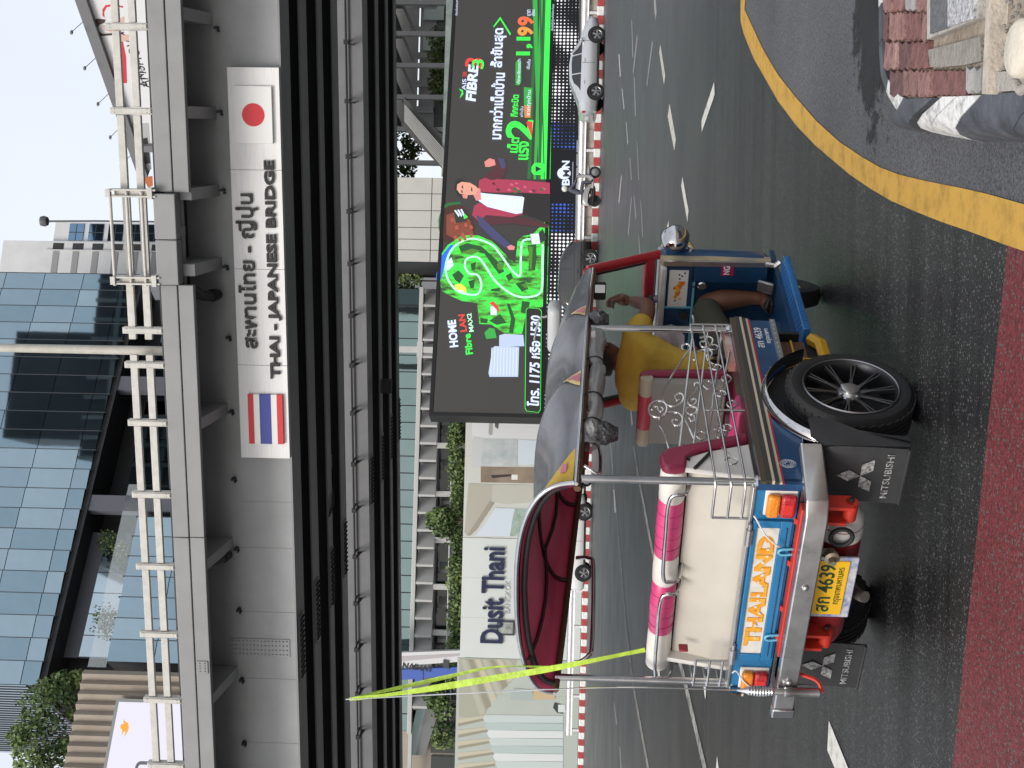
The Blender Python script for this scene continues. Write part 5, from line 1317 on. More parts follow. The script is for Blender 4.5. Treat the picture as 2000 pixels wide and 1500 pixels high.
scooter('scooter', 'black scooter glimpsed beside the white car under the canopy', Matrix.Translation((-(962 - 750) / 2386 * 57.5, 57.5, 0)) @ Matrix.Rotation(math.radians(15), 4, 'Z'), M_trim)
# ================================================================ the three-wheeler
T = Frame((-.50694, 5.49506), 55.32)
tk = thing('auto_rickshaw', 'blue three-wheeled auto rickshaw with chrome posts and grey canopy', 'auto rickshaw', T.M)
SP = lambda x, y, yt: (lambda q_: (q_[0], yt, q_[1]))(T.px(x, y, yt))
RP = lambda x, y, xt: (lambda q_: (xt, q_[0], q_[1]))(T.sx(x, y, xt))
M_chr = mat('chrome', (.55, .55, .56), .10, 1.0, var=.2, vs=7, rvar=.06)
M_alu = mat('brushed_aluminium', (.50, .50, .50), .3, .95, var=.14, vs=9, rvar=.1)
M_blue = mat('navy_body_paint', (.010, .050, .135), .28, coat=.5, var=.15, vs=5)
M_blue2 = mat('bright_blue_paint', (.018, .165, .36), .32, coat=.4, var=.12, vs=6)
M_cabblue = mat('cab_blue_paint', (.007, .040, .10), .4, var=.2, vs=5)
M_redp = mat('red_chassis_paint', (.50, .035, .02), .4, var=.15, vs=8)
M_drk = mat('underbody_black', (.012, .012, .013), .7, var=.3, vs=10)
M_maroon = mat('maroon_vinyl', (.25, .026, .065), .35, var=.12, vs=5, bump=.25, bs=9)
M_pink = mat('pink_vinyl', (.60, .065, .20), .32, var=.08, vs=6, bump=.15, bs=14)
M_cream = mat('cream_vinyl', (.66, .64, .60), .4, var=.07, vs=6, bump=.12, bs=12)
M_beige = mat('beige_board', (.50, .47, .41), .5, var=.06, vs=3, bump=.12, bs=4)
M_rub = mat('black_rubber', (.018, .018, .02), .6, bump=.1, bs=40)
M_bronze = mat('bronze_trim', (.13, .105, .08), .35, .6)
WY = .585
# --- body: side skirts with wheel arches
arcp = arc(-.02, .255, .345, 180 - 42, 42, 14)
side_poly = [(.60, .495), (.60, .69), (-.575, .69), (-.575, .535), (-.40, .505)] + arcp + [(.27, .495)]
for sgn in (-1, 1):
    nm = B().prism(side_poly, sgn * WY, sgn * (WY - .03), 'xz').build('side_panel', M_blue, tk, bevel=.004)
    # belt mouldings, outermost last
    for k, (z0, z1, o_, m) in enumerate(((.650, .692, .012, M_bronze), (.640, .650, .017, mat('cream_line', (.50, .44, .34), .4)), (.622, .640, .012, mat('dark_moulding', (.045, .042, .04), .4)), (.655, .672, .018, mat('dark_moulding', (.045, .042, .04), .4)), (.611, .622, .009, mat('cream_line', (.50, .44, .34), .4)), (.602, .609, .004, mat('red_line', (.48, .02, .03), .4)))):
        B().bx(-.59, .60, sgn * (WY + .0005), sgn * (WY + o_), z0, z1).build('belt_moulding', m, tk)
    # aluminium edging along the skirt
    B().bx(.25, .60, sgn * (WY + .0005), sgn * (WY + .008), .488, .512).build('skirt_edging', M_alu, tk)
    # polished wheel-arch lip
    lip = arc(-.02, .255, .35, 150, 25, 20)
    lip = [(-.40, .502), (-.345, .47)] + lip if False else lip
    B().grid([[(-.02 + (x + .02) * k, sgn * y, .255 + (z - .255) * k) for k, y in ((1.0, WY - .03), (.99, WY + .02), (1.0, WY + .045), (1.035, WY + .03), (1.05, WY + .004))] for x, z in lip]).build('arch_lip', M_chr, tk, smooth=60)
    B().prism([(-.375, .505), (-.58, .535), (-.585, .515), (-.40, .484)], sgn * (WY + .001), sgn * (WY + .01), 'xz').build('edge_strip', M_alu, tk)
    rv = B()
    for i in range(9): rv.ball((.29 + i * .037, sgn * (WY + .009), .5), .005, 6, 3)
    for x, z in arc(-.02, .255, .357, 150, 25, 11): rv.ball((x, sgn * (WY + .03), z), .0055, 6, 3)
    for i in range(5): rv.ball((-.38 - i * .045, sgn * (WY + .011), .50 + i * .006), .005, 6, 3)
    rv.build('rivets', M_alu, tk, kind='stuff')
    # inner wheel housing
    B().prism(arc(-.02, .255, .345, 0, 180, 16), sgn * (WY - .031), sgn * .36, 'xz').build('wheel_housing', M_drk, tk)
crest = mat('crest_silver', (.42, .47, .52), .4)
def loc2(z, x): return (x, z)
rg = B()
cx_, cz_ = -.465, .585
for r_ in (.022, .028): rg.tube([(cx_ + r_ * math.cos(a) * .9, -WY - .004, cz_ - .012 + r_ * math.sin(a) * 1.1) for a in [2 * PI * i / 20 for i in range(20)]], .0014, 4, True)
for i in range(9):
    a = i * 2 * PI / 9; rg.tube([(cx_ + .008 * math.cos(a), -WY - .004, cz_ - .012 + .01 * math.sin(a)), (cx_ + .02 * math.cos(a + .5), -WY - .004, cz_ - .012 + .024 * math.sin(a + .5))], .0016, 4)
rg.tube([(cx_, -WY - .004, cz_ + .018), (cx_, -WY - .004, cz_ + .04)], .002, 4)
rg.build('crest', crest, tk)
c1 = SP(1480, 657, -WY - .001); c2 = SP(1497, 658, -WY - .001)
text('lettering', 'สก 4639', mat('print_white', (.62, .66, .70), .5), tk, (c1[0] - .01, -WY - .0015, .575), w=.165, h=.034, ext=.001, off=.01)
text('lettering', 'กรุงเทพฯ', mat('print_white', (.62, .66, .70), .5), tk, (c1[0] + .005, -WY - .0015, .532), w=.12, h=.024, ext=.001, off=.005)
# floor and deck
B().bx(-.57, .62, -.55, .55, .48, .50).build('deck_floor', M_drk, tk)
for sgn in (-1, 1): B().bx(-.57, .60, sgn * .45, sgn * .553, .672, .69).build('side_deck', M_bronze, tk)
# --- rear panel
XR = -.575
B().bx(XR, XR + .03, -.555, .555, .535, .705).build('rear_panel', M_blue2, tk, bevel=.004)
tg = sub('tail_board', tk)
y0, y1, z0, z1 = -.40, .375, .548, .70
for a in ((y0, y1, z1 - .018, z1), (y0, y1, z0, z0 + .045), (y0, y0 + .035, z0 + .045, z1 - .018), (y1 - .035, y1, z0 + .045, z1 - .018)):
    B().bx(XR - .016, XR - .001, a[0], a[1], a[2], a[3]).build('board_frame', M_blue2, tg, bevel=.003)
B().bx(XR - .008, XR - .001, y0 + .036, y1 - .036, z0 + .046, z1 - .019).build('name_plate', mat('plate_cream', (.62, .60, .55), .45, var=.1, vs=20), tg)
B().tube([(XR - .02, y0 + .03, z0 + .02), (XR - .02, y1 - .03, z0 + .02)], .0025, 5).build('rib', M_blue, tg)
text('name_outline', 'THAILAND', mat('gold_edge', (.62, .30, .02), .4), tg, (XR - .0085, (y0 + y1) / 2, .638), w=.615, h=.068, ext=.001, off=.05, face=REAR)
om = mat('letter_orange', (.72, .25, .01), .4, col2=(.78, .42, .05), vs=30)
text('name_letters', 'THAILAND', om, tg, (XR - .0098, (y0 + y1) / 2, .638), w=.60, h=.06, ext=.002, off=.035, face=REAR)
dr = B()
for i in range(16):
    y = -.29 + i * .036; dr.box((XR - .013, y + random.uniform(-.008, .008), .636 + random.uniform(-.012, .012)), (.001, random.uniform(.008, .018), random.uniform(.006, .012)), Matrix.Rotation(random.uniform(-.8, .8), 3, 'X'))
dr.build('worn_patches', mat('plate_cream', (.62, .60, .55), .45), tg, kind='stuff')
for yy in (-.25, .23):
    B().tube(spline([(XR - .02, yy - .014, .535), (XR - .024, yy - .014, .575), (XR - .024, yy, .588), (XR - .024, yy + .014, .575), (XR - .02, yy + .014, .535)], 5), .0055, 8).build('latch_loop', mat('sky_blue_paint', (.12, .42, .60), .35), tk, smooth=60)
for a, b_ in (((-.36), (-.28)), ((.31), (.39))):
    B().tube([(XR - .02, a, .712), (XR - .02, b_, .712)], .014, 10).tube([(XR - .02, a - .03, .712), (XR - .02, a, .712)], .009, 8).build('hinge_barrel', M_alu, tk, smooth=50)
B().bx(XR - .01, XR + .05, -.56, .56, .705, .718).build('top_rail', M_alu, tk, bevel=.003)
B().bx(XR - .012, XR - .001, -.575, .575, .521, .534).build('bottom_rail', M_alu, tk)
for sgn in (-1, 1):
    B().bx(XR - .012, XR + .02, sgn * .552, sgn * .585, .52, .70).build('corner_trim', M_blue, tk)
    B().tube(spline([(XR - .03, sgn * .44, .705), (XR - .04, sgn * .42, .69), (XR - .05, sgn * .36 if sgn < 0 else .47, .655), (XR - .045, sgn * .30 if sgn < 0 else .53, .60), (XR - .03, sgn * .29 if sgn < 0 else .55, .585)], 5), .0035, 6).build('white_cord', mat('cord_white', (.62, .62, .60), .6), tk, smooth=60)
    # tail lamps: amber above red, in a pale housing
    lm = sub('tail_lamp', tk)
    yc = sgn * .49
    B().bx(XR - .012, XR - .001, yc - .062, yc + .062, .545, .668).build('housing', M_cream, lm, bevel=.004)
    B().bx(XR - .045, XR - .012, yc - .053, yc + .053, .612, .662).build('amber_lens', mat('amber_lens', (.75, .24, .01), .2, coat=.5, bump=.4, bs=90), lm, bevel=.012)
    B().bx(XR - .045, XR - .012, yc - .053, yc + .053, .55, .610).build('red_lens', mat('red_lens', (.42, .012, .018), .2, coat=.5, bump=.4, bs=90), lm, bevel=.012)
    B().bx(XR - .047, XR - .044, yc - .02, yc + .03, .565, .598).build('reflector', mat('red_reflector', (.60, .03, .025), .25, coat=.5), lm)
# --- bumper: one polished channel, bent forward at its right end
bp_ = [(-.655, .60), (-.655, -.50), (-.645, -.535), (-.42, -.625)]
b = B(); rows = []
for i, (x, y) in enumerate(bp_):
    pv = Vector(bp_[max(i - 1, 0)]); nx = Vector(bp_[min(i + 1, 3)]); t_ = (nx - pv).normalized(); n_ = Vector((t_.y, -t_.x)) * -1
    rows.append([(x + n_.x * k, y + n_.y * k, z) for k, z in ((.0, .445), (-.0, .53), (-.045, .53), (-.045, .445))])
b.grid(rows, True); b.add(rows[0], [(0, 1, 2, 3)]); b.add(rows[-1], [(3, 2, 1, 0)])
bu = b.build('bumper', M_alu, tk, bevel=.006)
for y in (-.16, .38): B().lathe([(.014, 0), (.012, .01), (.005, .014), (0, .014)], 10, Matrix.Translation((-.700, y, .487)) @ Matrix.Rotation(-PI / 2, 4, 'Y')).build('bolt', M_alu, bu)
B().bx(-.71, -.665, .548, .60, .44, .536).build('end_cap', M_chr, bu, bevel=.006)
B().bx(-.64, -.59, -.50, .30, .492, .535).build('cross_member', M_redp, tk, bevel=.004)
for y in (-.42, -.2, .05, .22): B().prism([(-.655, .50), (-.59, .50), (-.59, .545)], y, y + .025, 'xz').build('bracket', M_redp, tk)
B().bx(-.60, -.40, -.52, .52, .455, .485).build('rear_frame', M_drk, tk)
# shackles under the bumper
for y in (-.455, .235):
    B().bx(-.62, -.54, y - .045, y - .03, .33, .445).bx(-.62, -.54, y + .03, y + .045, .35, .445).lathe([(.028, -.045), (.028, .045)], 12, Matrix.Translation((-.575, y, .335)) @ Matrix.Rotation(PI / 2, 4, 'X')).build('spring_shackle', M_redp, tk, bevel=.004)
    B().tube([(-.575, y - .06, .335), (-.575, y + .06, .335)], .01, 8).build('shackle_bolt', M_drk, tk)
# gas cylinder lying across, hose loop and valve
B().lathe([(0, -.54), (.05, -.53), (.085, -.50), (.095, -.46), (.095, .12), (.08, .17), (.04, .19), (0, .19)], 24, Matrix.Translation((-.47, .14, .335)) @ Matrix.Rotation(-PI / 2, 4, 'X')).build('gas_cylinder', mat('cylinder_red', (.20, .012, .014), .35, coat=.3), tk, smooth=50)
B().lathe([(.0965, .40), (.0965, .452), (.087, .498), (.06, .53)], 24, Matrix.Translation((-.47, .14, .335)) @ Matrix.Rotation(PI / 2, 4, 'X'), False, False).build('cylinder_band', mat('cylinder_white', (.55, .55, .54), .45), tk, smooth=50)
rc = RP(1643, 1048, -.58)
B().tube([(-.585, rc[1] + .042 * math.cos(a), rc[2] + .042 * math.sin(a)) for a in [2 * PI * i / 24 for i in range(24)]], .0095, 8, True).build('hose_ring', M_rub, tk, smooth=60)
vc = RP(1623, 1083, -.60)
B().lathe([(.022, 0), (.022, .02), (.03, .025), (.03, .04), (.016, .045), (.012, .07), (0, .07)], 14, Matrix.Translation((-.585, vc[1], vc[2])) @ Matrix.Rotation(-PI / 2, 4, 'Y')).bx(-.60, -.58, vc[1] - .015, vc[1] + .015, vc[2] - .01, vc[2] + .045).build('valve', mat('brass', (.42, .36, .26), .35, .8), tk, smooth=40)
# number plate
pa = RP(1592, 1158, -.615)
npz, npy = .372, -.085
pt = sub('number_plate', tk)
B().bx(-.618, -.606, npy - .16, npy + .165, npz - .10, npz + .075).build('backing', mat('floral_backing', (.56, .56, .57), .5, col2=(.12, .16, .34), vs=22), pt, bevel=.004)
B().bx(-.624, -.6185, npy - .145, npy + .145, npz - .065, npz + .068).build('plate', mat('plate_yellow', (.72, .42, .015), .4), pt, bevel=.006)
ink = mat('plate_ink', (.012, .05, .02), .5)
text('plate_letters', 'สก 4639', ink, pt, (-.6245, npy, npz + .018), w=.255, h=.062, ext=.001, off=.016, face=REAR)
text('plate_letters', 'กรุงเทพมหานคร', ink, pt, (-.6245, npy - .015, npz - .040), w=.20, h=.030, ext=.001, off=.006, face=REAR)
B().tube(spline([(-.30, .04, .30), (-.45, .02, .26), (-.56, -.0, .235), (-.60, -.02, .215)], 4), .024, 12).build('exhaust_pipe', mat('exhaust_steel', (.34, .31, .28), .4, .9, var=.2, vs=20), tk, smooth=60)
B().lathe([(.05, -.5), (.05, .5)], 12, Matrix.Translation((-.02, 0, .255)) @ Matrix.Rotation(PI / 2, 4, 'X')).ball((-.02, .05, .255), (.12, .11, .12)).build('rear_axle', M_drk, tk, smooth=50)
# --- wheels
def rear_wheel(sgn):
    w = sub('wheel', tk, (-.02, sgn * .575, .262), (sgn * PI / 2, 0, 0))
    R, h = .262, .085
    prof = [(.190, -h + .012), (.215, -h), (.240, -h + .003), (.257, -h + .02), (R, -h + .035)]
    for g in (-.025, 0, .025): prof += [(R, g - .006), (R - .006, g - .004), (R - .006, g + .004), (R, g + .006)]
    prof += [(R, h - .035), (.257, h - .02), (.240, h - .003), (.215, h), (.190, h - .012)]
    B().lathe(prof, 64, None, True).build('tyre', M_tyre, w, smooth=35)
    bl = B()
    for k in range(44):
        a = 2 * PI * k / 44
        for zz in (-1, 1):
            Mx = Matrix.Rotation(a, 4, 'Z') @ Matrix.Translation((R - .001, 0, zz * (h - .037))) @ Matrix.Rotation(.4 * zz, 4, 'X')
            bl.box(Mx @ Vector((0, 0, 0)), (.006, .026, .032), Mx.to_3x3())
    bl.build('tread_blocks', M_tyre, w, kind='stuff')
    B().lathe([(.192, -h + .01), (.197, h - .008), (.190, h - .002), (.183, h - .012), (.180, h - .05), (.170, -.02), (.10, -.035), (0, -.035)], 48).build('rim', mat('rim_gunmetal', (.035, .036, .04), .35, .6), w, smooth=40)
    B().lathe([(.189, h - .004), (.194, h + .001), (.197, h - .004)], 48, None, False, False).build('rim_lip', mat('rim_polish', (.30, .30, .31), .3, .9), w, smooth=40)
    spm = mat('spoke_grey', (.12, .122, .128), .3, .85)
    first = None
    for k in range(10):
        if first is None:
            first = B().prism([(.030, -.013), (.09, -.006), (.186, -.014), (.188, -.006), (.10, -.001), (.10, .001), (.188, .006), (.186, .014), (.09, .006), (.030, .013)], h - .034, h - .016, 'xy').build('spoke', spm, w, bevel=.002)
            for v_ in first.data.vertices:
                rr_ = math.hypot(v_.co.x, v_.co.y); v_.co.z -= .028 * (1 - min(1, rr_ / .18)) ** 1.2
        else: dup(first, w, (0, 0, 0), (0, 0, k * 2 * PI / 10))
    B().lathe([(.052, h - .065), (.052, h - .04), (.040, h - .03), (.036, h - .015), (.028, h - .012), (0, h - .012)], 24).build('hub_cap', mat('hub_steel', (.42, .42, .43), .3, .9), w, smooth=40)
    bn = B()
    for k in range(4):
        a = PI / 4 + k * PI / 2; bn.lathe([(.009, 0), (.009, .022), (.005, .026)], 6, Matrix.Translation((.045 * math.cos(a), .045 * math.sin(a), h - .05)))
    bn.build('wheel_nuts', mat('hub_steel', (.42, .42, .43), .3, .9), w, kind='stuff')
    return w
rear_wheel(-1).rotation_euler = (PI / 2, .25, 0); rear_wheel(1).rotation_euler = (-PI / 2, 0, 0)
fwl = sub('wheel', tk, (1.85, 0, .24), (PI / 2, 0, .35))
B().lathe([(.13, -.05), (.19, -.06), (.23, -.045), (.24, 0), (.23, .045), (.19, .06), (.13, .05)], 40, None, True).build('tyre', M_tyre, fwl, smooth=50)
B().lathe([(.13, -.04), (.13, .04), (.09, .05), (0, .05)], 24).build('rim', mat('rim_lime', (.42, .52, .04), .4), fwl, smooth=40)
# --- mud flaps with the three-diamond emblem
M_flap = mat('flap_rubber', (.028, .029, .031), .55, var=.12, vs=10, bump=.08, bs=30)
M_emb = paint('emblem_silver', (.46, .46, .46), .42, 60, .25)
def flap(sgn):
    f_ = sub('mud_flap', tk)
    yc = sgn * .535; hw = .135; xf = -.45
    rows = []
    for z, xx, k in ((.47, xf + .06, .55), (.44, xf + .02, .8), (.40, xf, 1), (.25, xf - .005, 1), (.115, xf - .015, 1)):
        rows.append([(xx, yc - hw * (k if sgn < 0 else 1) * 1.0, z), (xx - .004, yc, z), (xx, yc + hw * (k if sgn > 0 else 1), z)])
    g = B().grid(rows); g.grid([[(a + .008, b_, c) for a, b_, c in r] for r in rows]); g.build('sheet', M_flap, f_, smooth=40)
    # outer wing wrapping along the wheel
    wr = []
    for z, o_ in ((.485, 0), (.44, 0), (.38, -.01), (.30, -.04), (.20, -.06), (.115, -.075)):
        wr.append([(xf + .055 if z > .46 else xf - .002, yc + sgn * hw * .98, z), (xf + .09 + o_ * .6, yc + sgn * (hw + .012), z), (xf + .15 + o_ * 1.9, yc + sgn * (hw + .016), z)])
    B().grid(wr).grid([[(a, b_ + sgn * .006, c) for a, b_, c in r] for r in wr]).build('side_wing', M_flap, f_, smooth=50)
    B().tube([(xf - .02, yc - hw, .12), (xf - .02, yc + hw, .12)], .006, 6).build('bottom_bead', M_flap, f_)
    cz, r_ = .288, .046
    for a in (90, 210, 330):
        d = Vector((math.cos(math.radians(a)), math.sin(math.radians(a)))); n = Vector((-d.y, d.x))
        P4 = [Vector((0, 0)), d * r_ + n * r_ * .577, d * 2 * r_, d * r_ - n * r_ * .577]
        B().prism([(yc - q_.x, cz + q_.y) for q_ in P4], xf - .0115, xf - .0135, 'yz').build('emblem_diamond', M_emb, f_)
    text('flap_lettering', 'MITSUBISHI', M_emb, f_, (xf - .0155, yc, .185), w=.215, h=.028, ext=.001, off=.012, face=REAR)
flap(-1); flap(1)
# --- posts
for x, y, zt_ in ((-.55, -.56, 1.395), (-.55, .56, 1.46), (.55, -.56, 1.36)):
    B().tube([(x, y, .69), (x, y, zt_)], .0155, 14).build('post', M_chr, tk, smooth=60)
    B().lathe([(.03, .69), (.03, .70), (.018, .712)], 14, Matrix.Translation((x, y, 0))).build('post_flange', M_chr, tk, smooth=40)
# --- canopy
def roof_at(x):
    k = [(-.62, .585, 1.40, 1.622), (-.3, .59, 1.385, 1.60), (.1, .595, 1.37, 1.575), (.6, .59, 1.35, 1.54), (.9, .555, 1.335, 1.51), (1.15, .50, 1.32, 1.455), (1.27, .47, 1.315, 1.40)]
    for i in range(len(k) - 1):
        if x <= k[i + 1][0]:
            f = max(0, (x - k[i][0]) / (k[i + 1][0] - k[i][0])); return [k[i][j] + (k[i + 1][j] - k[i][j]) * f for j in (1, 2, 3)]
    return list(k[-1][1:])
BOWS = (-.62, .07, .62, 1.27)
def sag(x):
    for a, b_ in zip(BOWS[:-1], BOWS[1:]):
        if a <= x <= b_: return math.sin(PI * (x - a) / (b_ - a)) ** .7
    return 0
def roof_pt(x, t, off=0.0):
    w_, e, c = roof_at(x); s_ = sag(x) * (1 if x < .62 else .35)
    ang = PI * (1 - t); ca, sa = math.cos(ang), math.sin(ang)
    tl = max(0, ca) * max(0, .068 - .035 * (x + .62)); e += tl
    y = w_ * math.copysign(abs(ca) ** .72, ca); z = e + (c - e) * max(0, sa) ** .80
    k = (.06 * s_) * (abs(ca) ** .8 * .9 + .28) * max(0, sa) ** .35
    nrm = Vector((0, ca * .8, sa)).normalized()
    p_ = Vector((x, y, z)) - nrm * (k - off)
    return p_
M_can = mat('canopy_vinyl', (.085, .09, .10), .27, col2=(.125, .13, .145), vs=5, bump=.12, bs=160, coat=.3)
NX, NT = 64, 40
xs_ = [-.62 + (1.27 + .62) * i / NX for i in range(NX + 1)]
B().grid([[roof_pt(x, j / NT) for j in range(NT + 1)] for x in xs_]).build('canopy', M_can, tk, smooth=70)
B().grid([[roof_pt(x, j / NT, -.012) for j in range(NT + 1)] for x in xs_]).build('headliner', mat('headliner_vinyl', (.72, .10, .21), .3, var=.12, vs=4, bump=.3, bs=7), tk, smooth=70)
for x in (-.615,):
    B().tube([roof_pt(x, j / 40, .004) for j in range(41)], .010, 8).build('rear_bow', M_chr, tk, smooth=60)
    B().tube([roof_pt(x + .03, j / 40, -.022) for j in range(41)], .013, 8).build('rear_gasket', M_rub, tk, smooth=60)
for x in (.07, .62):
    B().tube([roof_pt(x, j / 30, -.024) for j in range(31)], .010, 8).build('roof_bow', mat('bow_dark', (.06, .03, .035), .4, .5), tk, smooth=60)
for y in (.2,): B().tube([roof_pt(x, .5 + y, -.022) for x in xs_[::4]], .008, 6).build('roof_batten', mat('bow_dark', (.06, .03, .035), .4, .5), tk, smooth=60)
for t_, sgn in ((0, -1), (1, 1)):
    B().tube([roof_pt(x, t_) + Vector((0, sgn * .004, -.006)) for x in xs_[::3]], .009, 8).build('edge_rail', M_chr, tk, smooth=60)
    B().tube([roof_pt(x, t_) + Vector((0, -sgn * .02, -.012)) for x in xs_[::3]], .014, 8).build('edge_batten', mat('edge_brown', (.10, .06, .03), .5), tk, smooth=60)
# front visor edge of the canopy
B().grid([[roof_pt(1.27, j / 24), roof_pt(1.27, j / 24) + Vector((.004, 0, -.03))] for j in range(25)]).build('front_edge', M_can, tk)
# little pennants sewn to the canopy edge
def pennant(xc, hw, hh, m1, m2, label):
    f_ = sub('pennant', tk); f_['label'] = label
    for k, (kk, m, o_) in enumerate(((1, m1, .006), (.62, m2, .009))):
        rows = []
        for i in range(7):
            f = i / 6; w_ = hw * kk * (1 - f)
            tt = 1 - (.004 + hh * kk * f)
            rows.append([roof_pt(xc + w_ * s_, tt if False else (.004 + hh * kk * f + .01 * (1 - kk)), o_) for s_ in (-1, -.5, 0, .5, 1)])
        B().grid(rows).build('cloth', m, f_, smooth=60)
M_pn = mat('pennant_pink', (.55, .20, .27), .6, var=.15, vs=30); M_pc = mat('pennant_cream', (.62, .50, .26), .6)
# right edge is t=0 (y negative)
def edge_t(y): return y
# flip so that t=0 is the right side
pennant(.66, .055, .10, M_pc, M_pn, 'small cream and pink pennant near the front post')
pennant(.09, .06, .105, M_pc, M_pn, 'small cream and pink pennant at the middle of the canopy')
rows = [[roof_pt(-.60 + .22 * s_ * (1 - f * .95), .004 + .17 * f, .006) for s_ in (0, .25, .5, .75, 1)] for f in [i / 8 for i in range(9)]]
pc = sub('corner_patch', tk); pc['label'] = 'mustard yellow corner patch on the canopy'
B().grid(rows).build('cloth', mat('mustard_cloth', (.52, .34, .05), .55, var=.15, vs=12), pc, smooth=60)
B().grid([[roof_pt(-.50 + .03 * s_, .035 + .03 * f, .010) for s_ in (-1, -.3, .3, 1)] for f in (0, .33, .66, 1)]).build('badge', M_pn, pc, smooth=60)
# roof lamp box and its bracket
lb = RP(1082, 618, .95)
rb_ = sub('roof_sign', tk, (1.05, -.25, 1.45)); rb_['label'] = 'rounded grey roof lamp box'
B().box((0, 0, .05), (.12, .27, .07)).build('box', mat('lamp_box_grey', (.40, .41, .41), .4), rb_, bevel=.03, seg=3)
B().tube(spline([(.0, -.06, .09), (-.02, -.05, .13), (-.1, .02, .15)], 4), .006, 6).build('bracket', M_alu, rb_)
# --- rolled plastic rain curtain under the right canopy edge
M_plas = mat('clear_plastic', (.30, .30, .30), .12, spec=.8, var=.3, vs=9, bump=.35, bs=14, alpha=.72, stretch=(.35, 1, 1))
M_plasd = mat('smoky_plastic', (.035, .036, .04), .14, spec=.9, var=.5, vs=20, bump=1.0, bs=30)
rc_ = sub('rain_curtain', tk)
pts = [roof_pt(.52 - .86 * i / 40, 0) + Vector((0, .035 + .003 * math.sin(i * .7), -.045 - .005 * math.sin(i * .5) - .018 * math.sin(PI * i / 40))) for i in range(41)]
rows = []
for i, p_ in enumerate(pts):
    env = .6 + .4 * min(1, abs(((i % 13) - 6.5)) / 4.0 if False else 1) - (.25 if i in (13, 24, 33) else .1 if i in (12, 14, 23, 25, 32, 34) else 0)
    rows.append([p_ + Vector((0, math.cos(a), math.sin(a) * 1.25)) * env * (.027 + .004 * math.sin(3 * a + i * .18) + .003 * math.sin(7 * a - i * .12) + .003 * math.sin(i * .4)) for a in [2 * PI * j / 20 for j in range(20)]])
B().grid(rows, True).build('roll', M_plas, rc_, smooth=80)
for x in (.25, -.02, -.2):
    p_ = roof_pt(x, 0) + Vector((0, .035, -.05)); B().tube([p_ + Vector((0, .042 * math.cos(a), .042 * math.sin(a))) for a in [2 * PI * i / 14 for i in range(14)]], .004, 5, True).build('tie', M_rub, rc_)
def bundle(c, h, r, name):
    b = B(); rows = []
    for i in range(9):
        f = i / 8; rr_ = r * (.55 + .6 * math.sin(PI * min(1, f * .9 + .08)))
        rows.append([Vector(c) + Vector((rr_ * math.cos(a) * (1 + .18 * math.sin(5 * a + i)), rr_ * math.sin(a) * (1 + .15 * math.cos(4 * a + i * 2)), -h * f)) for a in [2 * PI * j / 18 for j in range(18)]])
    b.grid(rows, True); b.add(rows[-1], [tuple(range(18))])
    return b
c_ = roof_pt(-.27, 0) + Vector((0, .02, -.03)); bundle(c_, .13, .042, 0).build('hanging_bundle', M_plasd, rc_, smooth=50)
bundle(c_ + Vector((0, -.005, 0)), .055, .043, 0).build('bundle_neck', M_plas, rc_, smooth=50)
c_ = roof_pt(.60, 0) + Vector((0, .02, -.01)); bundle(c_, .095, .042, 0).build('hanging_bundle', M_plasd, rc_, smooth=50)
# speaker-like chrome loops under the roof
for x0_ in (-.42, -.05):
    B().tube(spline([(x0_, -.52, 1.36), (x0_ - .02, -.50, 1.31), (x0_ + .02, -.48, 1.295), (x0_ + .18, -.48, 1.30), (x0_ + .2, -.5, 1.36)], 4), .007, 6).build('grab_loop', M_chr, tk, smooth=60)
B().tube(spline([(.15, .50, 1.37), (.13, .48, 1.31), (.05, .47, 1.29), (-.42, .47, 1.30), (-.50, .48, 1.32), (-.52, .52, 1.39)], 5), .010, 8).build('grab_rail', M_chr, tk, smooth=60)
# --- passenger bench
def roll(x, z, r, segs, name, end_m=None):
    g = sub(name, tk)
    for (a, b_, m) in segs:
        n = 14; d = .004
        B().lathe([(r - d, a), (r, a + .006), (r + .002, (a + b_) / 2), (r, b_ - .006), (r - d, b_)], 22, Matrix.Translation((x, 0, z)) @ Matrix.Rotation(-PI / 2, 4, 'X')).build('roll_section', m, g, smooth=40)
    return g
ro = roll(-.415, 1.005, .052, ((-.520, -.36, M_cream), (-.36, -.06, M_pink), (-.06, .09, M_cream), (.09, .38, M_pink), (.38, .60, M_cream)), 'bench_headroll')
ck = mat('pink_seam', (.30, .02, .09), .5)
for y in (-.30, -.24, -.18, -.12, .15, .21, .27, .33):
    B().tube([(-.415 + .0535 * math.cos(a), y, 1.005 + .0535 * math.sin(a)) for a in [2 * PI * i / 20 for i in range(20)]], .0012, 4, True).build('seam', ck, ro)
B().prism([(-.40, .965), (-.365, .965), (-.42, .70), (-.475, .70)], -.49, .56, 'xz').build('bench_back', M_beige, tk, bevel=.006)
B().prism([(-.395, .968), (-.35, .966), (-.365, .945), (-.41, .945)], -.56, .60, 'xz').build('back_trim', M_rub, tk)
B().bx(-.36, .02, -.50, .50, .58, .70).build('bench_seat', M_maroon, tk, bevel=.03, seg=3)
B().prism([(-.335, .72), (-.29, .72), (-.30, .98), (-.345, .98)], -.5, .5, 'xz').build('bench_cushion', M_maroon, tk, bevel=.015)
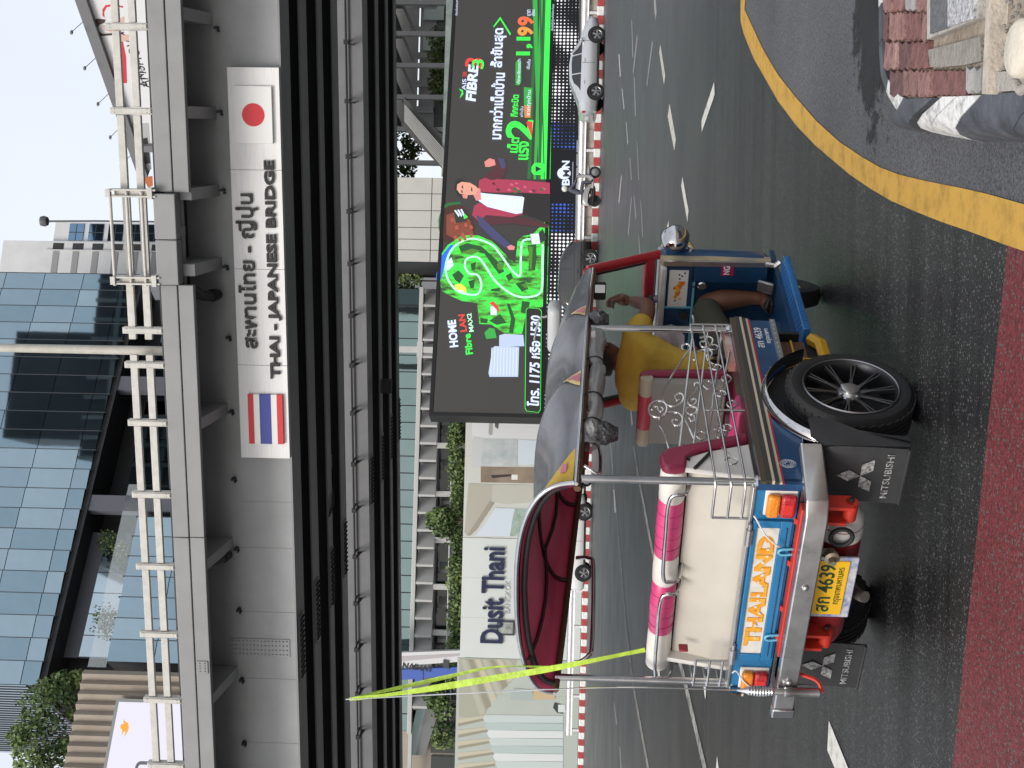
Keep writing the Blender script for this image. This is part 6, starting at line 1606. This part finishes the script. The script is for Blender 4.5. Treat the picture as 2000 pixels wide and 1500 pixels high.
for sgn in (-1, 1):
    yq = sgn * .535
    B().prism([(-.468, 1.035), (-.45, 1.058), (-.39, 1.063), (-.345, 1.035), (-.315, .95), (-.25, .76), (-.22, .70), (-.275, .70), (-.35, .90), (-.40, .955), (-.462, .965)] if sgn < 0 else [(-.36, .95), (-.315, .95), (-.25, .76), (-.22, .70), (-.275, .70), (-.35, .90)], yq - .028, yq + .016, 'xz').build('arm_pad', M_maroon, tk, bevel=.012)
    B().prism([(-.45, .985), (-.39, .96), (-.345, .87), (-.29, .70), (-.50, .70)], yq - .012, yq + .012, 'xz').build('arm_panel', M_cream, tk, bevel=.004)
    B().tube([(-.46, yq - sgn * .0 - .016 if sgn < 0 else yq + .016, .93), (-.36, yq - .02 if sgn < 0 else yq + .02, .86)], .007, 6).build('arm_stay', M_rub, tk)
# chrome head loops round the roll
def loop(ya, yb):
    pts = spline([(-.36, ya, .945), (-.42, ya + (.02 if yb > ya else -.02), .935), (-.495, ya + (.03 if yb > ya else -.03), .96), (-.505, ya + (.05 if yb > ya else -.05), 1.02), (-.503, (ya + yb) / 2, 1.025), (-.505, yb - (.03 if yb > ya else -.03), 1.02), (-.50, yb, .99), (-.48, yb, .955), (-.40, yb - (.02 if yb > ya else -.02), .935)], 6)
    B().tube(pts, .0085, 8).build('head_loop', M_chr, tk, smooth=60)
loop(-.48, .02); loop(.06, .60)
for yy in (.43,):
    B().bx(-.50, -.46, yy - .006, yy + .006, .885, .925).build('belt_buckle', mat('tag_red', (.28, .03, .05), .4), tk, bevel=.004)  # small red seat-belt buckle at the bench back
# --- luggage rails on both sides and on the tail
for sgn in (-1, 1):
    ry = sgn * .575
    for z in (.872, .815, .758):
        B().tube([(-.56, ry, z - .012), (.57, ry, z)], .005, 8).build('side_rail', M_chr, tk, smooth=60)
    for x in (.57, -.10, -.56):
        B().tube([(x, ry, .70), (x, ry, .874 if x > 0 else .862)], .006, 8).build('rail_upright', M_chr, tk, smooth=60)
    for z in (.86, .80, .745):
        B().tube([(-.56, ry, z), (-.575, ry - sgn * .02, z), (-.575, sgn * .40, z)], .0055, 8).build('tail_rail', M_chr, tk, smooth=60)
    B().tube([(-.575, sgn * .40, .862), (-.575, sgn * .40, .72)], .0055, 8).build('rail_upright', M_chr, tk, smooth=60)
    for x in (.38, .22, .02, -.22, -.44):
        B().tube([(x + .021 * math.cos(a), ry, .788 + .024 * math.sin(a)) for a in [2 * PI * i / 16 for i in range(16)]], .0035, 5, True).build('rail_ring', M_chr, tk)
# ornamental scrollwork armrest on the right
gy = -.545
def gp(x, y): return Vector(SP(x, y, gy))
sc_ = sub('scroll_grille', tk)
M_scr = mat('white_chrome', (.70, .70, .69), .22, .85)
zg = lambda l: [gp(1140 + a / 4.4125, 560 + b_ / 4.4125) for a, b_ in l]
def rod(l, r=.0048, n=6, closed=False):
    B().tube(spline(zg(l), n, closed) if n else zg(l), r, 6, closed).build('scroll_rod', M_scr, sc_, smooth=60)
rod([(940, 250), (945, 330), (905, 700), (820, 1440)], .0055)
rod([(1070, 380), (1020, 780), (940, 1410)], .0055)
rod([(1195, 340), (1140, 800), (1060, 1390)], .0055)
rod([(1255, 560), (1195, 900), (1130, 1370)], .005)
rod([(920, 530), (800, 700), (700, 880), (680, 960), (720, 1020), (790, 1030), (850, 990), (855, 940), (820, 920), (785, 950), (800, 980), (825, 975)])
rod([(920, 530), (905, 500), (870, 495), (845, 520), (855, 550)])
rod([(640, 985), (700, 1010), (715, 1060), (690, 1110), (630, 1125), (575, 1105), (560, 1050), (585, 1005)], .0048, 5, True)
rod([(585, 1060), (600, 1035), (635, 1040), (640, 1065), (665, 1080), (685, 1060), (665, 1040)], .004)
rod([(750, 1455), (690, 1260), (650, 1190), (670, 1110), (730, 1085), (810, 1090), (850, 1140), (830, 1190), (780, 1195), (760, 1160), (790, 1145), (815, 1160)])
rod([(1000, 840), (960, 900), (905, 960), (900, 1010), (940, 1025), (970, 990), (950, 965), (925, 985)])
rod([(920, 1035), (965, 1045), (970, 1080), (930, 1100), (885, 1085), (885, 1050)], .0045, 5, True)
rod([(950, 1310), (905, 1210), (875, 1150), (890, 1105), (940, 1110), (955, 1145), (925, 1160), (905, 1135)])
rod([(1000, 840), (975, 825), (955, 840), (955, 865)])
for c1_, c2_ in ((1070, 850), (1230, 795), (1275, 1015), (1010, 1285), (1175, 1280)):
    rod([(c1_ - 42, c2_), (c1_, c2_ - 35), (c1_ + 42, c2_), (c1_, c2_ + 35)], .0042, 5, True)
rod([(950, 630), (980, 560), (1060, 545), (1105, 570), (1085, 610), (1050, 590), (1075, 640), (1130, 680), (1110, 715), (1080, 700)])
rod([(1000, 440), (1060, 430), (1110, 455), (1090, 510), (1020, 520), (1005, 480), (1050, 470), (1080, 490)])
rod([(1150, 1190), (1190, 1120), (1200, 1080)]); rod([(1130, 1230), (1170, 1190), (1210, 1210), (1200, 1250), (1165, 1240)]); rod([(1150, 1340), (1200, 1400), (1260, 1460)])
# --- driver's seat
rod2 = roll(.68, 1.045, .034, ((-.20, -.10, mat('old_cream', (.48, .43, .32), .45)), (-.10, .10, mat('coral_vinyl', (.50, .06, .09), .4)), (.10, .20, mat('old_cream', (.48, .43, .32), .45))), 'driver_headroll')
B().bx(.655, .70, -.19, .185, .66, 1.02).build('driver_backboard', mat('grey_board', (.30, .285, .26), .6, var=.08, vs=4), tk, bevel=.008)
B().prism([(.70, .64), (.76, .66), (.745, 1.0), (.73, 1.07), (.69, 1.085), (.70, 1.0)], -.21, .20, 'xz').build('driver_cushion', M_maroon, tk, bevel=.012)
B().bx(.70, 1.10, -.24, .24, .50, .62).build('driver_seat', M_maroon, tk, bevel=.03, seg=3)
B().bx(.66, 1.12, -.26, .26, .36, .50).build('seat_box', M_cabblue, tk)
B().bx(.20, .62, -.5, .5, .50, .52).build('foot_floor', M_beige, tk)
B().prism([(.02, .58), (.14, .56), (.14, .70), (.05, .735), (.0, .70)], -.50, -.28, 'xz').build('knee_pad', M_pink, tk, bevel=.02)
B().bx(.30, .58, -.54, -.50, .53, .72).build('door_lining', mat('red_white_vinyl', (.55, .12, .10), .5, col2=(.62, .55, .50), vs=6), tk)
# --- cab
B().bx(.60, 1.62, -.40, .40, .335, .36).build('cab_floor', M_cabblue, tk)
B().prism([(.62, .36), (.64, .36), (.64, .60), (.62, .60)], -.5, .5, 'xz').build('bulkhead', M_drk, tk)
# front cowl: curved nose, open at the back
def nose(z):
    k = .0 if z < .5 else 0
    return [(1.44, -.455), (1.50, -.46), (1.58, -.42), (1.66, -.30), (1.70, -.12), (1.70, .12), (1.66, .30), (1.58, .42), (1.50, .46), (1.44, .455)]
rows = [[(x + dx, y * ky, z) for x, y in nose(z)] for z, dx, ky in ((.385, -.04, .97), (.42, -.01, 1), (.6, .0, 1), (.8, .01, 1), (.92, .015, 1), (.955, .0, .99))]
B().grid(rows).build('front_cowl', M_blue, tk, smooth=50)
B().grid([[(x - .03, y * .97, z) for x, y, z in r] for r in rows]).build('cowl_lining', M_cabblue, tk, smooth=50)
B().prism([(y, z) for y, z in ((-.455, .385), (-.455, .955), (-.425, .955), (-.425, .385))], 1.40, 1.445, 'yz').build('cowl_edge', mat('worn_edge_grey', (.20, .19, .17), .5, col2=(.45, .36, .22), vs=7), tk)
B().bx(1.385, 1.40, -.452, -.425, .40, .94).build('edge_strip', M_alu, tk)
B().tube([(1.39, -.44, .41), (1.36, -.45, .37), (1.36, -.475, .345)], .014, 6).build('step_bracket', M_alu, tk)
B().bx(1.37, 1.62, -.42, .42, .92, .955).build('dash_shelf', mat('dash_white', (.46, .45, .43), .5, var=.2, vs=8), tk, bevel=.01)
dc = sub('dash_cabinet', tk)
B().bx(1.40, 1.55, -.43, .40, .78, .918).build('cabinet', M_cabblue, dc, bevel=.006)
B().bx(1.394, 1.3985, -.395, -.175, .805, .905).build('sticker', mat('sticker_white', (.62, .60, .56), .5), dc)
og = mat('sticker_orange', (.62, .14, .02), .5); yg = mat('sticker_yellow', (.72, .38, .03), .5)
for i in range(16):
    f = i / 15; B().prism([(a, b_) for a, b_ in arc(-.345 + .13 * f + random.uniform(-.006, .006), .855 + random.uniform(-.022, .026) * (1 - f * .3), random.uniform(.008, .017) * (1.2 - f * .5), 0, 360, 7)[:-1]], 1.3938 - i * .0001, 1.3934 - i * .0001, 'yz').build('sticker_motif', og if i % 2 else yg, dc)
B().bx(1.392, 1.3935, -.392, -.33, .81, .865).build('notice', mat('notice_white', (.66, .66, .64), .5), dc)
for i, (yy, zz) in enumerate(((-.38, .825), (-.345, .85), (-.362, .838), (-.37, .853))): B().prism([(a, b_) for a, b_ in arc(yy, zz, .006, 0, 360, 8)[:-1]], 1.3916, 1.3918, 'yz').build('notice_mark', M_mull, dc)
B().bx(1.392, 1.40, -.44, .40, .768, .780).bx(1.392, 1.40, -.175, -.165, .78, .918).build('dash_trim', mat('cyan_trim', (.10, .36, .44), .4), dc)
B().lathe([(.025, 0), (.025, .008), (.018, .009), (0, .009)], 18, Matrix.Translation((1.398, -.12, .815)) @ Matrix.Rotation(-PI / 2, 4, 'Y')).build('dial', M_rub, dc, smooth=40)
for yy in (-.20, -.30, -.37): B().ball((1.40, yy, .932), .008).build('knob', M_chr, tk)
text('sticker_word', 'NG', mat('print_white', (.62, .66, .70), .5), tk, (1.384, -.405, .612), w=.05, h=.034, ext=.001, off=.03, face=REAR)
B().bx(1.3855, 1.3885, -.437, -.372, .575, .64).build('gas_sticker', mat('sticker_maroon', (.30, .015, .05), .4), tk)
B().bx(1.389, 1.399, -.45, -.33, .40, .78).build('cab_side_wall', M_cabblue, tk)
B().bx(1.46, 1.47, -.42, .40, .36, .78).build('cab_front_wall', M_cabblue, tk)
dl = SP(1370, 550, -.32)
B().lathe([(.02, 0), (.024, .006), (.018, .012), (0, .012)], 16, Matrix.Translation((1.37, -.32, .735)) @ Matrix.Rotation(-PI / 2, 4, 'Y')).build('ignition_dial', M_chr, tk, smooth=40)
B().tube([(1.37, -.32, .735), (1.36, -.315, .79)], .004, 6).build('key', M_chr, tk)
B().box((1.33, -.34, .41), (.02, .065, .09), Matrix.Rotation(.5, 3, 'Y')).build('brake_pedal', mat('pedal_steel', (.22, .22, .23), .35, .8), tk, bevel=.008)
# windscreen frame in red
wf = sub('windscreen', tk)
wt, wbm = (1.30, 1.335), (1.475, .958)
def ws(y, f): return Vector((wbm[0] + (wt[0] - wbm[0]) * f, y, wbm[1] + (wt[1] - wbm[1]) * f))
for sgn in (-1, 1):
    B().tube([ws(sgn * .445, 0), ws(sgn * .44, 1)], .026, 8).build('pillar', mat('red_pillar', (.28, .012, .018), .35, coat=.3), wf, smooth=60)
    B().tube([ws(sgn * .415, .10), ws(sgn * .41, .96)], .012, 6).build('seal', M_rub, wf)
B().tube([ws(-.44, .13), ws(.44, .13)], .034, 8).build('lower_bar', mat('red_pillar', (.28, .012, .018), .35, coat=.3), wf, smooth=60)
B().tube([ws(-.44, 1), ws(.44, 1)], .026, 8).build('upper_bar', mat('red_pillar', (.28, .012, .018), .35, coat=.3), wf, smooth=60)
B().add([ws(-.43, .1), ws(.43, .1), ws(.43, 1), ws(-.43, 1)], [(0, 1, 2, 3)]).build('glass', mat('windscreen_glass', (.80, .86, .84), .04, alpha=.14, spec=.7), wf)
B().tube([(.78, .44, 1.33), (1.2, .44, 1.31)], .02, 8).build('left_header', mat('red_pillar', (.28, .012, .018), .35), tk, smooth=60)
mq = RP(1165, 560, 1.1)
B().bx(1.09, 1.11, -.485, -.385, 1.245, 1.305).build('rear_mirror', M_rub, tk, bevel=.008)
B().bx(1.086, 1.0895, -.478, -.432, 1.25, 1.30).build('mirror_glass', mat('mirror_silver', (.80, .80, .80), .03, 1.0), tk)
B().tube([(1.12, -.44, 1.30), (1.2, -.42, 1.34)], .006, 6).build('mirror_stalk', M_chr, tk)
hl = Matrix.Translation((1.545, -.50, .875)) @ Matrix.Rotation(PI / 2, 4, 'Y')
B().lathe([(0, -.09), (.03, -.085), (.055, -.065), (.07, -.03), (.074, .0), (.077, .012), (.072, .02), (0, .024)], 28, hl).build('headlamp', M_chr, tk, smooth=50)
B().tube([(1.54, -.50, .82), (1.52, -.45, .78)], .014, 8).build('headlamp_stalk', M_chr, tk)
# chequer-plate step
stp = sub('side_step', tk)
M_step = mat('step_blue', (.022, .13, .33), .35, var=.15, vs=9, coat=.2)
B().bx(.66, 1.37, -.505, -.375, .30, .335).build('plate', M_step, stp, bevel=.004)
ch = B()
for i in range(34):
    for j in range(6):
        ch.box((.675 + i * .0205, -.495 + j * .021, .3365), (.014, .0045, .004), Matrix.Rotation((.8 if (i + j) % 2 else -.8), 3, 'Z'))
    ch.box((.675 + i * .0205, -.507, .318), (.004, .004, .026), Matrix.Rotation(.5, 3, 'Y'))
ch.build('chequer_studs', M_step, stp, kind='stuff')
B().tube([(.63, -.47, .30), (.56, -.485, .27), (.40, -.49, .27), (.32, -.48, .33)], .03, 6).build('yellow_frame', mat('frame_yellow', (.52, .28, .01), .45, var=.15, vs=8), tk)
B().bx(.34, .60, -.47, -.42, .34, .48).build('battery_tray', mat('rusty_brown', (.10, .045, .02), .6, var=.4, vs=9), tk)
B().bx(.30, .62, -.44, .4, .27, .46).build('engine_block', M_drk, tk)
B().tube([(.35, -.475, .40), (.60, -.475, .40)], .006, 5).tube([(.45, -.475, .40), (.45, -.475, .30)], .006, 5).build('tray_rod', mat('frame_yellow', (.52, .28, .01), .45), tk)
B().box((1.72, 0, .30), (.02, .30, .22)).box((1.62, -.14, .33), (.2, .02, .14)).build('front_flap', M_flap, tk, bevel=.004)
B().grid([[(1.85 + .29 * math.cos(a), y, .24 + .29 * math.sin(a)) for y in (-.09, 0, .09)] for a in [math.radians(20 + 145 * i / 14) for i in range(15)]]).build('front_mudguard', M_blue, tk, smooth=60)
B().tube([(1.85, -.085, .24), (1.78, -.085, .50), (1.7, -.07, .62)], .02, 8).tube([(1.85, .085, .24), (1.78, .085, .50), (1.7, .07, .62)], .02, 8).build('front_fork', M_drk, tk, smooth=60)
# handlebar
B().tube(spline([(1.33, -.27, 1.00), (1.38, -.20, .99), (1.45, 0, .98), (1.38, .20, .99), (1.33, .27, 1.00)], 4), .012, 8).build('handlebar', M_rub, tk, smooth=60)
# --- aerial on the rear left corner with a neon ribbon
ab = sub('aerial', tk)
ax_ = -.72
ay_ = RP(1500, 1350, -.72)[1]
B().lathe([(.019, .36), (.019, .47), (.022, .475), (.022, .50), (.016, .505), (.016, .545)], 14, Matrix.Translation((ax_, ay_, 0))).build('sleeve', M_alu, ab, smooth=40)
sq_ = [(.013, .55)]
for i in range(9): sq_ += [(.018 + .006 * math.sin(PI * i / 8), .555 + i * .012), (.015 + .005 * math.sin(PI * i / 8), .561 + i * .012)]
sq_ += [(.010, .67), (.004, .70)]
B().lathe(sq_, 14, Matrix.Translation((ax_, ay_, 0))).build('spring', M_alu, ab, smooth=30)
tip = RP(680, 1366, -.66)
rodp = spline([(ax_, ay_, .69), (ax_ + .005, ay_ + .01, 1.2), ((ax_ + tip[0]) / 2 + .015, (ay_ + tip[1]) / 2 + .01, 1.75), (tip[0], tip[1], tip[2] + .01)], 8)
B().tube(rodp, .0028, 6).build('whip', M_chr, ab)
B().tube(spline([(-.66, ay_ - .045, .44), (-.69, ay_ - .04, .37), (-.715, ay_, .345)], 4), .009, 6).build('aerial_bracket', M_redp, ab)
neon = mat('neon_ribbon', (.46, .66, .06), .55, var=.16, vs=14, bump=.6, bs=26, trans=.0, alpha=.93)
def ribbon(pix, w, xt, tw=0.0):
    P_ = spline([RP(x, y, xt + dx) for x, y, dx in pix], 8); rows = []
    for i, p_ in enumerate(P_):
        t_ = (P_[min(i + 1, len(P_) - 1)] - P_[max(i - 1, 0)]).normalized()
        f = i / (len(P_) - 1); n_ = Matrix.Rotation(.45 * math.sin(f * 9 + tw * 3), 3, t_) @ t_.cross(Vector((-.75, -.2, 0))).normalized()
        ww = w * (1 if f > .06 else .45 + f * 9) * (1 - tw * math.sin(f * PI) ** 2)
        rows.append([p_ - n_ * ww, p_ + n_ * ww + Vector((.004, 0, 0)) * math.sin(f * 14)])
    B().grid(rows).build('ribbon', neon, ab, smooth=60)
ribbon([(682, 1366, 0), (760, 1357, -.01), (900, 1335, -.02), (1010, 1318, -.02), (1130, 1295, -.02), (1260, 1270, -.01)], .0145, -.66)
ribbon([(684, 1364, 0), (760, 1348, .02), (870, 1322, .03), (960, 1304, .03), (1040, 1302, .02), (1090, 1303, .0), (1120, 1297, -.01)], .0118, -.65, .5)
# ================================================================ the driver
dv = thing('person', 'driver in mustard yellow T-shirt and dark shorts steering the rickshaw', 'person', T.M)
SK = mat('driver_skin', (.15, .068, .040), .5, var=.12, vs=8)
SH = mat('mustard_tshirt', (.50, .33, .045), .85, var=.10, vs=5, bump=.9, bs=11)
ST_ = mat('olive_shorts', (.045, .045, .032), .85, var=.15, vs=6, bump=.3, bs=9)
body_v = [(.98, 0, .64), (.97, 0, .78), (1.01, 0, .95), (1.07, 0, 1.08), (1.10, 0, 1.15), (1.13, 0, 1.20),
          (1.08, -.19, 1.065), (1.215, -.29, 1.01), (1.31, -.25, 1.08), (1.345, -.235, 1.11),
          (1.08, .19, 1.065), (1.20, .27, .98), (1.32, .24, 1.01), (1.35, .235, 1.02),
          (1.02, -.10, .62), (1.38, -.20, .725), (1.40, -.22, .60), (1.415, -.225, .44), (1.40, -.225, .395),
          (1.02, .10, .62), (1.38, .16, .70), (1.42, .16, .55), (1.44, .16, .42), (1.43, .16, .395)]
body_e = [(0, 1), (1, 2), (2, 3), (3, 4), (4, 5), (3, 6), (6, 7), (7, 8), (8, 9), (3, 10), (10, 11), (11, 12), (12, 13), (0, 14), (14, 15), (15, 16), (16, 17), (17, 18), (0, 19), (19, 20), (20, 21), (21, 22), (22, 23)]
body_r = [(.13, .12), (.13, .11), (.14, .11), (.12, .09), .052, .05, .058, .042, .036, .028, .058, .042, .036, .028, .085, .06, .062, .036, .04, .085, .06, .062, .036, .04]
skinned('body', SK, dv, body_v, body_e, body_r)
def shell(name, m, vs, es, rs): return skinned(name, m, dv, vs, es, rs)
shell('tshirt', SH, [(.955, -.01, .63), (.935, -.01, .78), (.975, -.01, .95), (1.03, -.005, 1.085), (1.075, 0, 1.15), (1.065, -.205, 1.085), (1.165, -.27, 1.03), (1.06, .205, 1.085), (1.14, .265, 1.02)],
      [(0, 1), (1, 2), (2, 3), (3, 4), (3, 5), (5, 6), (3, 7), (7, 8)], [(.165, .14), (.168, .135), (.178, .135), (.145, .11), .066, .078, .062, .078, .062])
shell('shorts', ST_, [(.98, 0, .60), (1.03, -.10, .615), (1.30, -.185, .70), (1.385, -.20, .715), (1.03, .10, .615), (1.30, .15, .69), (1.385, .16, .70)], [(0, 1), (1, 2), (2, 3), (0, 4), (4, 5), (5, 6)], [(.15, .10), .105, .085, .082, .105, .085, .082])
hd_ = Vector((1.145, -.005, 1.245))
hb_ = B(); rows = []
for i in range(13):
    f = i / 12; z = -.11 + .22 * f; r0 = math.sqrt(max(.0, 1 - ((f - .55) / .56) ** 2)) * (.088 if f > .4 else .070 + .018 * f / .4)
    rows.append([hd_ + Vector((math.cos(a) * r0 * (1.12 if math.cos(a) > 0 else 1.08) + (.012 if f < .4 else 0), math.sin(a) * r0 * .88, z)) for a in [2 * PI * j / 20 for j in range(20)]])
hb_.grid(rows, True); hb_.build('head', SK, dv, smooth=70)
B().ball(hd_ + Vector((.10, 0, -.015)), (.018, .014, .022)).build('nose', SK, dv, smooth=60)
for sgn in (-1, 1):
    B().ball(hd_ + Vector((.0, sgn * .082, -.005)), (.024, .011, .034)).build('ear', SK, dv, smooth=60)
    B().ball(hd_ + Vector((.088, sgn * .032, .012)), .010).build('eye', mat('eye_white', (.6, .58, .55), .3), dv, smooth=60)
B().ball(hd_ + Vector((.088, 0, -.058)), (.008, .024, .006)).build('mouth', mat('lip', (.16, .05, .045), .5), dv, smooth=60)
hr = B(); rows = []
for i in range(9):
    f = i / 8; z = .005 + .115 * f; r0 = math.sqrt(max(.001, 1 - ((z / .118)) ** 2)) * .098
    rows.append([hd_ + Vector((math.cos(a) * r0 * 1.1 - .006, math.sin(a) * r0 * .92, z + (.04 * max(0, math.cos(a)) if i < 3 else 0) - (.055 * max(0, -math.cos(a)) if i < 2 else 0))) for a in [2 * PI * j / 24 for j in range(24)]])
hr.grid(rows, True); hr.build('hair', mat('hair_black', (.010, .009, .009), .6, bump=.5, bs=70), dv, smooth=60)
def hand(c, d, up, side):
    """palm and five curled fingers; d points along the hand, up is the back of the hand"""
    d = Vector(d).normalized(); up = Vector(up); up = (up - d * up.dot(d)).normalized(); lat = d.cross(up) * side
    c = Vector(c); vs = [c - d * .02, c + d * .03, c + d * .06]; es = [(0, 1), (1, 2)]; rs = [(.026, .020), (.038, .017), (.036, .015)]
    for k, (o_, L_) in enumerate(((-.030, .060), (-.010, .070), (.010, .066), (.028, .052))):
        n = len(vs); b0 = c + d * .072 + lat * o_
        vs += [b0, b0 + d * L_ * .45 - up * .012, b0 + d * L_ * .6 - up * .038, b0 + d * L_ * .40 - up * .055]
        es += [(2, n), (n, n + 1), (n + 1, n + 2), (n + 2, n + 3)]; rs += [.010, .009, .0085, .0075]
    n = len(vs); vs += [c + d * .015 - lat * .040, c + d * .045 - lat * .055 - up * .012, c + d * .070 - lat * .048 - up * .025]; es += [(1, n), (n, n + 1), (n + 1, n + 2)]; rs += [.013, .011, .009]
    skinned('hand', SK, dv, [tuple(q_) for q_ in vs], es, rs)
hand((1.35, -.232, 1.115), (.55, .15, .85), (.7, -.6, .2), 1)
hand((1.35, .235, 1.02), (.8, -.2, -.2), (.2, .1, .9), -1)
for y in (-.225, .16):
    x = 1.40 if y < 0 else 1.43
    skinned('foot', SK, dv, [(x - .02, y, .405), (x + .05, y - .003, .392), (x + .12, y - .004, .382), (x - .055, y, .388)], [(0, 1), (1, 2), (0, 3)], [(.036, .036), (.038, .026), (.040, .016), (.034, .026)])
    sole = [(x - .105, y - .03), (x - .06, y - .046), (x + .05, y - .045), (x + .14, y - .05), (x + .175, y - .02), (x + .17, y + .025), (x + .1, y + .042), (x - .06, y + .036), (x - .105, y + .02)]
    sd = sub('sandal', dv)
    B().prism(sole, .362, .378, 'xy').build('sole', M_rub, sd, bevel=.004)
    B().tube(spline([(x + .06, y - .047, .378), (x + .07, y - .02, .415), (x + .07, y + .02, .415), (x + .06, y + .045, .378)], 4), .012, 6).build('strap', M_rub, sd, smooth=60)
    B().tube(spline([(x - .06, y - .045, .38), (x - .10, y, .40), (x - .06, y + .04, .38)], 4), .009, 6).build('heel_strap', M_rub, sd, smooth=60)
# things kept in the cab
bg = thing('plastic_bag', 'white plastic shopping bag hanging beside the driver', 'bag', T.M)
bb_ = B(); rows = []
for i in range(9):
    f = i / 8; rows.append([(1.36 + (.03 + .035 * math.sin(PI * min(1, f + .2))) * math.cos(a) * (1 + .2 * math.sin(3 * a + i)), .03 + (.05 + .05 * math.sin(PI * min(1, f * .8 + .2))) * math.sin(a) * (1 + .15 * math.cos(4 * a + i)), .955 - .15 * f) for a in [2 * PI * j / 16 for j in range(16)]])
bb_.grid(rows, True); bb_.add(rows[-1], [tuple(range(16))]); bb_.build('bag', mat('bag_plastic', (.62, .58, .60), .35, col2=(.66, .50, .54), vs=9, bump=.8, bs=16), bg, smooth=60)
B().tube([(1.36, .0, .95), (1.37, .03, 1.0), (1.36, .06, .95)], .005, 5).build('handles', mat('bag_plastic', (.62, .58, .60), .35), bg)
fg = thing('dashboard_figurine', 'small figure with purple flowers on the white dashboard shelf', 'figurine', T.M @ Matrix.Translation((1.43, -.20, .957)))
B().lathe([(.022, 0), (.020, .01), (.012, .02), (.016, .04), (.010, .055), (0, .058)], 12).build('figure', mat('figure_grey', (.28, .25, .30), .4), fg, smooth=50)
B().ball((0, 0, .068), .014).build('head', M_rub, fg, smooth=60)
gf = B()
for i in range(14):
    a = random.uniform(0, 6.3); gf.ball((.024 * math.cos(a), .03 * math.sin(a) + .02, random.uniform(.012, .05)), .009, 6, 4)
gf.build('garland', mat('garland_purple', (.17, .06, .30), .6), fg)
